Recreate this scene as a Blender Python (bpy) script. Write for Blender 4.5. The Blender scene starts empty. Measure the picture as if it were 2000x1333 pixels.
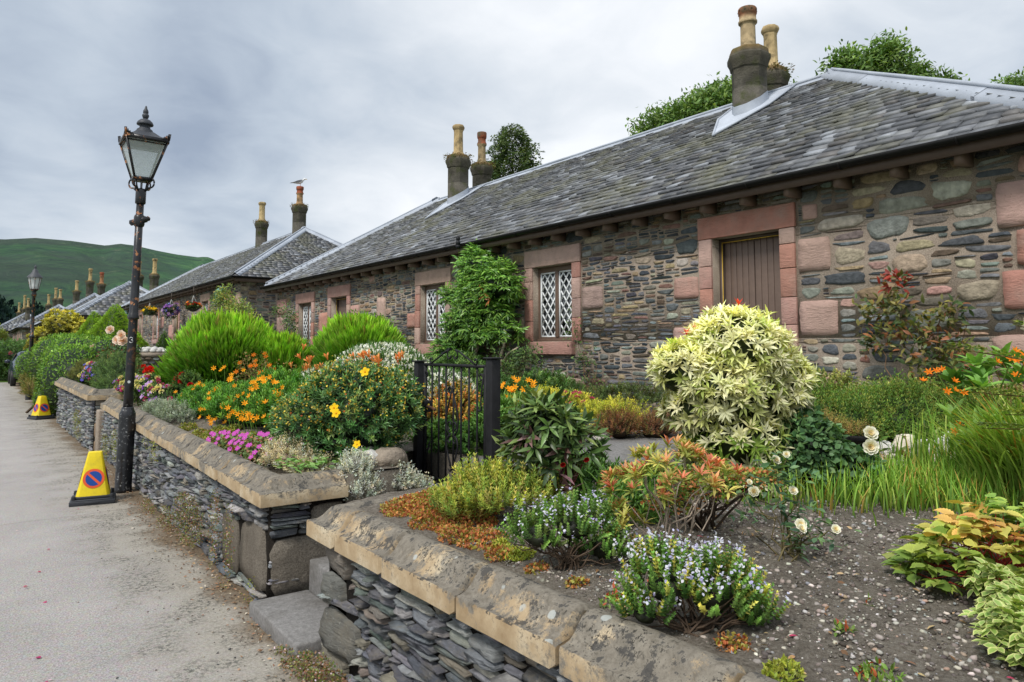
import bpy, math, random
import numpy as np
from math import radians, sin, cos, pi
RG = np.random.default_rng(11)
random.seed(5)
sc = bpy.context.scene
COL = sc.collection
A = np.array

def s(r, g, b):
    f = lambda c: ((c / 255 + .055) / 1.055) ** 2.4 if c > 10 else c / 255 / 12.92
    return (f(r), f(g), f(b))

# ------------------------------------------------------------------ objects
def tag(o, label=None, cat=None, group=None, kind=None):
    if label: o['label'] = label
    if cat: o['category'] = cat
    if group: o['group'] = group
    if kind: o['kind'] = kind
    return o

def thing(name, label, cat, loc, group=None):
    o = bpy.data.objects.new(name, None)
    o.empty_display_size = .1
    COL.objects.link(o)
    o.location = loc
    return tag(o, label, cat, group)

def wloc(o):
    p = np.zeros(3)
    while o is not None:
        p = p + A(o.location)
        o = o.parent
    return p

class MB:
    def __init__(self):
        self.v, self.t, self.q, self.c, self.n = [], [], [], [], 0
    def add(self, v, t=None, q=None, c=(1, 1, 1)):
        v = np.asarray(v, float).reshape(-1, 3)
        c = np.asarray(c, float)
        if c.ndim == 1: c = np.tile(c, (len(v), 1))
        self.v.append(v); self.c.append(c)
        if t is not None and len(t): self.t.append(np.asarray(t, int).reshape(-1, 3) + self.n)
        if q is not None and len(q): self.q.append(np.asarray(q, int).reshape(-1, 4) + self.n)
        self.n += len(v)
        return self
    def box(self, lo, hi, c=(1, 1, 1)):
        x0, y0, z0 = lo; x1, y1, z1 = hi
        v = [(x0,y0,z0),(x1,y0,z0),(x1,y1,z0),(x0,y1,z0),(x0,y0,z1),(x1,y0,z1),(x1,y1,z1),(x0,y1,z1)]
        return self.add(v, q=[(0,3,2,1),(4,5,6,7),(0,1,5,4),(1,2,6,5),(2,3,7,6),(3,0,4,7)], c=c)
    def bar(self, a, b, w, h, c=(1, 1, 1), up=(0, 0, 1)):
        a, b = A(a, float), A(b, float); d = b - a; d /= np.linalg.norm(d) + 1e-9
        x = np.cross(d, A(up, float)); x /= np.linalg.norm(x) + 1e-9; z = np.cross(x, d)
        v = [p + x * i * w / 2 + z * j * h / 2 for p in (a, b) for i, j in ((-1,-1),(1,-1),(1,1),(-1,1))]
        return self.add(v, q=[(0,1,2,3),(7,6,5,4),(0,4,5,1),(1,5,6,2),(2,6,7,3),(3,7,4,0)], c=c)
    def tube(self, pts, r, k=6, c=(1, 1, 1), cap=True):
        pts = np.asarray(pts, float); n = len(pts)
        r = np.full(n, r) if np.isscalar(r) else np.asarray(r, float)
        d = np.gradient(pts, axis=0); d /= np.linalg.norm(d, axis=1)[:, None] + 1e-9
        ref = A([0, 0, 1.]) if abs(d[:, 2]).mean() < .8 else A([1., 0, 0])
        x = np.cross(d, ref); x /= np.linalg.norm(x, axis=1)[:, None] + 1e-9
        y = np.cross(d, x)
        a = np.arange(k) * 2 * pi / k
        v = pts[:, None] + r[:, None, None] * (x[:, None] * np.cos(a)[None, :, None] + y[:, None] * np.sin(a)[None, :, None])
        q = [(i*k+j, i*k+(j+1)%k, (i+1)*k+(j+1)%k, (i+1)*k+j) for i in range(n-1) for j in range(k)]
        v = v.reshape(-1, 3); t = []
        if cap:
            v = np.vstack([v, pts[0], pts[-1]])
            t = [(n*k, (j+1)%k, j) for j in range(k)] + [(n*k+1, (n-1)*k+j, (n-1)*k+(j+1)%k) for j in range(k)]
        return self.add(v, t=t, q=q, c=c)
    def lathe(self, prof, ctr, k=16, c=(1, 1, 1), rot=0., cap=True):
        a = np.arange(k) * 2 * pi / k + rot; n = len(prof)
        v = [(ctr[0] + r * cos(t), ctr[1] + r * sin(t), ctr[2] + z) for r, z in prof for t in a]
        q = [(i*k+j, i*k+(j+1)%k, (i+1)*k+(j+1)%k, (i+1)*k+j) for i in range(n-1) for j in range(k)]
        t = []
        if cap:
            v += [(ctr[0], ctr[1], ctr[2] + prof[0][1]), (ctr[0], ctr[1], ctr[2] + prof[-1][1])]
            t = [(n*k, (j+1)%k, j) for j in range(k)] + [(n*k+1, (n-1)*k+j, (n-1)*k+(j+1)%k) for j in range(k)]
        if isinstance(c, list):
            cc = [x for x in c for _ in range(k)]
            if cap: cc += [c[0], c[-1]]
            c = cc
        return self.add(v, t=t, q=q, c=c)
    def build(self, name, mat, parent=None, loc=None, smooth=False, bevel=0):
        if not self.v: return None
        me = bpy.data.meshes.new(name)
        v = np.vstack(self.v); c = np.vstack(self.c)
        base = wloc(parent) if parent is not None else (A(loc, float) if loc is not None else np.zeros(3))
        v = v - base
        me.vertices.add(len(v)); me.vertices.foreach_set('co', v.astype(np.float32).ravel())
        t = np.vstack(self.t) if self.t else np.zeros((0, 3), int)
        q = np.vstack(self.q) if self.q else np.zeros((0, 4), int)
        me.loops.add(t.size + q.size)
        me.loops.foreach_set('vertex_index', np.concatenate([t.ravel(), q.ravel()]).astype(np.int32))
        me.polygons.add(len(t) + len(q))
        me.polygons.foreach_set('loop_start', np.concatenate([np.arange(len(t)) * 3, len(t) * 3 + np.arange(len(q)) * 4]).astype(np.int32))
        if smooth: me.polygons.foreach_set('use_smooth', np.ones(len(t) + len(q), bool))
        me.update(calc_edges=True)
        ca = me.color_attributes.new('Col', 'FLOAT_COLOR', 'POINT')
        ca.data.foreach_set('color', np.hstack([c, np.ones((len(c), 1))]).astype(np.float32).ravel())
        me.materials.append(mat)
        o = bpy.data.objects.new(name, me); COL.objects.link(o)
        if parent is not None: o.parent = parent
        elif loc is not None: o.location = loc
        if bevel:
            b = o.modifiers.new('b', 'BEVEL'); b.width = bevel; b.segments = 2; b.limit_method = 'ANGLE'; b.angle_limit = radians(40)
        return o

# ------------------------------------------------------------------ materials
def node(nt, typ, inp=None, **at):
    n = nt.nodes.new(typ)
    for k, v in at.items(): setattr(n, k, v)
    for k, v in (inp or {}).items():
        so = n.inputs[k]
        if isinstance(v, bpy.types.NodeSocket): nt.links.new(v, so)
        else:
            if isinstance(v, tuple) and len(v) == 3 and so.type == 'RGBA': v = v + (1,)
            so.default_value = v
    return n
def newmat(name):
    m = bpy.data.materials.new(name); m.use_nodes = True; nt = m.node_tree; nt.nodes.clear()
    return m, nt, nt.nodes.new('ShaderNodeOutputMaterial')
def pos(nt): return node(nt, 'ShaderNodeNewGeometry').outputs['Position']
def noise(nt, v, scale, detail=4, rough=.6, dist=0):
    return node(nt, 'ShaderNodeTexNoise', {'Vector': v, 'Scale': scale, 'Detail': detail, 'Roughness': rough, 'Distortion': dist}).outputs['Fac']
def ramp(nt, f, stops, interp='LINEAR'):
    n = node(nt, 'ShaderNodeValToRGB', {'Fac': f}); e = n.color_ramp.elements; n.color_ramp.interpolation = interp
    while len(e) < len(stops): e.new(.5)
    for i, (p, c) in enumerate(stops):
        e[i].position = p
        e[i].color = (c, c, c, 1) if isinstance(c, (int, float)) else tuple(c) + (1,)
    return n.outputs['Color']
def mix(nt, f, a, b, mode='MIX'):
    n = node(nt, 'ShaderNodeMix', data_type='RGBA', blend_type=mode)
    for i, v in ((0, f), (6, a), (7, b)):
        if isinstance(v, bpy.types.NodeSocket): nt.links.new(v, n.inputs[i])
        else: n.inputs[i].default_value = v if i == 0 else tuple(v) + (1,)
    return n.outputs[2]
def maths(nt, op, a, b=0., clamp=False):
    return node(nt, 'ShaderNodeMath', {0: a, 1: b}, operation=op, use_clamp=clamp).outputs[0]
def finish(nt, out, colr, rough=.8, spec=.3, bump=None, bstr=.3, bdist=.01, metal=0., trans=0.):
    inp = {'Base Color': colr, 'Roughness': rough, 'Specular IOR Level': spec, 'Metallic': metal}
    if bump is not None:
        inp['Normal'] = node(nt, 'ShaderNodeBump', {'Height': bump, 'Strength': bstr, 'Distance': bdist}).outputs[0]
    b = node(nt, 'ShaderNodeBsdfPrincipled', inp).outputs[0]
    if trans:
        t = node(nt, 'ShaderNodeBsdfTranslucent', {'Color': mix(nt, 1., colr, (1.3, 1.25, .5), 'MULTIPLY')}).outputs[0]
        b = node(nt, 'ShaderNodeMixShader', {0: trans, 1: b, 2: t}).outputs[0]
    nt.links.new(b, out.inputs[0])
def attr(nt): return node(nt, 'ShaderNodeVertexColor', layer_name='Col').outputs['Color']
def amat(name, rough=.8, spec=.3, ns=20., na=.3, bs=60., bstr=.3, bd=.01, trans=0., metal=0., tint=None, gain=1.):
    m, nt, out = newmat(name); p = pos(nt)
    f = noise(nt, p, ns)
    k = ramp(nt, f, [(.25, (1 - na) * gain), (.75, (1 + na) * gain)])
    c = mix(nt, 1., attr(nt), k, 'MULTIPLY')
    if tint: c = mix(nt, ramp(nt, noise(nt, p, tint[1]), [(.5, 0), (.68, 1)]), c, tint[0])
    finish(nt, out, c, rough, spec, noise(nt, p, bs, 5) if bstr else None, bstr, bd, metal, trans)
    return m

M = {}
M['leaf'] = amat('leaf', .5, .35, 6., .25, bstr=0, trans=.25, gain=1.2)
M['leafgloss'] = amat('glossy_leaf', .36, .5, 6., .2, bstr=0, trans=.18, gain=1.25)
M['paleleaf'] = amat('pale_leaf', .5, .3, 6., .2, bstr=0, trans=.2, gain=.98)
M['petal'] = amat('petal', .6, .2, 30., .12, bstr=0, trans=.25)
M['bark'] = amat('bark', .85, .2, 25., .35, 80, .5)
M['stone'] = amat('rubble_stone', .8, .25, 14., .42, 34., 1., .018, gain=1.12)
M['slatestone'] = None
M['sand'] = None
M['slate'] = amat('roof_slate', .5, .5, 5., .38, 40., .5, .006, tint=(s(104, 104, 88), 1.))
M['lead'] = amat('lead_sheet', .5, .4, 2.5, .16, 8., .35, .02)
M['brown'] = amat('brown_paint', .5, .4, 12., .12, 60., .15, .003)
M['white'] = amat('white_paint', .5, .4, 20., .06, 60., .1, .002)
M['black'] = amat('black_gloss_paint', .5, .15, 20., .3, 60., .25, .003)
M['pot'] = amat('chimney_clay', .85, .2, 9., .35, 40., .5, .01, tint=(s(92, 84, 66), 4.))
M['stack'] = amat('chimney_stone', .9, .2, 5., .45, 30., .7, .02, tint=(s(70, 76, 42), 3.5))
M['plain'] = amat('painted_surface', .55, .4, 10., .1, 50., .1, .002)
M['rock'] = amat('garden_rock', .85, .25, 9., .35, 22., .9, .03)
M['pebble'] = amat('pebble', .75, .3, 60., .25, bstr=0)

def stretched(nt, p, k):
    return node(nt, 'ShaderNodeVectorMath', {0: p, 1: k}, operation='MULTIPLY').outputs[0]
def m_sand():
    m, nt, out = newmat('red_sandstone'); p = pos(nt)
    c = mix(nt, 1., attr(nt), ramp(nt, noise(nt, p, 6., 6, .7), [(.25, .74), (.75, 1.2)]), 'MULTIPLY')
    c = mix(nt, ramp(nt, noise(nt, p, 3.1, 5, .65), [(.48, 0), (.7, .7)]), c, s(178, 152, 140))
    c = mix(nt, ramp(nt, noise(nt, p, 24., 6, .8), [(.58, 0), (.68, .5)]), c, s(112, 84, 76))
    tool = noise(nt, stretched(nt, p, (14., 14., 58.)), 1., 5, .6, .6)
    h = maths(nt, 'ADD', maths(nt, 'MULTIPLY', tool, 1.3), noise(nt, p, 55., 6, .8))
    finish(nt, out, c, .92, .1, h, .9, .012)
    return m
M['sand'] = m_sand()
def m_slatestone():
    m, nt, out = newmat('slate_stone'); p = pos(nt)
    lam = noise(nt, stretched(nt, p, (16., 16., 120.)), 1., 6, .7, .4)
    c = mix(nt, 1., attr(nt), ramp(nt, lam, [(.28, .78), (.5, 1.35), (.74, 1.85)]), 'MULTIPLY')
    c = mix(nt, ramp(nt, noise(nt, p, 7., 6, .75), [(.5, 0), (.68, .65)]), c, s(134, 126, 110))
    c = mix(nt, ramp(nt, noise(nt, p, 30., 4, .7), [(.62, 0), (.68, .6)]), c, s(176, 176, 168))
    h = maths(nt, 'ADD', maths(nt, 'MULTIPLY', lam, 1.5), noise(nt, p, 40., 6, .8))
    finish(nt, out, c, .72, .3, h, 1., .014)
    return m
M['slatestone'] = m_slatestone()

def m_mortar(name, c0, c1, c2):
    m, nt, out = newmat(name); p = pos(nt)
    c = ramp(nt, noise(nt, p, 2.2, 6, .7), [(.3, c0), (.5, c1), (.72, c2)])
    c = mix(nt, ramp(nt, noise(nt, p, 120., 2), [(.35, .55), (.6, 0)]), c, (.06, .05, .04))
    finish(nt, out, c, .93, .15, noise(nt, p, 50., 8, .75), 1., .02)
    return m
M['mortar'] = m_mortar('lime_mortar', s(148, 134, 120), s(176, 161, 145), s(196, 183, 167))
M['backing'] = m_mortar('dark_joints', s(22, 20, 18), s(36, 33, 30), s(64, 58, 52))
M['render'] = m_mortar('cement_render', s(112, 104, 94), s(136, 128, 116), s(156, 148, 136))

def m_coping():
    m, nt, out = newmat('coping_sandstone'); g = node(nt, 'ShaderNodeNewGeometry'); p = g.outputs['Position']
    nz = node(nt, 'ShaderNodeSeparateXYZ', {0: g.outputs['Normal']}).outputs[2]
    base = ramp(nt, noise(nt, p, 6., 6, .65), [(.3, s(146, 124, 94)), (.5, s(174, 154, 124)), (.7, s(196, 182, 156))])
    f = maths(nt, 'ADD', noise(nt, p, 2.6, 4, .6), maths(nt, 'MULTIPLY', noise(nt, p, 22., 8, .8), .7))
    f = maths(nt, 'ADD', f, maths(nt, 'MULTIPLY', nz, .24))
    grey = ramp(nt, noise(nt, p, 34., 5, .7), [(.35, s(94, 91, 85)), (.7, s(142, 137, 127))])
    c = mix(nt, ramp(nt, f, [(.90, 0), (.99, .88)]), base, grey)
    pk = maths(nt, 'MULTIPLY', ramp(nt, noise(nt, p, 75., 4, .7), [(.55, 0), (.585, 1.)]), ramp(nt, noise(nt, p, 6., 5, .65), [(.46, .05), (.58, .9)]))
    pk = maths(nt, 'MULTIPLY', pk, ramp(nt, nz, [(.1, .25), (.35, 1)]))
    c = mix(nt, pk, c, s(52, 50, 47))
    big = ramp(nt, noise(nt, p, 17., 6, .75), [(.54, 0), (.585, .85)])
    c = mix(nt, maths(nt, 'MULTIPLY', big, maths(nt, 'GREATER_THAN', nz, .25)), c, s(64, 63, 62))
    vo = node(nt, 'ShaderNodeTexVoronoi', {'Vector': p, 'Scale': 9., 'Randomness': 1.}).outputs['Distance']
    vo = maths(nt, 'ADD', vo, maths(nt, 'MULTIPLY', noise(nt, p, 40., 3), .12))
    wl = maths(nt, 'MULTIPLY', ramp(nt, vo, [(.2, .8), (.23, 0)]), maths(nt, 'GREATER_THAN', nz, .4))
    wl = maths(nt, 'MULTIPLY', wl, ramp(nt, noise(nt, p, 3., 2), [(.5, 0), (.55, 1)]))
    c = mix(nt, wl, c, s(176, 180, 176))
    finish(nt, out, c, .88, .2, maths(nt, 'SUBTRACT', noise(nt, p, 110., 5, .75), maths(nt, 'MULTIPLY', pk, .35)), .35, .004)
    return m
M['coping'] = m_coping()

def m_road():
    m, nt, out = newmat('worn_asphalt'); p = pos(nt)
    sep = node(nt, 'ShaderNodeSeparateXYZ', {0: p}); x = sep.outputs[0]; y = sep.outputs[1]
    fine = noise(nt, p, 95., 4, .85); med = noise(nt, p, 1.1, 5, .6)
    c = ramp(nt, fine, [(.32, s(116, 111, 107)), (.5, s(172, 167, 163)), (.68, s(220, 215, 211))])
    c = mix(nt, 1., c, ramp(nt, med, [(.3, .86), (.7, 1.08)]), 'MULTIPLY')
    spk = node(nt, 'ShaderNodeTexVoronoi', {'Vector': p, 'Scale': 48.}).outputs['Color']
    c = mix(nt, .4, c, mix(nt, 1., c, mix(nt, .7, spk, (.9, .9, .9)), 'MULTIPLY'))
    # sandy, then dark loose edge beside the wall
    e2 = maths(nt, 'MULTIPLY', maths(nt, 'ADD', x, maths(nt, 'MULTIPLY', maths(nt, 'SUBTRACT', noise(nt, p, 1.3, 5, .65), .5), .9)), .6)
    sandy = ramp(nt, noise(nt, p, 60., 5, .8), [(.3, s(124, 118, 108)), (.55, s(172, 166, 154)), (.75, s(202, 196, 184))])
    c = mix(nt, ramp(nt, e2, [(.42, 0), (.68, .85)]), c, sandy)
    dk = maths(nt, 'MULTIPLY', ramp(nt, noise(nt, p, 32., 5, .85), [(.49, 0), (.55, 1)]), ramp(nt, noise(nt, p, 2.6, 3, .6), [(.44, 0), (.6, 1)]))
    dk = maths(nt, 'MULTIPLY', dk, ramp(nt, e2, [(.35, 0), (.6, .8)]))
    c = mix(nt, dk, c, s(74, 76, 72))
    dirt = ramp(nt, noise(nt, p, 26., 6, .8), [(.3, s(84, 72, 58)), (.55, s(124, 108, 88)), (.75, s(160, 144, 120))])
    c = mix(nt, ramp(nt, e2, [(.72, 0), (.84, .95)]), c, dirt)
    # faint transverse joints and a hairline crack
    w = node(nt, 'ShaderNodeTexVoronoi', {'Vector': mix(nt, .08, p, node(nt, 'ShaderNodeTexNoise', {'Vector': p, 'Scale': 3.}).outputs['Color']), 'Scale': .23}, feature='DISTANCE_TO_EDGE').outputs['Distance']
    c = mix(nt, ramp(nt, w, [(.0, .4), (.0035, 0)]), c, s(100, 94, 88))
    b = maths(nt, 'ADD', noise(nt, p, 130., 3, .8), maths(nt, 'MULTIPLY', noise(nt, p, 12., 4), .6))
    finish(nt, out, c, .92, .2, b, .7, .008)
    return m
M['road'] = m_road()

def m_soil():
    m, nt, out = newmat('garden_soil'); p = pos(nt)
    c = ramp(nt, noise(nt, p, 60., 8, .8), [(.3, s(92, 84, 74)), (.46, s(136, 127, 115)), (.58, s(160, 152, 140)), (.75, s(198, 191, 180))])
    c = mix(nt, 1., c, ramp(nt, noise(nt, p, 2.5, 4), [(.3, .72), (.7, 1.15)]), 'MULTIPLY')
    b = maths(nt, 'ADD', noise(nt, p, 70., 6, .8), maths(nt, 'MULTIPLY', noise(nt, p, 14., 5, .7), 1.5))
    finish(nt, out, c, .95, .15, b, 1., .03)
    return m
M['soil'] = m_soil()
def m_ground():
    m, nt, out = newmat('rough_grass'); p = pos(nt)
    c = ramp(nt, noise(nt, p, .8, 8, .7), [(.3, s(40, 62, 24)), (.5, s(66, 92, 36)), (.7, s(100, 118, 54))])
    finish(nt, out, c, .95, .1, noise(nt, p, 14., 8, .8), 1., .05)
    return m
M['grassland'] = m_ground()
def m_path():
    m, nt, out = newmat('path_concrete'); p = pos(nt)
    c = ramp(nt, noise(nt, p, 40., 8, .8), [(.3, s(104, 102, 100)), (.55, s(140, 138, 136)), (.75, s(170, 168, 164))])
    c = mix(nt, ramp(nt, noise(nt, p, 3., 4), [(.5, 0), (.7, .5)]), c, s(86, 82, 72))
    finish(nt, out, c, .92, .2, noise(nt, p, 60., 6, .8), .8, .01)
    return m
M['path'] = m_path()
def m_hill():
    m, nt, out = newmat('hillside'); p = pos(nt)
    z = node(nt, 'ShaderNodeSeparateXYZ', {0: p}).outputs[2]
    big = noise(nt, p, .0045, 8, .62, .8); f2 = noise(nt, p, .02, 10, .78, 1.2)
    c = ramp(nt, f2, [(.3, s(34, 52, 36)), (.44, s(46, 76, 42)), (.56, s(64, 104, 50)), (.72, s(100, 130, 72))])
    c = mix(nt, ramp(nt, big, [(.42, 0), (.6, .75)]), c, s(62, 70, 52))
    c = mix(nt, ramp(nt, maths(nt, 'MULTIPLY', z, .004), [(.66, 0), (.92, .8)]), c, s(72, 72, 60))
    c = mix(nt, ramp(nt, noise(nt, p, .04, 8, .85, .6), [(.56, 0), (.64, .75)]), c, s(24, 38, 28))
    c = mix(nt, ramp(nt, noise(nt, p, .011, 6, .7, 2.), [(.60, 0), (.66, .6)]), c, s(120, 128, 92))
    c = mix(nt, .16, c, s(128, 146, 160))  # bluish distance haze mixed into the hill colour
    finish(nt, out, c, 1., .0, f2, .8, 14.)
    return m
M['hill'] = m_hill()
M['farwood'] = amat('far_wood', 1., 0., .08, .5, .3, 1., 2.)
def m_glass():
    m, nt, out = newmat('window_glass'); p = pos(nt)
    c = ramp(nt, noise(nt, p, 3.2, 3, .6), [(.36, (.01, .012, .013)), (.48, (.05, .056, .062)), (.62, (.2, .215, .23))])
    finish(nt, out, c, .07, .6, noise(nt, p, 3., 2), .15, .02)
    return m
M['glass'] = m_glass()
def m_frost():
    m, nt, out = newmat('frosted_lamp_glass'); p = pos(nt)
    z = node(nt, 'ShaderNodeSeparateXYZ', {0: p}).outputs[2]
    c = ramp(nt, z, [(0, 0), (1, 1)])
    c = mix(nt, maths(nt, 'GREATER_THAN', z, 4.0), s(226, 236, 232), s(190, 190, 172))
    c = mix(nt, ramp(nt, noise(nt, p, 110., 4, .8), [(.62, 0), (.68, .6)]), c, s(90, 84, 66))
    c = mix(nt, ramp(nt, noise(nt, p, 9., 4), [(.55, 0), (.75, .4)]), c, s(140, 130, 104))
    b = node(nt, 'ShaderNodeBsdfPrincipled', {'Base Color': c, 'Roughness': .25}).outputs[0]
    t = node(nt, 'ShaderNodeBsdfTranslucent', {'Color': c}).outputs[0]
    b = node(nt, 'ShaderNodeMixShader', {0: .3, 1: b, 2: t}).outputs[0]
    nt.links.new(node(nt, 'ShaderNodeMixShader', {0: .45, 1: b, 2: node(nt, 'ShaderNodeBsdfTransparent').outputs[0]}).outputs[0], out.inputs[0])
    return m
M['frost'] = m_frost()
def m_clear():
    m, nt, out = newmat('clear_lamp_glass')
    b = node(nt, 'ShaderNodeBsdfPrincipled', {'Base Color': (.85, .88, .88), 'Roughness': .1}).outputs[0]
    t = node(nt, 'ShaderNodeBsdfTransparent').outputs[0]
    nt.links.new(node(nt, 'ShaderNodeMixShader', {0: .45, 1: b, 2: t}).outputs[0], out.inputs[0])
    return m
M['clear'] = m_clear()
def m_post():
    m, nt, out = newmat('chipped_black_paint'); p = pos(nt)
    z = node(nt, 'ShaderNodeSeparateXYZ', {0: p}).outputs[2]
    base = ramp(nt, noise(nt, p, 14., 5), [(.3, (.006, .006, .007)), (.7, (.022, .023, .027))])
    rust = ramp(nt, noise(nt, p, 60., 4), [(.4, s(120, 70, 36)), (.6, s(176, 120, 74))])
    ch = maths(nt, 'MULTIPLY', ramp(nt, noise(nt, p, 16., 4, .6), [(.585, 0), (.6, 1)]), ramp(nt, maths(nt, 'MULTIPLY', z, .25), [(.3, 0), (.55, 1)]))
    c = mix(nt, ch, base, rust)
    lo = maths(nt, 'MULTIPLY', ramp(nt, noise(nt, p, 34., 4, .7), [(.6, 0), (.63, 1)]), maths(nt, 'LESS_THAN', z, 1.))
    c = mix(nt, lo, c, s(128, 130, 130))
    finish(nt, out, c, .34, .5, maths(nt, 'SUBTRACT', noise(nt, p, 30., 4), ch), .3, .004)
    return m
M['post'] = m_post()

# ------------------------------------------------------------------ world, sun, camera
def world():
    w = bpy.data.worlds.new('World'); sc.world = w; w.use_nodes = True; nt = w.node_tree; nt.nodes.clear()
    out = nt.nodes.new('ShaderNodeOutputWorld')
    sky = node(nt, 'ShaderNodeTexSky', sky_type='NISHITA', sun_disc=False, sun_elevation=radians(52), sun_rotation=radians(250))
    v = node(nt, 'ShaderNodeTexCoord').outputs['Generated']
    sx = node(nt, 'ShaderNodeSeparateXYZ', {0: v})
    # flatten directions on to a cloud layer so that streaks foreshorten towards the horizon
    zz = maths(nt, 'ADD', maths(nt, 'ABSOLUTE', sx.outputs[2]), .32)
    cv = node(nt, 'ShaderNodeCombineXYZ', {0: maths(nt, 'DIVIDE', sx.outputs[0], zz), 1: maths(nt, 'DIVIDE', sx.outputs[1], zz), 2: 0.}).outputs[0]
    n1 = noise(nt, cv, 1.25, 7, .5, .35); n2 = noise(nt, cv, 4.5, 6, .55, .5)
    def dot(d):
        n = node(nt, 'ShaderNodeVectorMath', {0: v, 1: d}, operation='DOT_PRODUCT'); return n.outputs['Value']
    def dirv(px, py):
        th = radians(36.6); f = 1400.
        F = A([sin(th), cos(th), 0]); R = A([cos(th), -sin(th), 0])
        d = F + R * (px - 1000) / f + A([0, 0, 1]) * (680 - py) / f
        return tuple(d / np.linalg.norm(d))
    f = maths(nt, 'ADD', maths(nt, 'MULTIPLY', n1, .95), maths(nt, 'MULTIPLY', n2, .32))
    br = ramp(nt, dot(dirv(1150, 170)), [(.86, 0), (.99, .27)])
    br2 = ramp(nt, dot(dirv(560, 560)), [(.93, 0), (.995, .24)])
    dk = ramp(nt, dot(dirv(660, 300)), [(.955, 0), (.998, .25)])
    dk2 = ramp(nt, dot(dirv(80, 330)), [(.90, 0), (.99, .20)])
    dk3 = ramp(nt, dot(dirv(1900, 50)), [(.93, 0), (.995, .10)])
    for op, q in (('ADD', br), ('ADD', br2), ('SUBTRACT', dk), ('SUBTRACT', dk2), ('SUBTRACT', dk3)):
        f = maths(nt, op, f, q)
    c = ramp(nt, f, [(.32, s(148, 161, 180)), (.50, s(181, 192, 205)), (.66, s(208, 215, 223)), (.86, s(236, 239, 243))])
    # below the horizon: dull ground light
    c = mix(nt, ramp(nt, sx.outputs[2], [(.0, 1), (.01, 0)]), c, (.2, .21, .2))
    b1 = node(nt, 'ShaderNodeBackground', {'Color': c, 'Strength': 1.22}).outputs[0]
    b2 = node(nt, 'ShaderNodeBackground', {'Color': sky.outputs[0], 'Strength': .08}).outputs[0]
    nt.links.new(node(nt, 'ShaderNodeMixShader', {0: .07, 1: b1, 2: b2}).outputs[0], out.inputs[0])
world()
sun = bpy.data.lights.new('sun', 'SUN'); sun.energy = 2.9; sun.angle = radians(14); sun.color = (1, .96, .9)
so = bpy.data.objects.new('sun', sun); COL.objects.link(so)
# light from behind the camera, high on the left
_el, _az = radians(52), radians(250)
sd = A([cos(_el) * sin(_az), cos(_el) * cos(_az), sin(_el)])
import mathutils
so.rotation_euler = mathutils.Vector(sd).to_track_quat('Z', 'Y').to_euler()

cam = bpy.data.cameras.new('camera'); co = bpy.data.objects.new('camera', cam); COL.objects.link(co)
co.location = (0, 0, 1.6); co.rotation_euler = (radians(90) + math.atan(.078), 0, -radians(36.6))
cam.sensor_width = 36; cam.lens = 36 * 1400 / 2000; cam.shift_y = -(666.5 - 570.8) / 2000
cam.clip_start = .05; cam.clip_end = 6000
sc.camera = co
sc.view_settings.view_transform = 'Standard'; sc.view_settings.look = 'None'; sc.view_settings.exposure = 0
sc.render.engine = 'CYCLES'; sc.cycles.use_denoising = True; sc.cycles.max_bounces = 6; sc.cycles.transparent_max_bounces = 8

# ------------------------------------------------------------------ leaf templates (y = length, x = width, z = up)
def tmpl(v, t, shade=None):
    v = A(v, float); sh = np.ones(len(v)) if shade is None else A(shade, float)
    if sh.ndim == 1: sh = np.stack([sh] * 3, 1)
    return v, A(t, int), sh
T = {}
T['diamond'] = tmpl([(0,0,0),(-.22,.45,.06),(0,1,-.04),(.22,.45,.06)], [(0,2,1),(0,3,2)], [.8,1,1.1,1])
T['round'] = tmpl([(0,0,0),(-.3,.25,.05),(-.34,.6,.07),(0,.95,-.03),(.34,.6,.07),(.3,.25,.05),(0,.5,-.02)], [(0,6,1),(1,6,2),(2,6,3),(3,6,4),(4,6,5),(5,6,0)], [.8,1,1,1.1,1,1,.85])
T['ovate'] = tmpl([(0,0,0),(-.15,.22,.04),(0,.25,0),(.15,.22,.04),(-.2,.5,.05),(0,.52,.01),(.2,.5,.05),(-.11,.8,.0),(0,.8,-.03),(.11,.8,.0),(0,1.04,-.12)],
    [(0,2,1),(0,3,2),(1,2,5),(1,5,4),(2,3,6),(2,6,5),(4,5,8),(4,8,7),(5,6,9),(5,9,8),(7,8,10),(8,9,10)], [.8,1,.8,1,1.05,.85,1.05,1.05,.9,1.05,1.1])
T['lance'] = tmpl([(0,0,0),(-.09,.3,.03),(0,.3,0),(.09,.3,.03),(-.11,.62,.0),(0,.63,-.03),(.11,.62,.0),(0,1.05,-.16)],
    [(0,2,1),(0,3,2),(1,2,5),(1,5,4),(2,3,6),(2,6,5),(4,5,7),(5,6,7)], [.75,1,.8,1,1.05,.85,1.05,1.1])
# cream margin, green middle
vg = (.42, .62, .35)
T['varieg'] = tmpl([(0,0,0),(-.24,.3,.06),(-.12,.32,.03),(0,.32,0),(.12,.32,.03),(.24,.3,.06),(-.25,.62,.06),(-.13,.6,.03),(0,.6,0),(.13,.6,.03),(.25,.62,.06),(0,1,-.05),(0,.82,-.02)],
    [(0,2,1),(0,3,2),(0,4,3),(0,5,4),(1,2,7),(1,7,6),(2,3,8),(2,8,7),(3,4,9),(3,9,8),(4,5,10),(4,10,9),(6,7,12),(6,12,11),(7,8,12),(8,9,12),(9,10,12),(10,11,12)],
    [(1,1,1),(1,1,1),vg,vg,vg,(1,1,1),(1,1,1),vg,vg,vg,(1,1,1),(1,1,1),vg])
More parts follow.
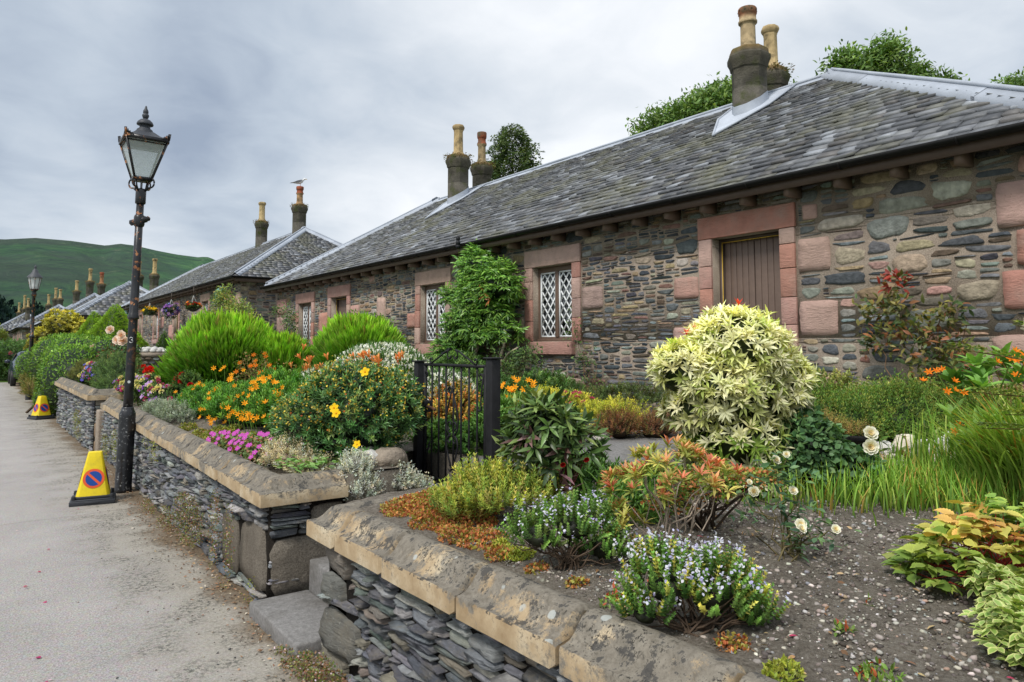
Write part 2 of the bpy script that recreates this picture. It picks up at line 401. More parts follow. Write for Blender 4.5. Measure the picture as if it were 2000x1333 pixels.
# toothed leaf with sunken veins
def _toothed():
    n = 7; v = [(0, 0, 0)]; sh = [.8]; t = []
    for i in range(1, n):
        y = i / n; w = .34 * math.sin(pi * min(1, y * 1.02) ** .8); 
        v += [(-w, y - .02, .06 - .1 * y * y), (-w * .82, y + .05, .05 - .1 * y * y), (0, y, -.1 * y * y), (w, y - .02, .06 - .1 * y * y), (w * .82, y + .05, .05 - .1 * y * y)]
        sh += [1.12, .95, .82, 1.12, .95]
    v.append((0, 1.04, -.14)); sh.append(1.1)
    for i in range(n - 1):
        b = 1 + i * 5
        if i == 0: t += [(0, b+2, b), (0, b+3, b+2)]
        if i < n - 2:
            t += [(b, b+2, b+1), (b+1, b+2, b+7), (b+1, b+7, b+5), (b+3, b+4, b+2), (b+4, b+7, b+2), (b+4, b+8, b+7)]
        else: t += [(b, b+2, len(v)-1), (b+2, b+3, len(v)-1)]
    return tmpl(v, t, sh)
T['toothed'] = _toothed()
T['spire'] = tmpl([(-.06,0,0),(.06,0,0),(.09,.45,0),(-.09,.45,0),(0,1,0),(0,0,-.06),(0,0,.06),(0,.45,.09),(0,.45,-.09)],
    [(0,1,2),(0,2,3),(3,2,4),(5,6,7),(5,7,8),(8,7,4)], [.45,.45,.85,.85,1.25,.45,.45,.85,.85])
T['clump'] = tmpl([(-.3,.05,.1),(0,.2,-.1),(-.12,.5,.05),(.28,.0,-.05),(.1,.3,.12),(.4,.4,0),(-.1,.45,-.1),(.12,.55,.1),(0,1,0),(-.4,.5,-.1),(-.15,.6,.1),(-.3,.9,0)],
    [(0,1,2),(3,5,4),(6,7,8),(9,10,11)], [.8,.8,1,.8,.9,1.1,.9,.9,1.2,.9,1,1.15])

def unit(v): return v / (np.linalg.norm(v, axis=-1, keepdims=True) + 1e-9)
def inst(mb, tm, P, D, U=None, S=.05, C=(1, 1, 1)):
    v, t, sh = tm; P = A(P, float); n = len(P)
    if n == 0: return
    D = unit(np.broadcast_to(A(D, float), (n, 3)))
    if U is None: U = RG.normal(0, .6, (n, 3)) + A([0, 0, 1.])
    U = np.broadcast_to(A(U, float), (n, 3))
    X = np.cross(D, U); X = unit(X); Z = np.cross(X, D)
    S = np.broadcast_to(np.atleast_1d(A(S, float)), (n,))
    W = P[:, None] + S[:, None, None] * (v[None, :, :1] * X[:, None] + v[None, :, 1:2] * D[:, None] + v[None, :, 2:3] * Z[:, None])
    C = np.broadcast_to(A(C, float), (n, 3))
    CC = C[:, None] * sh[None]
    mb.add(W.reshape(-1, 3), t=(t[None] + (np.arange(n) * len(v))[:, None, None]).reshape(-1, 3), c=CC.reshape(-1, 3))

def lumps(d, seed, amp, fr=3.):
    r = np.random.default_rng(seed); o = np.zeros(len(d))
    for k in range(5):
        w = r.normal(0, fr * (1 + .45 * k), 3); o += np.sin(d @ w + r.uniform(0, 6)) / (1 + .5 * k)
    return 1 + amp * o / 2.2

def shell(n, c, r, seed=1, amp=.14, low=-.35, depth=.3, fr=3.):
    """points near the surface of a lumpy ellipsoid, with outward directions and 0..1 how far out they sit"""
    d = unit(RG.normal(0, 1, (int(n * 1.7), 3))); d = d[d[:, 2] > low][:n]
    k = lumps(d, seed, amp, fr); u = RG.uniform(0, 1, len(d)) ** .6
    rr = 1 - depth * (1 - u)
    r = A(r, float)
    P = A(c, float) + d * r * (k * rr)[:, None]
    N = unit(d / r)
    return P, N, u, d

def core(mb, c, r, seed, amp=.14, col=(.01, .02, .008), f=.74, fr=3.):  # dark filler whose colour stands in for shade in gaps between leaves
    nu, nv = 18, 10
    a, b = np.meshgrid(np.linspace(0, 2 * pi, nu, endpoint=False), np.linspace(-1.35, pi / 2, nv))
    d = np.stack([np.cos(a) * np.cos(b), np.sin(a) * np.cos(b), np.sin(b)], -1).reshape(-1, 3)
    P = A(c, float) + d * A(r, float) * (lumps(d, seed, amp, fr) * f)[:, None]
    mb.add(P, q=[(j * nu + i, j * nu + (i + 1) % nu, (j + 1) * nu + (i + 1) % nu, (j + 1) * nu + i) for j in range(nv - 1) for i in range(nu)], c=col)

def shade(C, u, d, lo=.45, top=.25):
    """deeper leaves darker, upper ones lighter (light and shade put into the leaf colour)"""
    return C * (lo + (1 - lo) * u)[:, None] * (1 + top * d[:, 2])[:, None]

def foliage(mb, c, r, n, tm, S, pal, seed=1, amp=.15, low=-.4, depth=.35, mixup=(.7, .5, .6), var=.25, corec=(.012, .022, .008), coref=.72, fr=3., lo=.45, tip=None):
    P, N, u, d = shell(n, c, r, seed, amp, low, depth, fr)
    D = N * mixup[0] + A([0, 0, 1.]) * mixup[1] + RG.normal(0, mixup[2], P.shape)
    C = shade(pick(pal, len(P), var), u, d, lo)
    if tip is not None:
        k = (u > .7) & (d[:, 2] > .0) & (RG.uniform(0, 1, len(u)) < tip[1]); C[k] = pick([tuple(tip[0]) + (1,)], k.sum(), .2)
    inst(mb, T[tm], P, D, N + RG.normal(0, .5, P.shape), RG.uniform(.7, 1.3, len(P)) * S, C)
    if coref: core(mb, c, r, seed, amp, corec, coref, fr)

def rosettes(mb, P, N, k, L, spread, pal, tm='lance', var=.15, droop=.0, young=None, shd=None):
    n = len(P); N = unit(N)
    ref = np.where(np.abs(N[:, 2:3]) < .9, A([[0, 0, 1.]]), A([[1., 0, 0]]))
    X = unit(np.cross(N, ref)); Y = np.cross(N, X)
    base = pick(pal, n, var)
    if shd is not None: base = base * shd[:, None]
    if young is not None:
        m = young[1](P, N); base[m] = pick(young[0], m.sum(), .15)
    for j in range(k):
        a = j * 2 * pi / k + RG.uniform(-.3, .3, n); t = spread * RG.uniform(.45, 1.25, n) * (1 if j % 2 else .7)
        D = N * np.cos(t)[:, None] + (X * np.cos(a)[:, None] + Y * np.sin(a)[:, None]) * np.sin(t)[:, None]
        D[:, 2] -= droop * RG.uniform(.3, 1.2, n)
        inst(mb, T[tm], P, D, N + D * -.2, RG.uniform(.7, 1.15, n) * L, base * RG.uniform(.82, 1.15, (n, 1)))

def blades(mb, P, az, L, lean, w, C, seg=5, curl=1.):
    """arching grass blades"""
    n = len(P); H = np.stack([np.cos(az), np.sin(az), np.zeros(n)], -1); Sd = np.stack([-np.sin(az), np.cos(az), np.zeros(n)], -1)
    L, lean, w = (np.broadcast_to(np.atleast_1d(A(q, float)), (n,)) for q in (L, lean, w))
    p = A(P, float).copy(); rows = []; sh = []
    for i in range(seg + 1):
        t = i / seg; ww = w * (1 - t ** 2.2) * .5 + .0002
        rows.append(np.stack([p - Sd * ww[:, None], p + Sd * ww[:, None]], 1)); sh += [.45 + .75 * t] * 2
        ang = lean * (.25 + curl * t * 1.4); p = p + (H * np.sin(ang)[:, None] + A([[0, 0, 1.]]) * np.cos(ang)[:, None]) * (L / seg)[:, None]
    V = np.stack(rows, 1).reshape(n, -1, 3); m = 2 * (seg + 1)
    q = A([(2*i, 2*i+1, 2*i+3, 2*i+2) for i in range(seg)])
    C = np.broadcast_to(A(C, float), (n, 3))
    mb.add(V.reshape(-1, 3), q=(q[None] + (np.arange(n) * m)[:, None, None]).reshape(-1, 4), c=(C[:, None] * A(sh)[None, :, None]).reshape(-1, 3))

# flower head meshes, made once and shared
FL = {}
def flower_mesh(name, kind, col, col2=None):
    mb = MB(); col = A(col); col2 = A(col2 if col2 is not None else col)
    if kind == 'lily':
        for i in range(6):
            a = i * pi / 3; D = A([[cos(a) * .8, sin(a) * .8, .62]]); n = 1
            v = [(-.0,0,0),(-.17,.45,.05),(0,.5,-.02),(.17,.45,.05),(-.13,.8,.0),(.13,.8,.0),(0,1.05,-.12)]
            inst(mb, tmpl(v, [(0,2,1),(0,3,2),(1,2,4),(2,5,4),(2,3,5),(4,5,6)], [.8,1,.9,1,1.05,1.05,1.1]), A([[0,0,0.]]), D, A([[0,0,1.]]), 1., [col if i % 2 else col * A([1, .92, .8])])
        for i in range(5):
            a = i * 1.26; mb.tube([(0,0,0),(cos(a)*.12,sin(a)*.12,.6)], .02, 3, c=col2)
    elif kind == 'five':
        for i in range(5):
            a = i * 2 * pi / 5
            v = [(0,0,0),(-.3,.35,.05),(-.36,.75,.0),(0,1.,-.05),(.36,.75,.0),(.3,.35,.05)]
            inst(mb, tmpl(v, [(0,2,1),(0,3,2),(0,4,3),(0,5,4)], [.85,1,1,1.05,1,1]), A([[0,0,0.]]), A([[cos(a),sin(a),.22]]), A([[0,0,1.]]), 1., [col])
        mb.lathe([(.18, 0), (.16, .12), (.02, .16)], (0,0,.02), 6, c=col2)
    elif kind == 'rose':
        for ring, (k, L, up, off) in enumerate(((7, 1., .35, .0), (6, .85, .8, .3), (5, .7, 1.5, .1), (4, .55, 2.6, .5))):
            for i in range(k):
                a = i * 2 * pi / k + off; D = A([[cos(a), sin(a), up]])
                v = [(0,0,0),(-.3,.3,.1),(-.45,.7,.16),(-.22,.98,.12),(0,1.02,.04),(.22,.98,.12),(.45,.7,.16),(.3,.3,.1),(0,.6,-.08)]
                inst(mb, tmpl(v, [(0,8,1),(1,8,2),(2,8,3),(3,8,4),(4,8,5),(5,8,6),(6,8,7),(7,8,0)], [.7,.9,1.05,1.1,1.1,1.1,1.05,.9,.85]), A([[0,0,0.]]), D, A([[0,0,1.]]) , L, [col * (1 - .06 * ring) if ring < 2 else col2])
    elif kind == 'puff':
        P, N, u, d = shell(60, (0, 0, 0), (.8, .8, .55), 3, .1, -.3, .2)
        inst(mb, T['round'], P * .6, N, None, .42, col * RG.uniform(.75, 1.15, (len(P), 1)))
    elif kind == 'trumpet':
        for i in range(5):
            a = i * 2 * pi / 5
            v = [(-.03,0,0),(.03,0,0),(-.1,.6,.02),(.1,.6,.02),(-.16,.8,.08),(.16,.8,.08),(0,1.08,.26)]
            inst(mb, tmpl(v, [(0,1,3),(0,3,2),(2,3,5),(2,5,4),(4,5,6)], [.8,.8,.9,.9,1.1,1.1,1.15]), A([[cos(a)*.04,sin(a)*.04,0.]]), A([[cos(a)*.24,sin(a)*.24,1.]]), A([[cos(a),sin(a),0.]]), 1., [col if i % 2 else col2])
    o = mb.build(name, M['petal'])
    me = o.data; bpy.data.objects.remove(o)
    FL[name] = me
def bloom(parent, me, P, D, S, name='flower'):
    """one object per flower head, sharing the mesh"""
    b = wloc(parent)
    for p, d, q in zip(P, D, np.broadcast_to(np.atleast_1d(S), (len(P),))):
        o = bpy.data.objects.new(name, FL[me]); COL.objects.link(o); o.parent = parent
        o.location = tuple(A(p) - b); o.rotation_mode = 'QUATERNION'
        o.rotation_quaternion = mathutils.Vector(tuple(d)).to_track_quat('Z', 'Y') @ mathutils.Quaternion((0, 0, 1), random.uniform(0, 6))
        o.scale = (q * random.uniform(.85, 1.15),) * 3

def stems(mb, root, tips, r=.004, col=s(96, 80, 60), wob=.03, k=4, n=5, root_spread=.03):
    for tp in tips:
        a = A(root, float) + RG.normal(0, root_spread, 3) * A([1, 1, 0]); b = A(tp, float)
        t = np.linspace(0, 1, n)[:, None]
        mid = a + (b - a) * t; mid[:, 2] = a[2] + (b[2] - a[2]) * t[:, 0] ** .8
        mid[1:-1] += RG.normal(0, wob, (n - 2, 3))
        mb.tube(mid, np.linspace(r, r * .45, n), k, c=A(col) * random.uniform(.8, 1.2), cap=False)

for nm_, kd, c1, c2 in (('orange_lily', 'lily', s(255, 176, 34), s(255, 200, 60)), ('yellow_five', 'five', s(250, 206, 20), s(220, 150, 20)), ('tawny_trumpet', 'trumpet', s(226, 130, 70), s(234, 160, 96)),
        ('magenta_five', 'five', s(206, 84, 190), s(230, 190, 220)), ('white_rose', 'rose', s(242, 240, 230), s(246, 234, 206)), ('blush_rose', 'rose', s(246, 228, 220), s(244, 212, 196)),
        ('peach_rose', 'rose', s(240, 160, 130), s(236, 130, 90)), ('red_puff', 'puff', s(222, 24, 16), None), ('crimson_rose', 'rose', s(176, 20, 24), s(150, 10, 20)), ('cream_puff', 'puff', s(248, 240, 180), None),
        ('pink_puff', 'puff', s(222, 90, 150), None), ('purple_five', 'five', s(130, 70, 170), s(230, 220, 120)), ('violet_five', 'five', s(96, 90, 190), s(240, 240, 240)), ('lilac_five', 'five', s(196, 160, 210), s(150, 90, 170)),
        ('yellow_puff', 'puff', s(250, 205, 20), None), ('hot_orange', 'lily', s(250, 140, 34), s(250, 180, 50)), ('white_five', 'five', s(236, 236, 240), s(230, 220, 120))):
    flower_mesh(nm_, kd, c1, c2)

# ------------------------------------------------------------------ stonework
def pack(W, H, cx, cy, keep, sampler):
    nx, ny = int(round(W / cx)), int(round(H / cy)); G = np.zeros((ny, nx), bool); out = []
    for (a, b, c, d) in keep:
        G[max(0, int(c / cy)):max(0, int(math.ceil(d / cy - 1e-6))), max(0, int(a / cx)):max(0, int(math.ceil(b / cx - 1e-6)))] = True
    for j in range(ny):
        i = 0
        while i < nx:
            if G[j, i]: i += 1; continue
            w, h = sampler(); wi = max(2, int(w / cx)); hi = max(1, int(round(h / cy)))
            k = i
            while k < nx and not G[j, k] and k - i < wi: k += 1
            if k < nx and not G[j, k] and (k + 1 >= nx or G[j, k + 1]): k += 1
            wi = k - i; hi = max(1, min(hi, int(wi * cx * .62 / cy))); hh = 1
            while hh < hi and j + hh < ny and not G[j + hh, i:k].any(): hh += 1
            G[j:j + hh, i:k] = True
            out.append((i * cx, k * cx, j * cy, (j + hh) * cy)); i = k
    return A(out)

def stones(mb, O, U, V, N, rects, cols, depth, gap=.008, K=12, emin=2.4, emax=6., tilt=.03, back=.01, jit=.1, bv=.007, dome=.9):
    O, U, V, N = (A(q, float) for q in (O, U, V, N)); n = len(rects)
    cx = (rects[:, 0] + rects[:, 1]) / 2; cy = (rects[:, 2] + rects[:, 3]) / 2
    hw = np.maximum((rects[:, 1] - rects[:, 0]) / 2 - gap, .008); hh = np.maximum((rects[:, 3] - rects[:, 2]) / 2 - gap * .75, .005)
    a = np.arange(K) * 2 * pi / K + pi / K * (1 if K % 4 else 1) + RG.uniform(-.07, .07, (n, K))
    e = RG.uniform(emin, emax, (n, 1))
    r = (np.abs(np.cos(a)) ** e + np.abs(np.sin(a)) ** e) ** (-1 / e) * (1 - RG.uniform(0, jit * .55, (n, K)))
    px, py = r * np.cos(a), r * np.sin(a)
    # push each stone's four corners in or out so that no two share an outline
    wp = RG.uniform(-1, 1, (4, n, 1)) * jit * 1.25
    px, py = px * (1 + wp[0] * py * .7 - np.abs(wp[0]) * .28), py * (1 + wp[1] * px * .8 - np.abs(wp[1]) * .28)
    py = py + wp[2] * px * .35 * (1 - np.abs(py) * .3)
    th = RG.normal(0, tilt, (n, 1)); dep = RG.uniform(*depth, (n, 1)); tx = RG.normal(0, .25, (n, 1)); ty = RG.normal(0, .25, (n, 1))
    vs = []
    bev = np.minimum(bv, hh * .3)[:, None]
    for sc_, dz in ((1., None), (.5, dome), (0., 1.)):
        if dz is None: X = px * hw[:, None]; Y = py * hh[:, None]
        elif sc_ == .5: X = px * (hw[:, None] - bev); Y = py * (hh[:, None] - bev)
        else: X = px * hw[:, None] * .6; Y = py * hh[:, None] * .55
        if dz is None: Z = np.full_like(X, -back)
        else: Z = dep * dz * (1 + tx * px + ty * py) * RG.uniform(.75, 1.2, X.shape)
        Xr = X * np.cos(th) - Y * np.sin(th); Yr = X * np.sin(th) + Y * np.cos(th)
        vs.append(np.stack([Xr + cx[:, None], Yr + cy[:, None], Z], -1))
    ctr = np.stack([cx, cy, dep[:, 0] * RG.uniform(.9, 1.2, n)], -1)[:, None]
    P = np.concatenate(vs + [ctr], 1); m = 3 * K + 1
    q = [(l * K + k, l * K + (k + 1) % K, (l + 1) * K + (k + 1) % K, (l + 1) * K + k) for l in range(2) for k in range(K)]
    t = [(2 * K + k, 2 * K + (k + 1) % K, 3 * K) for k in range(K)]
    off = (np.arange(n) * m)[:, None, None]
    W = O + P[..., :1] * U + P[..., 1:2] * V + P[..., 2:3] * N
    if np.dot(np.cross(U, V), N) < 0:
        q = [f[::-1] for f in q]; t = [f[::-1] for f in t]
    mb.add(W.reshape(-1, 3), t=(A(t)[None] + off).reshape(-1, 3), q=(A(q)[None] + off).reshape(-1, 4), c=np.repeat(cols, m, 0))

def pick(pal, n, var=.15):
    c = A([p[:3] for p in pal]); w = A([p[3] for p in pal], float); w /= w.sum()
    return c[RG.choice(len(c), n, p=w)] * RG.uniform(1 - var, 1 + var, (n, 1)) * RG.uniform(1 - var / 3, 1 + var / 3, (n, 3))
FLAT = [s(70, 74, 78) + (3.5,), s(98, 101, 104) + (4,), s(112, 114, 112) + (3,), s(134, 130, 116) + (2.5,), s(98, 84, 72) + (2,), s(152, 134, 108) + (1.5,), s(126, 98, 88) + (1,), s(58, 62, 66) + (1.5,), s(122, 130, 130) + (1.5,)]
BIG = [s(140, 140, 128) + (3,), s(122, 125, 118) + (3,), s(156, 146, 124) + (3,), s(112, 104, 96) + (2,), s(164, 134, 124) + (1.3,), s(84, 88, 92) + (2,), s(146, 124, 98) + (1,), s(168, 165, 152) + (1.5,), s(100, 104, 106) + (2,)]
def rubble_sampler():
    r = random.random()
    if r < .86: return random.uniform(.12, .42), random.choice((.025, .025, .05, .05, .05, .075))
    if r < .97: return random.uniform(.20, .42), random.uniform(.075, .12)
    return random.uniform(.30, .46), random.uniform(.13, .2)
def coarse_sampler():
    r = random.random()
    if r < .58: return random.uniform(.16, .46), random.choice((.025, .05, .05, .075))
    if r < .86: return random.uniform(.24, .46), random.uniform(.08, .14)
    return random.uniform(.36, .60), random.uniform(.15, .24)
def slate_sampler():
    r = random.random()
    if r < .95: return random.uniform(.14, .42), random.choice((.02, .02, .03, .03, .04, .05))
    return random.uniform(.16, .30), random.uniform(.06, .09)

def rubble_panel(mb, O, U, V, N, W, H, keep, sampler=rubble_sampler):
    R = pack(W, H, .025, .025, keep, sampler)
    big = (R[:, 3] - R[:, 2]) > .078
    c = np.where(big[:, None], pick(BIG, len(R), .18), pick(FLAT, len(R), .25))
    for sel, ee in ((big, (3.5, 10.)), (~big, (3., 12.))):
        if sel.any(): stones(mb, O, U, V, N, R[sel], c[sel], (.004, .016), .005 if ee[1] < 11 else .0035, 16 if ee[1] < 11 else 12, ee[0], ee[1], .03, .01, .30)
SAND = [s(190, 150, 138) + (3,), s(184, 136, 121) + (2,), s(198, 168, 155) + (3,), s(178, 150, 142) + (2,)]

# ------------------------------------------------------------------ roofs
def slates(mb, O, U, V, N, L, S, r0, r1, exp=(.165, .105), wid=(.17, .30), pal=None):
    """courses of slates on one roof slope; r0/r1: how far the slope is cut in at its two ends at the top"""
    O, U, V, N = (A(q, float) for q in (O, U, V, N))
    pal = pal or [s(94, 96, 100) + (4,), s(80, 82, 86) + (3,), s(112, 114, 117) + (2.5,), s(100, 100, 94) + (1.5,), s(90, 88, 87) + (1.2,), s(140, 144, 150) + (1.4,)]
    v = 0.; R = []
    while v < S - .05:
        e = exp[0] + (exp[1] - exp[0]) * v / S
        a = r0 * v / S; b = L - r1 * v / S; u = a - random.uniform(0, .15)
        while u < b:
            w = random.uniform(*wid) * (1 - .25 * v / S)
            R.append((max(u, a) , min(u + w, b), v, v + e * 1.35)); u += w
        v += e
    R = A([r for r in R if r[1] - r[0] > .03]); n = len(R)
    g = .003; lift = RG.uniform(.022, .040, n); th = RG.uniform(.008, .015, n)
    x0, x1 = R[:, 0] + g, R[:, 1] - g
    y0a = R[:, 2] + RG.normal(0, .006, n); y0b = y0a + RG.normal(0, .008, n); y1 = R[:, 3]
    cut = RG.uniform(.0, .028, n)
    # six-sided plan: irregular lower edge with worn corners
    X = np.stack([x0, x0 + cut, x1 - cut, x1, x1, x0], 1)
    Y = np.stack([y0a + cut * .8, y0a, y0b, y0b + cut * .8, y1, y1], 1)
    tw = RG.normal(0, .003, (n, 1)) * A([[1, .8, -.8, -1, -1, 1]])
    Zt = np.stack([lift] * 4 + [lift * .0 + .004] * 2, 1) + tw
    top = np.stack([X, Y, Zt], -1); bot = top.copy(); bot[:, :4, 2] -= th[:, None] + .012
    P = np.concatenate([top, bot], 1)
    W = O + P[..., :1] * U + P[..., 1:2] * V + P[..., 2:3] * N
    q = [(0, 1, 2, 3), (0, 3, 4, 5), (6, 7, 1, 0), (7, 8, 2, 1), (8, 9, 3, 2), (9, 10, 4, 3), (11, 6, 0, 5)]
    if np.dot(np.cross(U, V), N) < 0: q = [f[::-1] for f in q]
    off = (np.arange(n) * 12)[:, None, None]
    c = A([p[:3] for p in pal])[RG.choice(len(pal), n, p=A([p[3] for p in pal]) / sum(p[3] for p in pal))] * RG.uniform(.75, 1.25, (n, 1))
    # broad weather stains along the slope
    fx = np.sin(R[:, 0] * 1.1 + np.sin(R[:, 2] * 1.7) * 1.4) * .12 + np.sin(R[:, 0] * .37 + 2) * .1
    c *= (1 + fx)[:, None]
    mb.add(W.reshape(-1, 3), q=(A(q)[None] + off).reshape(-1, 4), c=np.repeat(c, 12, 0))

def lead_strip(mb, a, b, n1, n2, w=.17, up=.035, c=s(174, 181, 192)):
    """lead flashing folded over a hip or ridge from a to b; n1, n2 run down the two slopes"""
    a, b, n1, n2 = (A(q, float) for q in (a, b, n1, n2)); L = np.linalg.norm(b - a); k = max(1, int(L / 1.3))
    for i in range(k):
        p = a + (b - a) * i / k; q = a + (b - a) * ((i + 1) / k + .012)
        h = A([0, 0, up + .006 * (i % 2)])
        cc = A(c) * random.uniform(.80, 1.08)
        V_ = []
        for e in (p, q):
            V_ += [e + n1 * w + h * .55 - A([0, 0, .03]), e + n1 * w + h * .8, e + h * 1.15, e + n2 * w + h * .8, e + n2 * w + h * .55 - A([0, 0, .03])]
        mb.add(V_, q=[(j, j + 1, j + 6, j + 5) for j in range(4)], c=cc)
    m = 14
    pts = [a + (b - a) * i / m + A([0, 0, up + .022 + random.uniform(-.004, .004)]) for i in range(m + 1)]
    mb.tube(pts, .026, 7, c=A(c) * .95)

def chimney(root, x, y, z0, zc, zt, r=.27, style=0, pr=.12, potcol=s(186, 164, 124), moss=False):
    """octagonal stone stack with stepped cap and a clay pot; zc cap top, zt pot top"""
    mb = MB(); k = 8; g = s(96, 92, 84)
    h = zc - z0
    cols = [A(g) * random.uniform(.8, 1.15) for _ in range(12)]
    pf = [(r * 1.02, 0), (r, .02), (r, h * .5), (r * .985, h * .5 + .008), (r, h * .5 + .016), (r, h - .34), (r * 1.08, h - .33), (r * 1.12, h - .27), (r * 1.24, h - .20), (r * 1.25, h - .13), (r * 1.14, h - .11), (r * 1.12, h - .04), (r * 1.0, h), (.02, h)]
    mb.lathe(pf, (x, y, z0), k, c=[g] * 5 + [s(84, 80, 70)] * 6 + [s(110, 92, 62)] * 3, rot=pi / 8)
    st = mb.build('chimney', M['stack'], root, bevel=.008)
    if moss:
        mm = MB(); n = 260
        P = np.stack([np.zeros(n), np.zeros(n), RG.uniform(zc - .13, zc + .02, n)], -1); a = RG.uniform(0, 2 * pi, n)
        rr = RG.uniform(.75, 1.25, n) * r * 1.1
        P[:, 0] = x + rr * np.cos(a); P[:, 1] = y + rr * np.sin(a)
        D = np.stack([np.cos(a), np.sin(a), RG.uniform(-.6, 1, n)], -1)
        inst(mm, T['diamond'], P, D, S=RG.uniform(.03, .07, n), C=pick([s(112, 92, 48) + (2,), s(96, 104, 50) + (2,), s(90, 66, 48) + (1,)], n, .3))
        tag(mm.build('moss', M['leaf'], st), kind='stuff')
    # pot
    H = zt - zc; f = lambda l: [(pr * a, H * b) for a, b in l]
    if style == 0:
        pf = f([(1.42, 0), (1.42, .04), (1.3, .08), (1.08, .12), (1.0, .17), (.94, .78), (1.0, .8), (1.0, .83), (1.12, .85), (1.28, .9), (1.3, .94), (1.18, .98), (1.1, 1.), (.8, 1.), (.78, .85)])
    elif style == 1:
        pf = f([(1.45, 0), (1.3, .06), (1.05, .12), (1.0, .2), (.96, .5), (.98, .56), (1.2, .6), (1.22, .64), (1.05, .68), (.98, .72), (1.0, .8), (1.15, .82), (1.2, .88), (1.2, .97), (1.1, 1.), (.8, 1.), (.8, .9)])
    else:
        pf = f([(1.4, 0), (1.3, .05), (1.1, .08), (1.0, .14), (.97, .6), (1.0, .62), (1.22, .64), (1.25, .68), (1.1, .72), (1.12, .84), (1.22, .86), (1.25, .96), (1.15, 1.), (.85, 1.), (.85, .9)])
    pc = [A(potcol) * (.78 if b > H * .8 else (1.05 if b > H * .15 else .8)) for a, b in pf]
    if style == 1: pc = [A(s(150, 84, 60)) if b > H * .62 else A(potcol) * .85 for a, b in pf]
    if style == 2: pc = [A(potcol) * (.9 if b < H * .72 else 1) if b < H * .82 else A(s(150, 100, 74)) for a, b in pf]
    pb = MB(); pb.lathe(pf, (x, y, zc - .01), 8 if style == 0 else 16, c=pc, rot=pi / 8, cap=False)
    if style == 2:
        for i in range(9):
            a = i * 2 * pi / 9; pb.lathe([(.016, 0), (.016, .004)], (0, 0, 0), 6, c=(.01, .01, .01))
            v = pb.v[-1]; q = v.copy(); q[:, 0] = x + cos(a) * (pr * 1.235 + .004 - v[:, 2]) - sin(a) * v[:, 0]; q[:, 1] = y + sin(a) * (pr * 1.235 + .004 - v[:, 2]) + cos(a) * v[:, 0]; q[:, 2] = zc + H * .91 + v[:, 1]
            pb.v[-1] = q
    pb.build('chimney_pot', M['pot'], st, smooth=False, bevel=.004)
    return st

# ------------------------------------------------------------------ cottages
def clipseg(p, d, x0, x1, y0, y1):
    t0, t1 = -1e9, 1e9
    for k, (lo, hi) in enumerate(((x0, x1), (y0, y1))):
        if abs(d[k]) < 1e-9: continue
        a, b = (lo - p[k]) / d[k], (hi - p[k]) / d[k]
        t0 = max(t0, min(a, b)); t1 = min(t1, max(a, b))
    return (t0, t1) if t1 > t0 + .01 else None

def window(root, X, y0, y1, z0, z1, sill=True, detail=2):
    xr = X + .10; f = MB(); c = s(108, 88, 76); w = .055; ym = (y0 + y1) / 2
    f.box((xr, y0, z0), (xr + .06, y0 + w, z1), c); f.box((xr, y1 - w, z0), (xr + .06, y1, z1), c)
    f.box((xr, y0 + w, z1 - w - .03), (xr + .06, y1 - w, z1), c); f.box((xr, y0 + w, z0), (xr + .06, y1 - w, z0 + w + .01), c)
    f.box((xr - .015, ym - .035, z0 + w + .01), (xr + .05, ym + .035, z1 - w - .03), c)
    f.box((xr - .03, y0 + .005, z0 - .0), (xr - .002, y1 - .005, z0 + .035), A(c) * .9)
    win = f.build('window', M['brown'], root, bevel=.005 if detail > 1 else 0)
    for a, b in ((y0 + w, ym - .035), (ym + .035, y1 - w)):
        za, zb = z0 + w + .01, z1 - w - .03
        g = MB(); g.box((xr + .035, a, za), (xr + .04, b, zb), (.1, .1, .1)); g.build('pane', M['glass'], win)
        l = MB(); bw = .022; cw = s(232, 236, 238)
        a2, b2 = a + .012, b - .012; za2, zb2 = za + .012, zb - .012; xl = xr + .016
        for (p, q) in (((a2, za2), (b2, za2)), ((a2, zb2), (b2, zb2)), ((a2, za2), (a2, zb2)), ((b2, za2), (b2, zb2))):
            l.bar((xl, p[0], p[1]), (xl, q[0], q[1]), bw, .028, cw, up=(1, 0, 0))
        dy, dz = (b2 - a2) / 2.6, (zb2 - za2) / 5.6
        for sgn in (1, -1):
            for i in range(-12, 14):
                sg = clipseg((a2 + dy * (i + .5), za2), (dy * sgn, dz), a2, b2, za2, zb2)
                if sg:
                    t0, t1 = sg; P = lambda t: (xl + (.004 if sgn > 0 else -.001), a2 + dy * (i + .5) + dy * sgn * t, za2 + dz * t)
                    l.bar(P(t0), P(t1), .019, .016, cw, up=(1, 0, 0))
        l.build('lattice', M['white'], win)
    return win

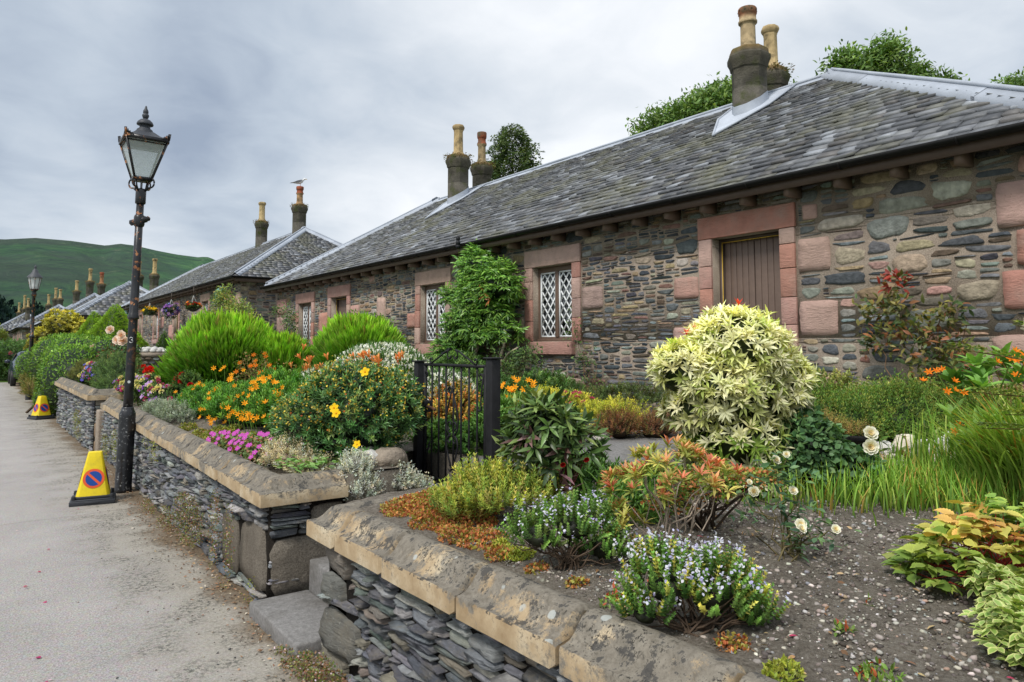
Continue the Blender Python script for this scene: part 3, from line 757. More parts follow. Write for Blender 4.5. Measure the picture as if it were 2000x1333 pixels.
def door(root, X, y0, y1, z0, z1, hinge=False):
    xr = X + .17; c = s(112, 94, 84); f = MB()
    f.box((xr - .05, y0, z0), (xr + .05, y0 + .035, z1), A(c) * .8); f.box((xr - .05, y1 - .045, z0), (xr + .05, y1, z1), A(c) * .55)
    f.box((xr - .05, y0 + .035, z1 - .04), (xr + .05, y1 - .045, z1), A(c) * .5)
    f.box((xr - .058, y1 - .055, z0), (xr - .052, y1 - .045, z1 - .04), s(196, 160, 60))
    f.box((xr - .058, y0 + .035, z1 - .05), (xr - .052, y1 - .055, z1 - .041), s(196, 160, 60))
    fr = f.build('door_frame', M['brown'], root)
    ym = (y0 + y1) / 2 - .005
    for a, b in ((y0 + .035, ym - .004), (ym + .004, y1 - .045)):
        d = MB(); n = 5; w = (b - a) / n
        for i in range(n):
            d.box((xr, a + i * w + .003, z0), (xr + .03 + .0 * i, a + (i + 1) * w - .003, z1 - .04), A(c) * random.uniform(.94, 1.05))
        d.box((xr + .012, a, z0), (xr + .026, b, z1 - .041), A(c) * .35)
        lf = d.build('door', M['brown'], fr, bevel=.003)
        if a > ym:
            h = MB(); h.lathe([(.0, 0), (.025, .003), (.028, .02), (.012, .03), (.012, .05)], (0, 0, 0), 12, c=s(170, 150, 110)); v = h.v[0]
            h.v[0] = np.stack([xr - .0 - (.05 - v[:, 2]), a + .06 + v[:, 0], 1.95 + v[:, 1]], -1); h.build('door_knob', M['lead'], lf, smooth=True)

def dressing(mb, X, y0, y1, z0, z1, w=.19, lh=.27, sill=True, longs=(), hh=.3):
    """sandstone blocks round an opening"""
    def blk(ya, yb, za, zb, d=.028, rev=.17):
        cc = pick(SAND, 1, .1)[0]; g = .004
        mb.box((X - d + random.uniform(-.004, .004), ya + g, za + g), (X + rev, yb - g, zb - g), cc)
    blk(y0 - w - .01, y1 + w + .01, z1, z1 + lh, .032)
    for side in (0, 1):
        z = z0
        while z < z1 - .02:
            h = hh * random.uniform(.85, 1.15)
            if z + h > z1 - .12: h = z1 - z
            if side: blk(y1, y1 + w, z, z + h)
            else: blk(y0 - w, y0, z, z + h)
            z += h
    if sill: blk(y0 - .06, y1 + .06, z0 - .2, z0 - .003, .075)

def cottage(label, xw, y0, y1, zb, ze, half, over=.33, opens=(), quoins=(), fine=True, ends=(1, 1), rise=2.42, hipr=None, cat='cottage', loc=None, sampler=rubble_sampler, longs=()):
    """long low hipped cottage whose front looks along -X; opens: (kind, y0, y1, z0, z1)"""
    root = thing('stone_cottage', label, cat, (xw, (y0 + y1) / 2, zb), 'stone cottages along the street')
    H = ze - .05 - zb; W = y1 - y0; depth = 2 * half - 2 * over + .0
    core = MB(); xb = xw + depth
    # front wall split round the openings
    ys = sorted({y0, y1} | {o[1] for o in opens} | {o[2] for o in opens}); zs = sorted({zb - .4, zb + H} | {o[3] for o in opens} | {o[4] for o in opens})
    for a, b in zip(ys[:-1], ys[1:]):
        for c, d in zip(zs[:-1], zs[1:]):
            my, mz = (a + b) / 2, (c + d) / 2
            if any(o[1] < my < o[2] and o[3] < mz < o[4] for o in opens): continue
            core.box((xw, a, c), (xw + .5, b, d), (1, 1, 1))
    core.box((xw + .5, y0, zb - .4), (xb, y0 + .5, zb + H)); core.box((xw + .5, y1 - .5, zb - .4), (xb, y1, zb + H)); core.box((xb - .5, y0 + .5, zb - .4), (xb, y1 - .5, zb + H))
    core.box((xw + .32, y0 + .5, zb - .4), (xw + .5, y1 - .5, zb + H), (1, 1, 1))
    wall = core.build('wall', M['mortar'], root)
    keep = []; drs = []
    for o in opens:
        k, a, b, c, d = o
        w = .19; lh = .27
        keep += [(a - w - y0 - .01, b + w - y0 + .01, c - (.2 if k == 'w' else .3) - zb, d + lh - zb + .005)]
        dr = MB(); drs.append(dr)
        if k == 'w': dressing(dr, xw, a, b, c, d, w, lh)
        else: dressing(dr, xw, a, b, c, d, w, lh, sill=False)
    q = [A(L_) for L_ in longs]
    for (a, b, c, d) in longs: keep.append((a - y0, b - y0, c - zb, d - zb))
    if fine:
        sb = MB(); ws = 2.4 if fine == 1 else 0.
        if ws: rubble_panel(sb, (xw, y0, zb), (0, 1, 0), (0, 0, 1), (-1, 0, 0), ws, H, keep, coarse_sampler)
        rubble_panel(sb, (xw, y0 + ws, zb), (0, 1, 0), (0, 0, 1), (-1, 0, 0), W - ws, H, [(a - ws, b - ws, c, d) for a, b, c, d in keep if b > ws], rubble_sampler)
        if ends[0]: rubble_panel(sb, (xw, y0, zb), (1, 0, 0), (0, 0, 1), (0, -1, 0), depth, H, [])
        sb.build('rubble_stonework', M['stone'], wall)
    else:
        sb = MB()
        for (O_, U_, N_, W_) in (((xw, y0, zb), (0, 1, 0), (-1, 0, 0), W), ((xw, y0, zb), (1, 0, 0), (0, -1, 0), depth)):
            R = pack(W_, H, .05, .05, keep if U_[1] else [], lambda: (random.uniform(.15, .5), random.choice((.05, .1, .1, .15, .2))))
            stones(sb, O_, U_, (0, 0, 1), N_, R, np.where(RG.uniform(0, 1, (len(R), 1)) < .5, pick(BIG, len(R)), pick(FLAT, len(R))), (.006, .02), .012, 8, 2, 5)
        sb.build('rubble_stonework', M['stone'], wall)
    for dr in drs: dr.build('opening_surround', M['sand'], wall, bevel=.005)
    if longs:
      for lg in longs:
        lb = MB()
        R = A([(a - y0, b - y0, c - zb, d - zb) for a, b, c, d in (lg,)])
        stones(lb, (xw, y0, zb), (0, 1, 0), (0, 0, 1), (-1, 0, 0), R, pick(SAND, len(R), .1), (.014, .024), .004, 28, 14, 30, .004, .01, .05, .004, .99)
        lb.build('quoin', M['sand'], wall)
    for o in opens:
        k, a, b, c, d = o
        if k == 'w': window(root, xw, a, b, c, d)
        else: door(root, xw, a, b, c, d)
    # roof
    xe = xw - over; xr = xe + half; xq = xe + 2 * half; ya, yb = y0 - over * ends[0], y1 + over * ends[1]
    hr = hipr or half; hr0, hr1 = hr * ends[0], hr * ends[1]; zr = ze + rise
    rb = MB()
    v = [(xe, ya, ze), (xe, yb, ze), (xq, yb, ze), (xq, ya, ze), (xr, ya + hr0, zr), (xr, yb - hr1, zr)]
    rb.add(v, q=[(1, 0, 4, 5), (3, 2, 5, 4), (0, 1, 2, 3)], t=[(0, 3, 4), (2, 1, 5)], c=s(50, 50, 50))
    roof = rb.build('roof', M['slate'], root)
    sl = MB(); S = math.hypot(half, rise); vf = A([half, 0, rise]) / S; nf = A([-rise, 0, half]) / S
    big = dict(exp=(.165, .105), wid=(.15, .27)) if fine else dict(exp=(.3, .22), wid=(.3, .5))
    slates(sl, (xe, ya, ze), (0, 1, 0), vf, nf, yb - ya, S, hr0, hr1, **big)
    for en, yy, sg, h_ in ((ends[0], ya, 1, hr0), (ends[1], yb, -1, hr1)):
        if not en or (not fine and sg < 0): continue
        S2 = math.hypot(h_, rise); v2 = A([0, sg * h_, rise]) / S2; n2 = A([0, -sg * rise, h_]) / S2
        slates(sl, (xe, yy, ze), (1, 0, 0), v2, n2, 2 * half, S2, half, half, **big)
    sl.build('slate', M['slate'], roof, smooth=False)
    ld = MB(); dn = A([-half, 0, -rise]) / S; dq = A([half, 0, -rise]) / S
    w = .14
    lead_strip(ld, v[4], v[5], dn, dq, .14)
    for en, c_, r_, sg in ((ends[0], (v[0], v[3]), v[4], 1), (ends[1], (v[1], v[2]), v[5], -1)):
        if not en: continue
        for cc, xs in zip(c_, (-1, 1)):
            up = A(r_, float) - A(cc, float); up /= np.linalg.norm(up)
            a = np.cross(up, A([0, 0, 1.])); a /= np.linalg.norm(a)
            # two in-slope directions at right angles to the hip
            S2 = math.hypot(hr, rise)
            nA = A([xs * rise, 0, half]) / S; nB = A([0, -sg * rise, hr]) / S2
            dA = np.cross(nA, up); dA /= np.linalg.norm(dA); dB = np.cross(nB, up); dB /= np.linalg.norm(dB)
            if dA[1] * sg < 0: dA = -dA
            if dB[0] * xs > 0: dB = -dB
            lead_strip(ld, A(cc, float) + up * .05, r_, dA, dB, w, .085)
    ld.build('lead_flashing', M['lead'], roof)
    # eaves: fascia, soffit, gutter, rafter ends
    bc = s(98, 82, 74); fb = MB()
    fb.box((xe - .012, ya, ze - .12), (xe + .016, yb, ze - .005), bc)
    fb.box((xe + .018, ya + .02, ze - .045), (xw + .02, yb - .02, ze - .02), A(bc) * .5)
    if ends[0]:
        fb.box((xe + .017, ya - .012, ze - .16), (xq, ya + .016, ze - .005), bc); fb.box((xe + .02, ya + .018, ze - .044), (xq - .02, y0 + .02, ze - .021), A(bc) * .5)
    if ends[1]: fb.box((xe + .017, yb - .016, ze - .16), (xq, yb + .012, ze - .005), bc)
    fb.build('fascia', M['brown'], root)
    gb = MB()
    def gut(a, b, side):
        a, b, side = A(a, float), A(b, float), A(side, float)
        an = np.linspace(-pi, 0, 8); V_ = []
        for e in (a, b):
            V_ += [e + side * (.057 * cos(t)) + A([0, 0, .057 * sin(t)]) for t in an] + [e + side * (.05 * cos(t)) + A([0, 0, .05 * sin(t)]) for t in an[::-1]]
        n = 16
        gb.add(V_, q=[(i, (i + 1) % n, (i + 1) % n + n, i + n) for i in range(n)] + [(0, 1, 14, 15), (7 + 16, 6 + 16, 9 + 16, 8 + 16)], c=(.012, .012, .012))
        L = np.linalg.norm(b - a); k = max(1, int(L / 1.))
        for i in range(k + 1):
            p = a + (b - a) * i / k
            gb.tube([p + side * .062 * cos(t) + A([0, 0, .062 * sin(t)]) for t in np.linspace(-pi, 0, 7)], .008, 4, c=(.02, .02, .02))
    gut((xe - .065, ya - .1, ze + .012), (xe - .065, yb + .05, ze + .012), (-1, 0, 0))
    if ends[0]: gut((xe - .1, ya - .065, ze + .012), (xq, ya - .065, ze + .012), (0, -1, 0))
    if ends[1] and fine: gut((xe - .1, yb + .065, ze + .012), (xq, yb + .065, ze + .012), (0, 1, 0))
    gb.build('gutter', M['black'], root)
    if fine:
        yy = ya + .45; me = None
        while yy < yb - .2:
            if me is None:
                r = MB(); r.box((xe + .05, yy - .032, ze - .185), (xw + .02, yy + .032, ze - .05), A(bc) * 1.5)
                first = r.build('rafter_end', M['brown'], root); me = first; y_first = yy
            else:
                d = first.copy(); COL.objects.link(d); d.parent = root; d.location = (0, yy - y_first, 0)
            yy += .55 if fine == 1 else .6
    return root, roof

# ================================================================== SETTING
def gz(x, y):
    """height of the raised garden ground"""
    x = A(x, float); y = A(y, float)
    z = .78 + .012 * np.sin(x * 2.1 + y) + .010 * np.sin(y * 3.3 - x * 1.4) + .018 * np.clip(x - 2, 0, 6)
    z = z - .075 * np.clip((2.2 - x) / .5, 0, 1) * np.clip((y - 3.9) / .4, 0, 1) - .02 * np.clip((1.9 - x) / .25, 0, 1)
    z = z + .30 * np.clip((y - 20) / 6, 0, 1) * np.clip((x - 3.2) / 2, 0, 1)
    return z

def sheet(name, xs, ys, zf, mat, skip=None, kind='structure'):
    X, Y = np.meshgrid(xs, ys); Z = zf(X, Y) if callable(zf) else np.full_like(X, zf)
    mb = MB(); nx, ny = len(xs), len(ys); q = []
    for j in range(ny - 1):
        for i in range(nx - 1):
            if skip and skip((xs[i] + xs[i + 1]) / 2, (ys[j] + ys[j + 1]) / 2): continue
            q.append((j * nx + i, j * nx + i + 1, (j + 1) * nx + i + 1, (j + 1) * nx + i))
    mb.add(np.stack([X, Y, Z], -1).reshape(-1, 3), q=q)
    return tag(mb.build(name, mat, smooth=True), kind=kind)

sheet('ground', np.linspace(-3000, 3000, 41), np.linspace(-3000, 3000, 41), -.03, M['grassland'])
sheet('road', np.linspace(-6.5, 1.75, 12), np.linspace(-8, 41, 40), 0., M['road'])
NOTCH = (2.85, 3.70, 4.50)
def fine_axis(a, b, f0, f1, df, dc):
    r = [a]
    while r[-1] < b - 1e-6: r.append(min(b, r[-1] + (df if f0 <= r[-1] < f1 else dc)))
    return A(r)
gx = np.concatenate([fine_axis(1.585, 2.85, 0, 9, .045, .1), fine_axis(2.85, 4.4, 0, 9, .05, .1)[1:], fine_axis(4.4, 34, 0, 1, .4, .8)[1:]])
gy = np.concatenate([fine_axis(-3, 3.7, .3, 4, .05, .4), fine_axis(3.7, 4.5, 0, 9, .1, .1)[1:], fine_axis(4.5, 62, 0, 8, .2, .8)[1:]])
def gzf(X, Y):
    r = np.random.default_rng(3); n = r.normal(0, 1, X.shape)
    fine = (X < 4.5) & (Y < 4)
    return gz(X, Y) + np.where(fine, n * .004, 0)
sheet('garden_soil', gx, gy, gzf, M['soil'], skip=lambda x, y: (x < NOTCH[0] and NOTCH[1] < y < NOTCH[2]) or (x < 2.02 and 4.4 < y < 4.66) or (2.45 < x < 2.93 and 4.4 < y < 5.2))
# passage and steps up to the gate
st = thing('garden_steps', 'worn concrete steps rising from the road through the gap in the low wall', 'steps', (1.35, 4.1, 0))
for i, (xa, xb, zt) in enumerate(((1.375, 1.74, .085), (1.742, 2.12, .27), (2.122, 2.5, .47), (2.502, 2.846, .58))):
    b = MB(); b.box((xa, 3.705 if i == 0 else 3.702, -.02), (xb, 4.50 if i == 0 else 4.498, zt)); b.build('step', M['path'], st, bevel=.012)
b = MB(); b.box((2.45, 4.502, -.02), (2.93, 5.2, .56)); b.build('landing', M['path'], st)
pm = MB(); pv = [(2.86, 3.15), (3.4, 3.3), (4.3, 3.62), (5.4, 3.95), (6.4, 4.35), (6.98, 4.5), (6.98, 5.45), (6.2, 5.2), (5.2, 4.65), (4.1, 4.35), (3.4, 4.3), (2.86, 4.5)]
n = len(pv) // 2
pm.add([(x, y, float(gz(x, y)) + .018) for x, y in pv] + [(x, y, float(gz(x, y)) - .05) for x, y in pv],
       q=[(i, i + 1, 2 * n - 2 - i, 2 * n - 1 - i) for i in range(n - 1)] + [(i, i + 2 * n, (i + 1) % (2 * n) + 2 * n, (i + 1) % (2 * n)) for i in range(2 * n)])
tag(pm.build('garden_path', M['path']), kind='structure')

# hills: elevation profile against the sky, by azimuth from +Y (degrees, clockwise)
def az(px): return 36.6 + math.degrees(math.atan((px - 1000) / 1400))
prof = [(-2600, 560), (-900, 470), (-300, 448), (-100, 452), (0, 457), (60, 454), (130, 460), (200, 470), (228, 466), (258, 470), (300, 480), (340, 488), (385, 494), (398, 492), (412, 497), (425, 504), (440, 522), (520, 560), (640, 590), (800, 615), (1000, 635), (1500, 650), (2600, 655)]
pa = A([az(p) for p, _ in prof]); pe = A([(680 - y) / math.hypot(1400, (p - 1000)) for p, y in prof])
aa = np.radians(np.linspace(-40, 100, 420)); rr = np.linspace(330, 2300, 46)
AA, RR = np.meshgrid(aa, rr)
pk = np.interp(np.degrees(AA), pa, pe) * 1500
tt = np.clip((RR - 420) / 1080, 0, 1); hh = pk * tt ** 1.15 * np.where(RR > 1500, 1 - (RR - 1500) / 1600, 1)
rn = np.random.default_rng(9)
for k in range(26):
    w = rn.normal(0, .012 if k < 12 else .035, 2); a_ = 10 if k < 12 else 3.4
    hh += np.sin(RR * np.sin(AA) * w[0] + RR * np.cos(AA) * w[1] + rn.uniform(0, 6)) * a_ * .32 * np.clip((RR - 420) / 400, 0, 1) * np.clip((1500 - RR) / 250, 0, 1)
hh = np.minimum(hh, pk * np.minimum(RR / 1500, 1) * .985 + np.where(np.abs(RR - 1500) < 30, 2, 0)) - 4
mb = MB(); nx = len(aa)
mb.add(np.stack([RR * np.sin(AA), RR * np.cos(AA), hh], -1).reshape(-1, 3), q=[(j * nx + i, j * nx + i + 1, (j + 1) * nx + i + 1, (j + 1) * nx + i) for j in range(len(rr) - 1) for i in range(nx - 1)])
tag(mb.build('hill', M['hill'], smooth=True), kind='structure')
# wooded lower slopes
mb = MB(); 
def hill_h(a, r):
    p_ = np.interp(np.degrees(a), pa, pe) * 1500
    return p_ * np.clip((r - 420) / 1080, 0, 1) ** 1.15 - 4
n = 7000; a = np.radians(RG.uniform(-6, 36, n)); r = RG.uniform(440, 700, n)
lim = 590 - 60 * np.clip((np.degrees(a) - 1) / 9, 0, 1) + 60 * np.sin(a * 60) + 40 * np.sin(a * 143)
k = r < lim; a, r = a[k], r[k]; z = hill_h(a, r)
P = np.stack([r * np.sin(a), r * np.cos(a), z], -1); n = len(P)
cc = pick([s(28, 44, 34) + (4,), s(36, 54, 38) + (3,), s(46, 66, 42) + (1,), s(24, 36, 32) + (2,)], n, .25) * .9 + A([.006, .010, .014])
for j in range(7):
    D = RG.normal(0, .6, (n, 3)) + A([0, 0, .9])
    inst(mb, T['clump'], P + RG.normal(0, 1.7, P.shape) + A([0, 0, 3.]), D, None, RG.uniform(4, 8, n), cc * RG.uniform(.7, 1.2, (n, 1)))
tag(mb.build('distant_wood', M['farwood']), 'dark deciduous wood covering the lower slopes of the green hill', 'woodland', kind='stuff')

# ================================================================== COTTAGES
o1 = [('d', 4.50, 5.40, .85, 2.90), ('w', 7.93, 8.86, 1.70, 2.86), ('w', 11.50, 12.46, 1.68, 2.83), ('d', 16.0, 16.95, .9, 2.84), ('w', 18.25, 19.2, 1.65, 2.8)]
longs = [(3.92, 4.29, 2.40, 2.76), (3.86, 4.29, 1.72, 2.10), (3.90, 4.29, 1.0, 1.33), (5.61, 6.0, 2.20, 2.48), (5.61, 6.02, 1.62, 1.86), (5.61, 5.98, 1.0, 1.25), (7.28, 7.72, 2.15, 2.48),
         (9.09, 9.4, 2.40, 2.7), (9.09, 9.5, 1.8, 2.1), (10.95, 11.29, 2.2, 2.5), (12.68, 13.0, 2.0, 2.3), (14.0, 14.4, 2.2, 2.7), (15.3, 15.78, 2.1, 2.6), (17.16, 17.7, 1.9, 2.5), (20.2, 20.98, 2.55, 3.0), (20.35, 20.98, 2.0, 2.5), (20.2, 20.98, 1.4, 1.95),
         (2.0, 2.42, 2.62, 3.02), (2.0, 2.40, 1.92, 2.26), (2.0, 2.5, 1.35, 1.72), (1.9, 2.28, 2.28, 2.6), (1.9, 2.5, .9, 1.3), (4.05, 4.22, 2.95, 3.12)]
root1, roof1 = cottage('nearest long stone cottage with pink sandstone door and window surrounds behind the flower beds', 7.0, 1.9, 20.98, .80, 3.38, 3.5, .30, o1, fine=1, longs=longs, rise=2.33, hipr=4.0)
def flash(root, x, y, z, slope_dx, r=.27):
    mb = MB(); c = A(s(184, 191, 202)); k = 2.33 / 3.5
    f = lambda xx: z + (xx - x) * k
    mb.add([(x - .95, y - .02, f(x - .95) + .045), (x - r * .7, y - r - .2, f(x - r * .7) + .055), (x + .5, y - r - .24, f(x + .5) + .055), (x + .5, y + r + .24, f(x + .5) + .055), (x - r * .7, y + r + .2, f(x - r * .7) + .055)], t=[(0, 1, 4)], q=[(1, 2, 3, 4)], c=c)
    mb.tube([(x - .95, y, f(x - .95) + .05), (x - r * .7, y - r - .2, f(x - r * .7) + .06), (x + .5, y - r - .24, f(x + .5) + .06)], .02, 5, c=c * .9)
    mb.tube([(x - .95, y, f(x - .95) + .05), (x - r * .7, y + r + .2, f(x - r * .7) + .06), (x + .5, y + r + .24, f(x + .5) + .06)], .02, 5, c=c * .9)
    # upstand round the stack
    a = np.arange(9) * 2 * pi / 8 + pi / 8
    V_ = []
    for t in a:
        px_, py_ = x + (r + .012) * cos(t), y + (r + .012) * sin(t); V_ += [(px_, py_, f(px_) + .02), (px_, py_, f(px_) + .20)]
    mb.add(V_, q=[(2 * i, 2 * i + 2, 2 * i + 3, 2 * i + 1) for i in range(8)], c=c * .85)
    mb.build('lead_flashing', M['lead'], root)
rz = lambda x, xe=6.7, ze=3.38, h=3.5, r=2.33: ze + min(x - xe, 2 * h - (x - xe)) * r / h
chimney(root1, 9.7, 6.70, rz(9.7) - .35, 6.36, 7.06, .275, 2, .12, s(188, 166, 130))
chimney(root1, 10.85, 7.05, rz(10.85) - .35, 6.42, 7.20, .25, 0, .12, s(196, 172, 128), moss=True)
chimney(root1, 9.7, 15.38, rz(9.7) - .35, 6.53, 7.34, .27, 0, .125, s(184, 160, 118), moss=True)
chimney(root1, 10.75, 15.85, rz(10.75) - .35, 6.58, 7.46, .26, 1, .11, s(178, 156, 118), moss=True)
for y in (6.70, 15.38): flash(roof1, 9.7, y, rz(9.7), 0)

o2 = [('d', 24.6, 25.5, 1.3, 3.2), ('w', 27.4, 28.4, 2.2, 3.32), ('d', 32.2, 33.1, 1.25, 3.3), ('w', 36.4, 37.4, 2.0, 3.2), ('d', 40.5, 41.4, 1.3, 3.3)]
root2, roof2 = cottage('second stone cottage with flower baskets hung along its eaves, seagull on its chimney', 6.65, 23.5, 45.6, 1.15, 3.85, 3.55, .3, o2, fine=2, rise=2.3, longs=[(23.52, 24.0, 2.9, 3.4), (23.52, 23.9, 2.2, 2.8), (29.2, 30.0, 2.4, 2.9), (33.4, 34.0, 2.0, 2.6), (35.2, 35.9, 2.5, 3.)])
rz2 = lambda x: 3.85 + (3.55 - abs(x - 6.35 - 3.55)) * 2.3 / 3.55
chimney(root2, 9.9, 27.35, 5.75, 7.22, 7.95, .26, 1, .12, s(186, 150, 110), moss=True)
chimney(root2, 9.9, 32.05, 5.75, 7.24, 8.10, .25, 0, .13, s(190, 168, 124), moss=True)
W4 = lambda xs: [('w', y, y + .9, 1.9, 2.9) for y in xs]
def far_cottage(lab, xe, ya, yb, zb, ze, half, rise, chs, ops):
    r, f = cottage(lab, xe + .3, ya + .3, yb - .3, zb, ze, half, .3, ops, fine=0, rise=rise)
    for (x, y, zc, zt, st_) in chs: chimney(r, x, y, ze + rise - .9, zc, zt, .27, st_, .13, s(190, 166, 118) if st_ == 0 else s(178, 130, 92), moss=zt > 7.4)
    return r
far_cottage('third cottage behind the bright conifer, white lead hip and paired chimneys at its near end', 4.2, 47.3, 58.5, 1.0, 3.45, 3.3, 2.25, [(8.9, 50.6, 6.35, 7.35, 0), (8.1, 51.3, 6.3, 7.2, 0)], W4([49.5, 52.5]) + [('d', 54.5, 55.5, 1.1, 3.)])
far_cottage('fourth cottage, two chimneys on its near hip end between the conifer and the lamp', 3.7, 60., 76.5, .9, 3.45, 3.3, 2.25, [(6.9, 65.5, 6.9, 7.9, 0), (7.5, 63.8, 6.6, 7.5, 1), (6.7, 73., 6.6, 7.5, 0)], W4([62.5, 67, 71.5, 74]) + [('d', 64.7, 65.7, 1.1, 3.)])
far_cottage('fifth cottage, with clustered chimneys above the far street lamp', 2.8, 78.5, 99., .8, 3.45, 3.3, 2.25, [(6.1, 86., 6.6, 7.7, 0), (5.9, 92., 6.3, 7.4, 0), (6.3, 83.5, 6.5, 7.4, 0)], W4([81, 86, 92, 96]) + [('d', 83.5, 84.5, 1.1, 3.)])
far_cottage('farthest cottage at the left end of the row, three pale chimney pots', 1.2, 102., 126, .8, 3.6, 3.3, 2.25, [(4.4, 108, 6.5, 8.2, 0), (4.6, 104, 6.5, 7.6, 0), (4.2, 117, 6.4, 7.7, 0)], W4([105, 110, 116, 121]) + [('d', 107.5, 108.5, 1.1, 3.)])

# black sensor on the gutter, teal boxes under the eaves
t = thing('gutter_light', 'small black cylindrical light on the gutter above the wisteria', 'light', (6.52, 10.33, 3.4))
mb = MB(); mb.lathe([(.0, 0), (.035, .002), (.04, .05), (.03, .055), (.03, .065), (.04, .07), (.04, .12), (.03, .125), (.03, .14), (.036, .145), (.034, .19), (.012, .21), (0, .21)], (6.52, 10.33, 3.30), 12, c=(.02, .021, .024)); mb.build('housing', M['black'], t, smooth=True)
mb = MB(); mb.tube([(6.52, 10.33, 3.3), (6.56, 10.36, 3.2), (6.6, 10.40, 3.13), (6.7, 10.5, 3.08), (6.75, 10.6, 2.95)], .006, 5, c=s(90, 96, 50)); mb.build('cable', M['plain'], t)
for (x, y, z, lab) in ((6.25, 24.35, 3.30, 'teal verdigris box lantern under the eave beside the climber on the second cottage'), (6.25, 43.3, 3.3, 'teal box lantern at the far end of the second cottage, behind the lamp post')):
    t = thing('wall_lantern', lab, 'lantern', (x, y, z), 'teal lanterns under the second cottage eaves'); c = A(s(92, 142, 132))
    mb = MB(); w = .13
    v = [(-w, -w, .12), (w, -w, .12), (w, w, .12), (-w, w, .12), (-w * .7, -w * .7, -.25), (w * .7, -w * .7, -.25), (w * .7, w * .7, -.25), (-w * .7, w * .7, -.25)]
    mb.add(A(v) + A([x, y, z]), q=[(4, 5, 6, 7)[::-1], (0, 1, 5, 4)[::-1], (1, 2, 6, 5)[::-1], (2, 3, 7, 6)[::-1], (3, 0, 4, 7)[::-1]], c=c * .6); mb.build('lantern_body', M['plain'], t)
    mb = MB(); mb.lathe([(.2, .12), (.21, .14), (.08, .24), (.03, .26), (.03, .3), (0, .32)], (x, y, z), 4, c=c, rot=pi / 4)
    for sx, sy in ((-1, -1), (1, -1), (1, 1), (-1, 1)): mb.bar((x + sx * w, y + sy * w, z + .12), (x + sx * w * .7, y + sy * w * .7, z - .25), .022, .022, c)
    mb.build('lantern_frame', M['plain'], t); mb = MB(); mb.bar((x, y, z + .28), (x + .4, y, z + .34), .025, .025, c * .5); mb.build('bracket', M['plain'], t)

# television aerial behind the second ridge
t = thing('roof_aerial', 'small grey television aerial just visible behind the ridge of the second cottage', 'aerial', (10.6, 41, 5.7))
mb = MB(); mb.tube([(10.6, 41, 5.6), (10.6, 41, 6.45)], .02, 6, c=(.3, .3, .3)); mb.build('mast', M['lead'], t)
mb = MB(); mb.tube([(10.2, 41, 6.25), (11, 41, 6.45)], .012, 5, c=(.4, .4, .4))
for i in range(8): mb.tube([(10.2 + i * .1, 40.85, 6.26 + i * .025), (10.2 + i * .1, 41.15, 6.26 + i * .025)], .008, 4, c=(.4, .4, .4))
mb.build('antenna', M['lead'], t)

# ================================================================== LOW WALLS
PROF = A([(0, 0), (0, .072), (.004, .079), (.018, .080), (.040, .087), (.060, .104), (.078, .128), (.096, .150), (.118, .162), (.145, .164), (.17, .157), (.20, .138), (.225, .10), (.235, .05), (.235, 0)])
def coping_stone(parent, sta, nz=0.):
    """sta: list of (x, y, z, inx, iny)"""
    mb = MB(); n = len(PROF); R = []
    P = [A(q, float) for q in sta]; out = []
    for a, b in zip(P[:-1], P[1:]):
        L = np.linalg.norm(b[:3] - a[:3]); k = max(1, int(L / .06))
        out += [a + (b - a) * i / k for i in range(k)]
    out.append(P[-1])
    first, last = out[0], out[-1]
    d0 = unit(out[1][:3] - first[:3]); d1 = unit(last[:3] - out[-2][:3])
    A0 = first.copy(); A0[:3] += d0 * .014; B0 = last.copy(); B0[:3] -= d1 * .014
    out = [first, A0] + out[1:-1] + [B0, last]
    sd = random.uniform(0, 99); V_ = []
    for i, q in enumerate(out):
        e = i in (0, len(out) - 1); sh = .013 if e else 0
        for u, z in PROF:
            uu = u + (sh if u < .12 else -sh); zz = z - sh * (1 if z > .02 else -1)
            w = (.0008 * math.sin(q[1] * 19 + u * 31 + sd) + .0012 * math.sin(q[1] * 7.3 + q[0] * 9 + sd * 2 + z * 20)) * (.4 if z < .08 else 1)
            V_.append((q[0] + q[3] * (uu + w), q[1] + q[4] * (uu + w), q[2] + zz + w * 1.2))
    m = len(out)
    Q = [(i * n + j, i * n + (j + 1) % n, (i + 1) * n + (j + 1) % n, (i + 1) * n + j) for i in range(m - 1) for j in range(n)]
    c0 = A(V_[:n]).mean(0); c1 = A(V_[-n:]).mean(0); V_ += [tuple(c0), tuple(c1)]
    t = [(m * n, (j + 1) % n, j) for j in range(n)] + [(m * n + 1, (m - 1) * n + j, (m - 1) * n + (j + 1) % n) for j in range(n)]
    mb.add(V_, t=t, q=Q)
    # orientation depends on the sweep; recalculated below
    o = mb.build('coping_stone', M['coping'], parent, smooth=True)
    import bmesh
    bm = bmesh.new(); bm.from_mesh(o.data); bmesh.ops.recalc_face_normals(bm, faces=bm.faces); bm.to_mesh(o.data); bm.free()
    md = o.modifiers.new('es', 'EDGE_SPLIT'); md.split_angle = radians(38)
    return o
SL = [s(122, 125, 128) + (4,), s(102, 105, 110) + (4,), s(146, 148, 148) + (3.5,), s(80, 83, 88) + (3,), s(132, 126, 114) + (2,), s(166, 166, 160) + (1.2,), s(112, 120, 116) + (1.2,)]
def slate_face(mb, O, U, N, W, H, keep=(), sampler=slate_sampler, dep=(.012, .05)):
    R = pack(W, H, .02, .01, list(keep), sampler)
    R = R[(R[:, 1] - R[:, 0]) > .03]
    c = pick(SL, len(R), .18)
    stones(mb, O, U, (0, 0, 1), N, R, c, dep, .001, 12, 5., 18., .025, .05, .22, .003, .97)

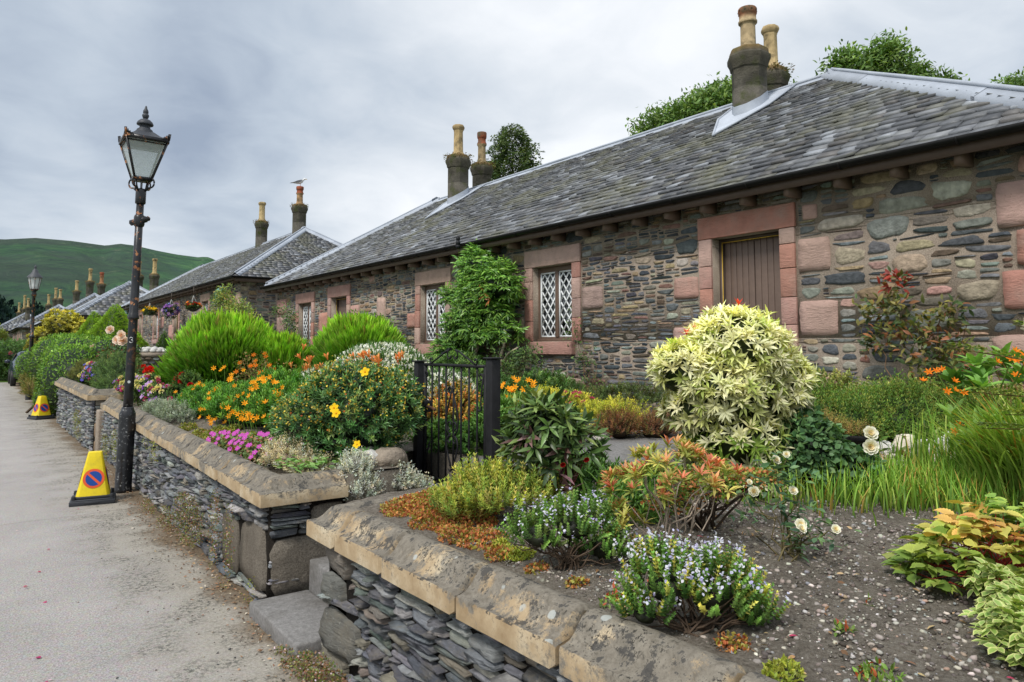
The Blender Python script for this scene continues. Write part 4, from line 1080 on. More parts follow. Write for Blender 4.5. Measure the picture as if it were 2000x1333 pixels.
# near wall: from behind the camera to the gap
lw = thing('garden_wall', 'near low slate wall with lichened sandstone coping in the foreground', 'wall', (1.6, 1.0, 0), 'low garden walls along the street')
b = MB(); b.box((1.52, -2.5, -.02), (1.75, 3.62, .63)); b.box((1.52, 3.42, -.018), (2.12, 3.64, .628)); lwm = b.build('wall_core', M['backing'], lw)
b = MB(); slate_face(b, (1.52, -2.5, 0), (0, 1, 0), (-1, 0, 0), 6.14, .63, keep=[(5.8, 6.14, .36, .62), (5.72, 6.14, .03, .33)])
c2 = pick([s(104, 104, 98) + (1,), s(124, 120, 110) + (1,)], 4, .1)
stones(b, (1.52, -2.5, 0), (0, 1, 0), (0, 0, 1), (-1, 0, 0), A([(5.8, 6.14, .47, .62), (5.9, 6.15, .30, .46), (5.72, 6.14, .10, .29), (5.86, 6.15, 0., .10)]), c2, (.03, .05), .003, 20, 8, 16, .015, .05, .14, .006, .985)
slate_face(b, (1.52, 3.64, 0), (1, 0, 0), (0, 1, 0), .6, .63)
b.build('slate_stonework', M['slatestone'], lwm)
ys = [-2.5, -1.9, -1.25, -.6, .02, .60, 1.16, 1.72, 2.28, 2.86, 3.36]
jit = lambda: random.uniform(-.004, .004)
for a, c in zip(ys[:-1], ys[1:]):
    d = jit() + .012 * (3.3 - a); e = d - .012 * (c - a); coping_stone(lw, [(1.415 + d, a + .008, .63, 1, 0), (1.415 + e, c - .008, .63, 1, 0)])
coping_stone(lw, [(1.415, 3.364, .63, 1, 0), (1.415, 3.70, .63, 1, -1), (1.80, 3.70, .63, 0, -1)])
coping_stone(lw, [(1.808, 3.70, .63, 0, -1), (2.22, 3.70, .632, 0, -1)])

# middle wall, from the gap past the lamp post
mw = thing('garden_wall', 'long low slate wall behind the street lamp and the nearer yellow cone', 'wall', (1.6, 8, 0), 'low garden walls along the street')
b = MB(); xa, xb = 1.50, 1.585
b.add([(xa, 4.55, -.02), (xa + .5, 4.55, -.02), (xb + .3, 12.4, -.02), (xb, 12.4, -.02), (xa, 4.55, .63), (xa + .5, 4.55, .63), (xb + .3, 12.4, .705), (xb, 12.4, .705)], q=[(0, 3, 2, 1), (4, 5, 6, 7), (0, 1, 5, 4), (1, 2, 6, 5), (2, 3, 7, 6), (3, 0, 4, 7)])
mwm = b.build('wall_core', M['backing'], mw)
b = MB(); U = unit(A([xb - xa, 7.85, 0.])); N_ = A([-U[1], U[0], 0])
slate_face(b, (xa, 4.55, 0), U, N_, 7.85, .66, keep=[(0, .60, .08, .46), (.62, 1.0, .05, .40)])
slate_face(b, (1.5, 4.55, .42), (1, 0, 0), (0, -1, 0), .5, .2, keep=[(.27, .5, 0, .2)])
slate_face(b, (1.5, 4.55, 0), (1, 0, 0), (0, -1, 0), .5, .07); slate_face(b, (1.495, 4.54, .24), (1, 0, 0), (0, -1, 0), .16, .05, dep=(.01, .02)); slate_face(b, (1.495, 4.54, .14), (1, 0, 0), (0, -1, 0), .2, .04, dep=(.01, .02))
b.build('slate_stonework', M['slatestone'], mwm)
b = MB(); R = A([(0, .5, .05, .42), (.26, .5, .42, .6)])
stones(b, (1.5, 4.55, 0), (1, 0, 0), (0, 0, 1), (0, -1, 0), R, pick([s(118, 110, 100) + (1,)], 2, .1), (.015, .03), .001, 18, 6, 12, .01, .03, .08)
stones(b, (xa, 4.55, 0), U, (0, 0, 1), N_, A([(0, .62, .06, .50), (.60, 1.05, .02, .44)]), pick([s(112, 108, 98) + (1,)], 2, .1), (.012, .02), .0, 20, 3, 6, .02, .03, .16)
b.build('cement_patch', M['render'], mwm, smooth=True)
ys = [4.93, 5.52, 6.10, 6.74, 7.38, 8.0, 8.65, 9.3, 9.95, 10.6, 11.25, 11.85, 12.32]
xw_ = lambda y: 1.42 + (y - 4.5) * .0112
zw_ = lambda y: .63 + (y - 4.5) * .0095
for a, c in zip(ys[:-1], ys[1:]):
    d = jit(); coping_stone(mw, [(xw_(a) + d, a + .008, zw_(a), 1, 0), (xw_(c) + d, c - .008, zw_(c), 1, 0)])
coping_stone(mw, [(2.0, 4.47, .63, 0, 1), (1.42, 4.47, .63, 1, 1), (1.42, 4.922, .632, 1, 0)])

fw = thing('garden_wall', 'short stretch of slate wall with pale coping beside the clipped hedge', 'wall', (1.6, 15, 0), 'low garden walls along the street')
b = MB(); b.box((1.48, 12.75, -.02), (1.78, 18.6, .80)); fwm = b.build('wall_core', M['backing'], fw); b = MB(); b.box((1.5, 12.42, -.018), (1.7, 12.74, .66), (1, 1, 1)); b.build('pier', M['mortar'], fw, bevel=.02)
b = MB(); slate_face(b, (1.48, 12.75, 0), (0, 1, 0), (-1, 0, 0), 5.8, .80); slate_face(b, (1.48, 12.75, .35), (1, 0, 0), (0, -1, 0), .4, .45); b.build('slate_stonework', M['slatestone'], fwm)
b = MB(); stones(b, (1.48, 12.75, 0), (1, 0, 0), (0, 0, 1), (0, -1, 0), A([(0, .26, .0, .2), (0, .26, .2, .5)]), pick([s(150, 128, 108) + (1,)], 2), (.05, .08), .003, 16, 5, 9, .02, .02, .06); b.build('sandstone_block', M['sand'], fwm)
ys = [13.1, 13.9, 14.8, 15.7, 16.7, 17.6, 18.6]
for a, c in zip(ys[:-1], ys[1:]): coping_stone(fw, [(1.37, a + .008, .80, 1, 0), (1.37, c - .008, .80, 1, 0)])
coping_stone(fw, [(1.95, 12.68, .80, 0, 1), (1.37, 12.68, .80, 1, 1), (1.37, 13.09, .80, 1, 0)])

# round-topped pillar capped with white stones
t = thing('stone_pillar', 'low round stone pillar topped with a ring of white pebbles beside the big green mound', 'pillar', (3.55, 20.2, .8))
mb = MB(); mb.lathe([(.42, 0), (.42, .62), (.46, .63), (.46, .72), (.36, .74), (0, .745)], (3.55, 20.2, .75), 24, c=s(120, 104, 90)); pl = mb.build('pillar_body', M['mortar'], t)
mb = MB()
for i in range(8):
    for k in range(15):
        if i > 5: continue
        a = (k + .5 * (i % 2)) * 2 * pi / 15
        stones(mb, (3.55 + .425 * cos(a), 20.2 + .425 * sin(a), .78 + i * .1), (-sin(a), cos(a), 0), (0, 0, 1), (cos(a), sin(a), 0), A([(-.085, .085, 0, .095)]), pick(FLAT, 1), (.02, .035), .006, 8, 2.5, 5)
mb.build('rubble_stonework', M['stone'], pl)
WS = MB()
def rock(mb, c, r, col=s(200, 198, 192), seed=0, amp=.22, k=(14, 9), flat=.0):
    nu, nv = k; a, b_ = np.meshgrid(np.linspace(0, 2 * pi, nu, endpoint=False), np.linspace(-pi / 2, pi / 2, nv))
    d = np.stack([np.cos(a) * np.cos(b_), np.sin(a) * np.cos(b_), np.sin(b_)], -1).reshape(-1, 3)
    P = A(c, float) + d * A(r, float) * (lumps(d, seed, amp, 2.2) * (1 + .05 * np.sin(d @ A([17, 13, 11.]) + seed)))[:, None]
    mb.add(P, q=[(j * nu + i, j * nu + (i + 1) % nu, (j + 1) * nu + (i + 1) % nu, (j + 1) * nu + i) for j in range(nv - 1) for i in range(nu)], c=A(col))
for k, (R_, n, z) in enumerate(((.38, 15, 1.52), (.24, 10, 1.56), (.1, 4, 1.58))):
    for i in range(n):
        a = i * 2 * pi / n + k; rock(WS, (3.55 + R_ * cos(a), 20.2 + R_ * sin(a), z), A([.085, .075, .055]) * random.uniform(.8, 1.1), A(s(206, 204, 198)) * random.uniform(.8, 1.05), i + k * 20, .12, (8, 6))
WS.build('white_stone_cap', M['pebble'], pl, smooth=True)

# ================================================================== LAMPS
def tall_lamp():
    X, Y = 1.37, 9.12
    t = thing('street_lamp', 'tall black street lamp with square frosted lantern and rust-chipped post, nearest on the road', 'street lamp', (X, Y, 0), 'street lamps')
    K = (.02, .02, .022); L = lambda pf, name, par, mat='post', k=24: (lambda mb: (mb.lathe(pf, (X, Y, 0), k, c=K), mb.build(name, M[mat], par, smooth=True))[1])(MB())
    base = L([(.092, 0), (.092, .03), (.086, .05), (.085, .84), (.083, .87), (.068, .90), (.060, .93), (.056, .94)], 'base', t)
    post = L([(.052, .93), (.049, 1.2), (.047, 1.9), (.047, 1.925), (.060, 1.93), (.061, 1.945), (.055, 1.96), (.052, 1.99), (.046, 2.0), (.043, 2.5), (.040, 3.32)], 'post', t)
    L([(.052, 3.26), (.056, 3.27), (.056, 3.42), (.05, 3.43), (.02, 3.44)], 'collar', post)
    mb = MB(); z = 3.06
    mb.lathe([(.0, -.07), (.05, -.065), (.058, -.04), (.058, .04), (.05, .065), (0, .07)], (X, Y, z), 16, c=K)
    d = unit(A([.75, -.55, .25])); q = A([X, Y, z]); mb.tube([q - d * .02, q + d * .08, q + d * .085, q + d * .11, q + d * .125], [.04, .038, .026, .03, .012], 12, c=(.05, .055, .05))
    mb.tube([q, q - d * .1, q - d * .105, q - d * .115], [.036, .034, .02, .01], 12, c=(.05, .055, .05)); mb.build('ladder_boss', M['post'], post, smooth=True)
    mb = MB(); mb.tube([(X, Y, 3.42), (X, Y, 3.57)], .012, 8, c=(.2, .2, .22)); mb.build('feed_pipe', M['lead'], post)
    fr = MB()
    for sx, sy in ((-1, -1), (1, -1), (1, 1), (-1, 1)):
        u = A([sx, sy, 0]) * .707
        pts = [A([X, Y, 3.40]) + u * .045]
        for a in np.linspace(-.9, 2.6, 14): pts.append(A([X, Y, 3.50]) + u * (.115 + .045 * math.sin(a + .6) + .0 * a) + A([0, 0, .055 * -math.cos(a + .6)]))
        fr.tube(pts, .0095, 6, c=K)
        fr.tube([A([X, Y, 3.41]) + u * .05, A([X, Y, 3.46]) + u * .08, A([X, Y, 3.54]) + u * .10], .009, 6, c=K)
    fr.build('scroll_bracket', M['post'], t, smooth=True)
    zb, zt, hb, ht = 3.545, 3.985, .088, .215
    cr = [(-1, -1), (1, -1), (1, 1), (-1, 1)]
    mb = MB()
    for (a, b_) in zip(cr, cr[1:] + cr[:1]):
        lo = lambda q, h, z: (X + q[0] * h, Y + q[1] * h, z)
        mb.bar(lo(a, hb, zb), lo(a, ht, zt), .020, .020, K); mb.bar(lo(a, hb, zb), lo(b_, hb, zb), .03, .03, K); mb.bar(lo(a, ht, zt), lo(b_, ht, zt), .034, .045, K)
        mb.bar(lo(a, ht * .95, zt - .04), lo(b_, ht * .95, zt - .04), .014, .012, K)
        p = A(lo(a, ht * 1.04, zt + .01)); u = A([a[0], a[1], 0]) * .7
        for e in ((b_[0] - a[0], b_[1] - a[1]), ):
            e = A([e[0], e[1], 0.]) / 2
            for k, (dx, h) in enumerate(((0, .075), (.022, .055), (.044, .038), (.066, .024))):
                mb.bar(p + e * dx, p + e * dx + A([0, 0, h]) + u * .012, .022, .008, K, up=(1, 1, 0))
        ob = [lo(b_, ht * 1.04, zt + .01), lo(a, ht * 1.04, zt + .01)]; e = unit(A(ob[1]) - A(ob[0]))
        for dx, h in ((.0, .075), (.022, .055), (.044, .038), (.066, .024)): mb.bar(A(ob[0]) + e * dx, A(ob[0]) + e * dx + A([0, 0, h]), .022, .008, K, up=(1, 1, 0))
    mb.box((X - hb, Y - hb, zb - .02), (X + hb, Y + hb, zb - .004), K)
    lf = mb.build('lantern_frame', M['post'], t)
    for (a, b_) in zip(cr, cr[1:] + cr[:1]):
        g = MB(); f = .93
        P = lambda q, h, z, k: (X + q[0] * h * k, Y + q[1] * h * k, z)
        g.add([P(a, hb, zb, .98), P(b_, hb, zb, .98), P(b_, ht, zt - .01, .975), P(a, ht, zt - .01, .975)], q=[(0, 1, 2, 3)], c=(1, 1, 1)); g.build('pane', M['frost'], lf)
    mb = MB(); r2 = 1.414
    mb.lathe([(ht * r2 * 1.03, 3.99), (ht * r2 * 1.03, 4.0), (.2, 4.05), (.12, 4.10)], (X, Y, 0), 4, c=(.055, .06, .07), rot=pi / 4)
    mb.lathe([(.105, 4.075), (.105, 4.09), (.097, 4.095), (.097, 4.11), (.085, 4.115), (.085, 4.13), (.06, 4.15), (.052, 4.185), (.088, 4.19), (.09, 4.20), (.08, 4.225), (.055, 4.25), (.02, 4.265), (.016, 4.275)], (X, Y, 0), 24, c=(.05, .055, .065)); mb.build('lantern_roof', M['plain'], t, smooth=False, bevel=.002)
    mb = MB(); mb.lathe([(.014, 4.26), (.03, 4.275), (.038, 4.30), (.034, 4.318), (.02, 4.325), (.03, 4.335), (.028, 4.36), (.014, 4.39), (.012, 4.405), (.006, 4.42)], (X, Y, 0), 16, c=(.05, .055, .065)); mb.build('finial', M['plain'], t, smooth=True)
    # stickers on the post
    mb = MB(); mb.lathe([(.0, 0), (.016, 0)], (0, 0, 0), 12, c=s(210, 214, 214), cap=False); v = mb.v[0]; mb.v[0] = np.stack([X - .25 * .055 + v[:, 0], np.full(len(v), Y - .0545), 1.22 + v[:, 1]], -1); mb.build('sticker', M['white'], post)
    mb = MB(); nx_, ny_ = math.sin(radians(-18)), -cos(radians(18)); ux_, uy_ = cos(radians(18)), -math.sin(radians(18))
    pts = [(-.017, .048), (-.004, .060), (.012, .054), (.015, .042), (.006, .033), (-.003, .031), (.008, .029), (.018, .018), (.014, .004), (-.002, -.002), (-.018, .008)]
    mb.tube([(X + nx_ * .0520 + ux_ * a, Y + ny_ * .0520 + uy_ * a, 1.66 + b) for a, b in pts], .0045, 5, c=s(214, 216, 214)); mb.build('number', M['white'], post)
    t.rotation_euler = (0, radians(1.0), 0)
tall_lamp()
def far_lamp():
    X, Y = 1.33, 26.9
    t = thing('street_lamp', 'distant black street lamp with clear round tapered lantern above the clipped hedge', 'street lamp', (X, Y, 0), 'street lamps'); K = (.02, .02, .022)
    def L(pf, name, par, mat='post', k=16, c=K):
        mb = MB(); mb.lathe(pf, (X, Y, 0), k, c=c, cap=False); return mb.build(name, M[mat], par, smooth=True)
    L([(.09, 0), (.085, .9), (.06, .95)], 'base', t); p = L([(.06, .93), (.055, 1.9), (.075, 1.92), (.075, 1.98), (.05, 2.0), (.045, 3.2), (.07, 3.22), (.07, 3.3), (.05, 3.35), (.12, 3.42), (.13, 3.44), (.02, 3.45)], 'post', t)
    L([(.12, 3.44), (.185, 3.80)], 'pane', t, 'clear', 8); L([(.0, 3.45), (.06, 3.47), (.085, 3.52), (.06, 3.58), (.03, 3.64), (0, 3.66)], 'bulb', p, 'white', 12, (.8, .8, .78))
    L([(.21, 3.79), (.2, 3.83), (.12, 3.92), (.085, 3.97), (.07, 4.03), (.04, 4.06), (.03, 4.1), (.045, 4.12), (.02, 4.17), (0, 4.21)], 'lantern_roof', t, 'plain', 16, (.07, .075, .085))
    mb = MB()
    for i in range(8):
        a = i * pi / 4; mb.bar((X + .12 * cos(a), Y + .12 * sin(a), 3.44), (X + .185 * cos(a), Y + .185 * sin(a), 3.8), .012, .012, K)
    mb.build('lantern_frame', M['post'], t)
far_lamp()

# ================================================================== CONES
def cone(X, Y, yaw, lab, sc_=1.):
    t = thing('no_waiting_cone', lab, 'traffic cone', (X, Y, 0), 'yellow no waiting cones'); K = s(52, 55, 60)
    def rt(v): 
        v = A(v, float).reshape(-1, 3); c_, s_ = cos(yaw), sin(yaw); return np.stack([X + v[:, 0] * c_ - v[:, 1] * s_, Y + v[:, 0] * s_ + v[:, 1] * c_, v[:, 2]], -1)
    w, d = .205, .205
    mb = MB(); mb.box((-w, -d, .0), (w, d, .045), K); mb.box((-w * .92, -d * .92, .045), (w * .92, d * .92, .058), A(K) * 1.15); mb.box((-.168, -.168, .058), (.168, .168, .085), A(K) * .9)
    for sx in (-1, 1):
        for sy in (-1, 1): mb.box((sx * .170 - .016, sy * .170 - .016, .05), (sx * .170 + .016, sy * .170 + .016, .098), A(K) * .8)
    for sy in (-1, 1): mb.box((-.07, sy * .2 - .012 if sy > 0 else -.209, .014), (.07, sy * .2 + .009 if sy > 0 else -.19, .034), A(K) * .7)
    for i in range(len(mb.v)): mb.v[i] = rt(mb.v[i])
    mb.build('base', M['plain'], t, bevel=.008)
    mb = MB(); h0, h1, a0, a1 = .082, .515, .154, .062; Yc = s(232, 206, 28)
    ring = []; m = 6
    for i in range(m + 1):
        f = i / m; h = h0 + (h1 - h0) * f; a = a0 + (a1 - a0) * f
        c = .18 * a
        ring.append([(x, y, h) for x, y in ((-a + c, -a), (a - c, -a), (a, -a + c), (a, a - c), (a - c, a), (-a + c, a), (-a, a - c), (-a, -a + c))])
    V_ = [p for r_ in ring for p in r_] + [(0, 0, h1 + .006)]
    mb.add(rt(V_), q=[(i * 8 + j, i * 8 + (j + 1) % 8, (i + 1) * 8 + (j + 1) % 8, (i + 1) * 8 + j) for i in range(m) for j in range(8)], t=[(m * 8 + j, m * 8 + (j + 1) % 8, (m + 1) * 8) for j in range(8)], c=Yc)
    body = mb.build('body', M['cone'], t, bevel=.003)
    sl = (a0 - a1) / (h1 - h0); tz = unit(A([0, sl, 1.])); hc = .255; ac = a0 - sl * (hc - h0)
    for q in range(4):
        ca, sa = cos(q * pi / 2), sin(q * pi / 2)
        def pl(u, v, o): 
            p = A([u, -ac, hc]) + tz * v + A([0, -1, sl]) * o; return (p[0] * ca - p[1] * sa, p[0] * sa + p[1] * ca, p[2])
        mb = MB(); R_ = .098; n = 40
        an = np.arange(n) * 2 * pi / n
        mb.add(rt([pl(R_ * cos(a), R_ * sin(a), .003) for a in an] + [pl(0, 0, .003)]), t=[(i, (i + 1) % n, n) for i in range(n)], c=s(228, 92, 44))
        for sg in (1, -1):
            # blue half discs either side of the slanting bar
            w_ = .0115; r_ = .074; th = math.acos(w_ / r_); dirv = radians(45) if sg > 0 else radians(225)
            pts = [pl(r_ * cos(dirv + e), r_ * sin(dirv + e), .005) for e in np.linspace(-th, th, 18)]
            mb.add(rt(pts), t=[(0, i, i + 1) for i in range(1, 17)], c=s(20, 70, 148))
        mb.build('no_waiting_sign', M['plain'], body)
m_, nt_, out_ = newmat('cone_plastic'); p_ = pos(nt_)
c_ = mix(nt_, ramp(nt_, noise(nt_, p_, 9., 6, .7), [(.48, 0), (.8, .45)]), attr(nt_), s(150, 136, 60))
c_ = mix(nt_, ramp(nt_, noise(nt_, p_, 70., 3, .7), [(.64, 0), (.7, .5)]), c_, s(90, 84, 50))
finish(nt_, out_, c_, .5, .4, noise(nt_, p_, 20., 4), .2, .004); M['cone'] = m_
cone(1.04, 8.74, radians(-9), 'nearer yellow pyramid cone with round blue and red sign, beside the tall lamp post')
cone(1.22, 19.5, radians(22), 'farther yellow pyramid cone with two signs showing, in front of the clipped hedge')

# ================================================================== GATE
t = thing('iron_gate', 'black wrought iron garden gate with scrolls between two square posts', 'gate', (2.85, 4.57, .6)); K = (.02, .02, .022); X = 2.85
mb = MB(); ya, yb, zb, zt = 4.145, 4.985, .61, 1.47
for q in (((X, ya, zt), (X, yb, zt)), ((X, ya, zb), (X, yb, zb)), ((X, ya, zb), (X, ya, zt)), ((X, yb, zb), (X, yb, zt))): mb.bar(q[0], q[1], .022, .022, K, up=(1, 0, 0))
gf = mb.build('gate_frame', M['black'], t)
for i in range(7):
    y = ya + (yb - ya) * (i + 1) / 8; mb = MB(); mb.tube([(X, y, zb), (X, y, zt)], .0075, 8, c=K); mb.build('gate_bar', M['black'], gf)
ym = (ya + yb) / 2
def scr(pts):
    mb = MB(); mb.tube(pts, .0065, 6, c=K); mb.build('scroll', M['black'], gf, smooth=True)
def scroll(c, r, a0, a1, tail=None, k=14):
    pts = [(X - .012, c[0] + r * (1 - .55 * i / k) * cos(a0 + (a1 - a0) * i / k), c[1] + r * (1 - .55 * i / k) * sin(a0 + (a1 - a0) * i / k)) for i in range(k + 1)]
    if tail: pts = [(X - .012,) + q for q in tail] + pts
    scr(pts)
for sg in (1, -1):
    scroll((ym + sg * .04, 1.545), .04, pi / 2 if sg > 0 else pi / 2, pi / 2 - sg * 4.6, tail=[(ym + sg * .30, 1.485), (ym + sg * .18, 1.535), (ym + sg * .09, 1.575)])
    scroll((ym + sg * .31, 1.505), .024, -pi / 2 , -pi / 2 + sg * 4.6)
    # upper diagonal to the corner
    scroll((ym + sg * .36, 1.18), .03, pi / 2 - sg * .6, pi / 2 - sg * 5.2, tail=[(ym + sg * .41, 1.42), (ym + sg * .385, 1.28)])
    scroll((ym + sg * .385, 1.40), .026, -pi / 2, -pi / 2 - sg * 4.5)
    # central lozenge with hearts
    scr([(X - .012, ym, 1.30), (X - .012, ym + sg * .05, 1.18), (X - .012, ym + sg * .085, 1.08), (X - .012, ym + sg * .075, 1.0), (X - .012, ym + sg * .04, .96)])
    scroll((ym + sg * .035, 1.285), .032, pi, pi - sg * 4.8); scroll((ym + sg * .03, 1.03), .035, -pi / 2, -pi / 2 + sg * 4.6)
    scr([(X - .012, ym + sg * .02, .97), (X - .012, ym + sg * .07, .93), (X - .012, ym + sg * .08, .88), (X - .012, ym + sg * .05, .80), (X - .012, ym, .70)])
    scroll((ym + sg * .03, .92), .032, pi / 2, pi / 2 - sg * 4.6); scroll((ym + sg * .03, .71), .026, pi / 2, pi / 2 + sg * 4.6)
    scr([(X - .012, ym + sg * .40, .70), (X - .012, ym + sg * .36, .80), (X - .012, ym + sg * .32, .88)])
mb = MB(); mb.box((X - .03, 4.93, 1.10), (X + .03, 5.03, 1.19), K); mb.tube([(X - .03, 4.90, 1.15), (X - .03, 4.78, 1.13)], .012, 8, c=s(96, 70, 56)); mb.tube([(X - .04, 4.95, 1.15), (X - .08, 4.93, 1.14)], .012, 8, c=K); mb.build('latch', M['black'], gf, bevel=.004)
for y, zt_, lab in ((5.085, 1.50, 'left square black gate post, beside the yellow-flowered bush'), (4.055, 1.535, 'right square black gate post, behind the dark-leaved peony')):
    g = thing('gate_post', lab, 'post', (X, y, .5), 'gate posts'); mb = MB(); w = .033 if y > 5 else .038
    mb.box((X - w, y - w, .45), (X + w, y + w, zt_ - .012), K); bd = mb.build('shaft', M['black'], g, bevel=.006)
    mb = MB(); mb.box((X - w - .014, y - w - .014, zt_ - .011), (X + w + .014, y + w + .014, zt_), K); mb.build('cap', M['black'], g, bevel=.004)

# ================================================================== CAR (parked, only its nose shows past the hedge)
def car(X, Y, lab):
    t = thing('parked_car', lab, 'car', (X, Y, 0)); c = s(40, 48, 66)
    # cross-sections from the nose (towards -Y) back: y, half width, sill, waist, roof half width, roof z
    S_ = [(0., .62, .34, .62, .5, .64), (.08, .78, .26, .72, .62, .76), (.5, .86, .22, .86, .70, .92), (1.1, .89, .22, .93, .74, 1.0), (1.55, .90, .22, .96, .72, 1.12), (2.1, .90, .22, .97, .60, 1.42), (2.8, .90, .22, .98, .60, 1.49), (3.5, .89, .24, .99, .58, 1.42), (4.0, .84, .3, .98, .56, 1.12), (4.15, .76, .4, .8, .5, .86)]
    R_ = []
    for y, hw, sl, wz, rw, rzz in S_:
        R_.append([(-hw * .92, y, sl), (-hw, y, (sl + wz) / 2), (-hw * .98, y, wz), (-(hw + rw) / 2 * .95, y, wz + (rzz - wz) * .55), (-rw, y, rzz - .03), (-rw * .6, y, rzz), (rw * .6, y, rzz), (rw, y, rzz - .03), ((hw + rw) / 2 * .95, y, wz + (rzz - wz) * .55), (hw * .98, y, wz), (hw, y, (sl + wz) / 2), (hw * .92, y, sl)])
    V_ = A([p for r in R_ for p in r]) + A([X, Y, 0]); n = 12; m = len(S_)
    mb = MB(); q = [(i * n + j, i * n + (j + 1) % n, (i + 1) * n + (j + 1) % n, (i + 1) * n + j) for i in range(m - 1) for j in range(n)]
    V2 = np.vstack([V_, V_[:n].mean(0), V_[-n:].mean(0)]); mb.add(V2, q=q, t=[(m * n, (j + 1) % n, j) for j in range(n)] + [(m * n + 1, (m - 1) * n + j, (m - 1) * n + (j + 1) % n) for j in range(n)], c=c)
    b = mb.build('body', M['carpaint'], t, smooth=True)
    sb = b.modifiers.new('s', 'SUBSURF'); sb.levels = 2; sb.render_levels = 2
    g = MB(); g.add(A([(-.66, 1.52, 1.01), (.66, 1.52, 1.01), (.54, 2.08, 1.40), (-.54, 2.08, 1.40)]) + A([X, Y - .03, .025]), q=[(0, 1, 2, 3)]); g.build('windscreen', M['glass'], t)
    for sx in (-1, 1):
        g = MB(); g.add(A([(sx * .80, 1.75, 1.02), (sx * .80, 3.5, 1.04), (sx * .64, 3.3, 1.36), (sx * .66, 2.2, 1.36)]) + A([X + sx * .03, Y, 0]), q=[(0, 1, 2, 3)]); g.build('side_window', M['glass'], t)
        for yy in (.82, 3.35):
            w = MB(); v = MB().lathe([(.24, -.1), (.31, -.1), (.325, -.07), (.325, .07), (.31, .1), (.24, .1)], (0, 0, 0), 24, c=(.02, .02, .02)).v[0]
            w.lathe([(.24, -.1), (.31, -.1), (.325, -.07), (.325, .07), (.31, .1), (.24, .1)], (0, 0, 0), 24, c=(.02, .02, .02)); w.v[0] = np.stack([X + sx * .80 + v[:, 2], Y + yy + v[:, 0], .325 + v[:, 1]], -1); ty = w.build('tyre', M['plain'], t, smooth=True)
            w = MB(); w.lathe([(.0, .06), (.05, .07), (.06, .05), (.2, .045), (.24, .08)], (0, 0, 0), 20, c=(.35, .36, .38)); v = w.v[0]; w.v[0] = np.stack([X + sx * (.80 + v[:, 2]), Y + yy + v[:, 0], .325 + v[:, 1]], -1); w.build('rim', M['lead'], ty)
        h = MB(); rock(h, (X + sx * .60, Y + .10, .66), (.17, .09, .075), (.6, .64, .68), 3, .03, (14, 10)); h.build('headlight', M['plain'], t, smooth=True)
        h = MB(); rock(h, (X + sx * 1.0, Y + 1.75, 1.02), (.11, .06, .075), c, 3, .03, (12, 8)); h.build('wing_mirror', M['carpaint'], t, smooth=True)
M['carpaint'] = amat('dark_blue_car_paint', .2, .6, 4., .1, bstr=0)
car(2.05, 36.2, 'dark blue car parked beyond the clipped hedge, nose towards the viewer')

# ================================================================== SANDWICH BOARD, POTS
t = thing('sandwich_board', 'white-faced sandwich board with black edge, standing between the two green mounds', 'sign board', (6.2, 17.5, .86)); mb = MB()
P0 = A([6.1, 17.3, .86]); 
mb.add([P0 + A(q) for q in ((-.22, .1, 0), (.22, -.1, 0), (.2, .0, .75), (-.2, .2, 1.0), (-.22, .125, 0), (.22, -.075, 0), (.2, .025, 1.0), (-.2, .225, 1.0))], q=[(0, 1, 2, 3), (7, 6, 5, 4), (0, 4, 5, 1), (1, 5, 6, 2), (2, 6, 7, 3), (3, 7, 4, 0)], c=s(220, 222, 222)); mb.build('front_board', M['white'], t)
mb = MB()
mb.add([P0 + A(q) for q in ((-.12, .55, 0), (.32, .35, 0), (.2, .03, 1.0), (-.2, .23, 1.0), (-.12, .58, 0), (.32, .38, 0), (.2, .06, 1.0), (-.2, .26, 1.0))], q=[(0, 1, 2, 3), (7, 6, 5, 4), (0, 4, 5, 1), (1, 5, 6, 2), (2, 6, 7, 3), (3, 7, 4, 0)], c=s(22, 22, 24)); mb.bar(P0 + A([.225, -.1, 0]), P0 + A([.205, 0, 1.02]), .03, .03, (.01, .01, .01)); mb.build('rear_board', M['black'], t)

def box_pot(x, y, w, d, h, lab, yaw=0, col=(.012, .012, .013), name='plant_pot', cat='plant pot', group=None):
    z = float(gz(x, y)); mb = MB(); a = []
    for k, zz, o in ((.86, 0, 0), (1., h, 0), (1.08, h, 0), (1.08, h - .02, 0), (1.08, h, 0), (.95, h, 0), (.9, h - .05, 0)):
        a += [(x + (sx * w * k) * cos(yaw) - (sy * d * k) * sin(yaw), y + (sx * w * k) * sin(yaw) + (sy * d * k) * cos(yaw), z + zz) for sx, sy in ((-1, -1), (1, -1), (1, 1), (-1, 1))]
    mb.add(a, q=[(i * 4 + j, i * 4 + (j + 1) % 4, (i + 1) * 4 + (j + 1) % 4, (i + 1) * 4 + j) for i in range(6) for j in range(4)] + [(24, 25, 26, 27)], c=col)
    return tag(mb.build(name, M['plain'], loc=(x, y, z)), lab, cat, group)
box_pot(4.80, 2.86, .13, .13, .2, 'square black plastic pot left of the smaller pot behind the white rose', .4, group='black pots in the bed')
box_pot(5.02, 2.68, .07, .07, .12, 'smaller black plastic pot just left of the white rocks', .4, group='black pots in the bed')
box_pot(2.36, 10.8, .12, .28, .18, 'blue rectangular trough holding red roses behind the orange lilies', 0, s(44, 92, 160), 'flower_trough', 'trough')

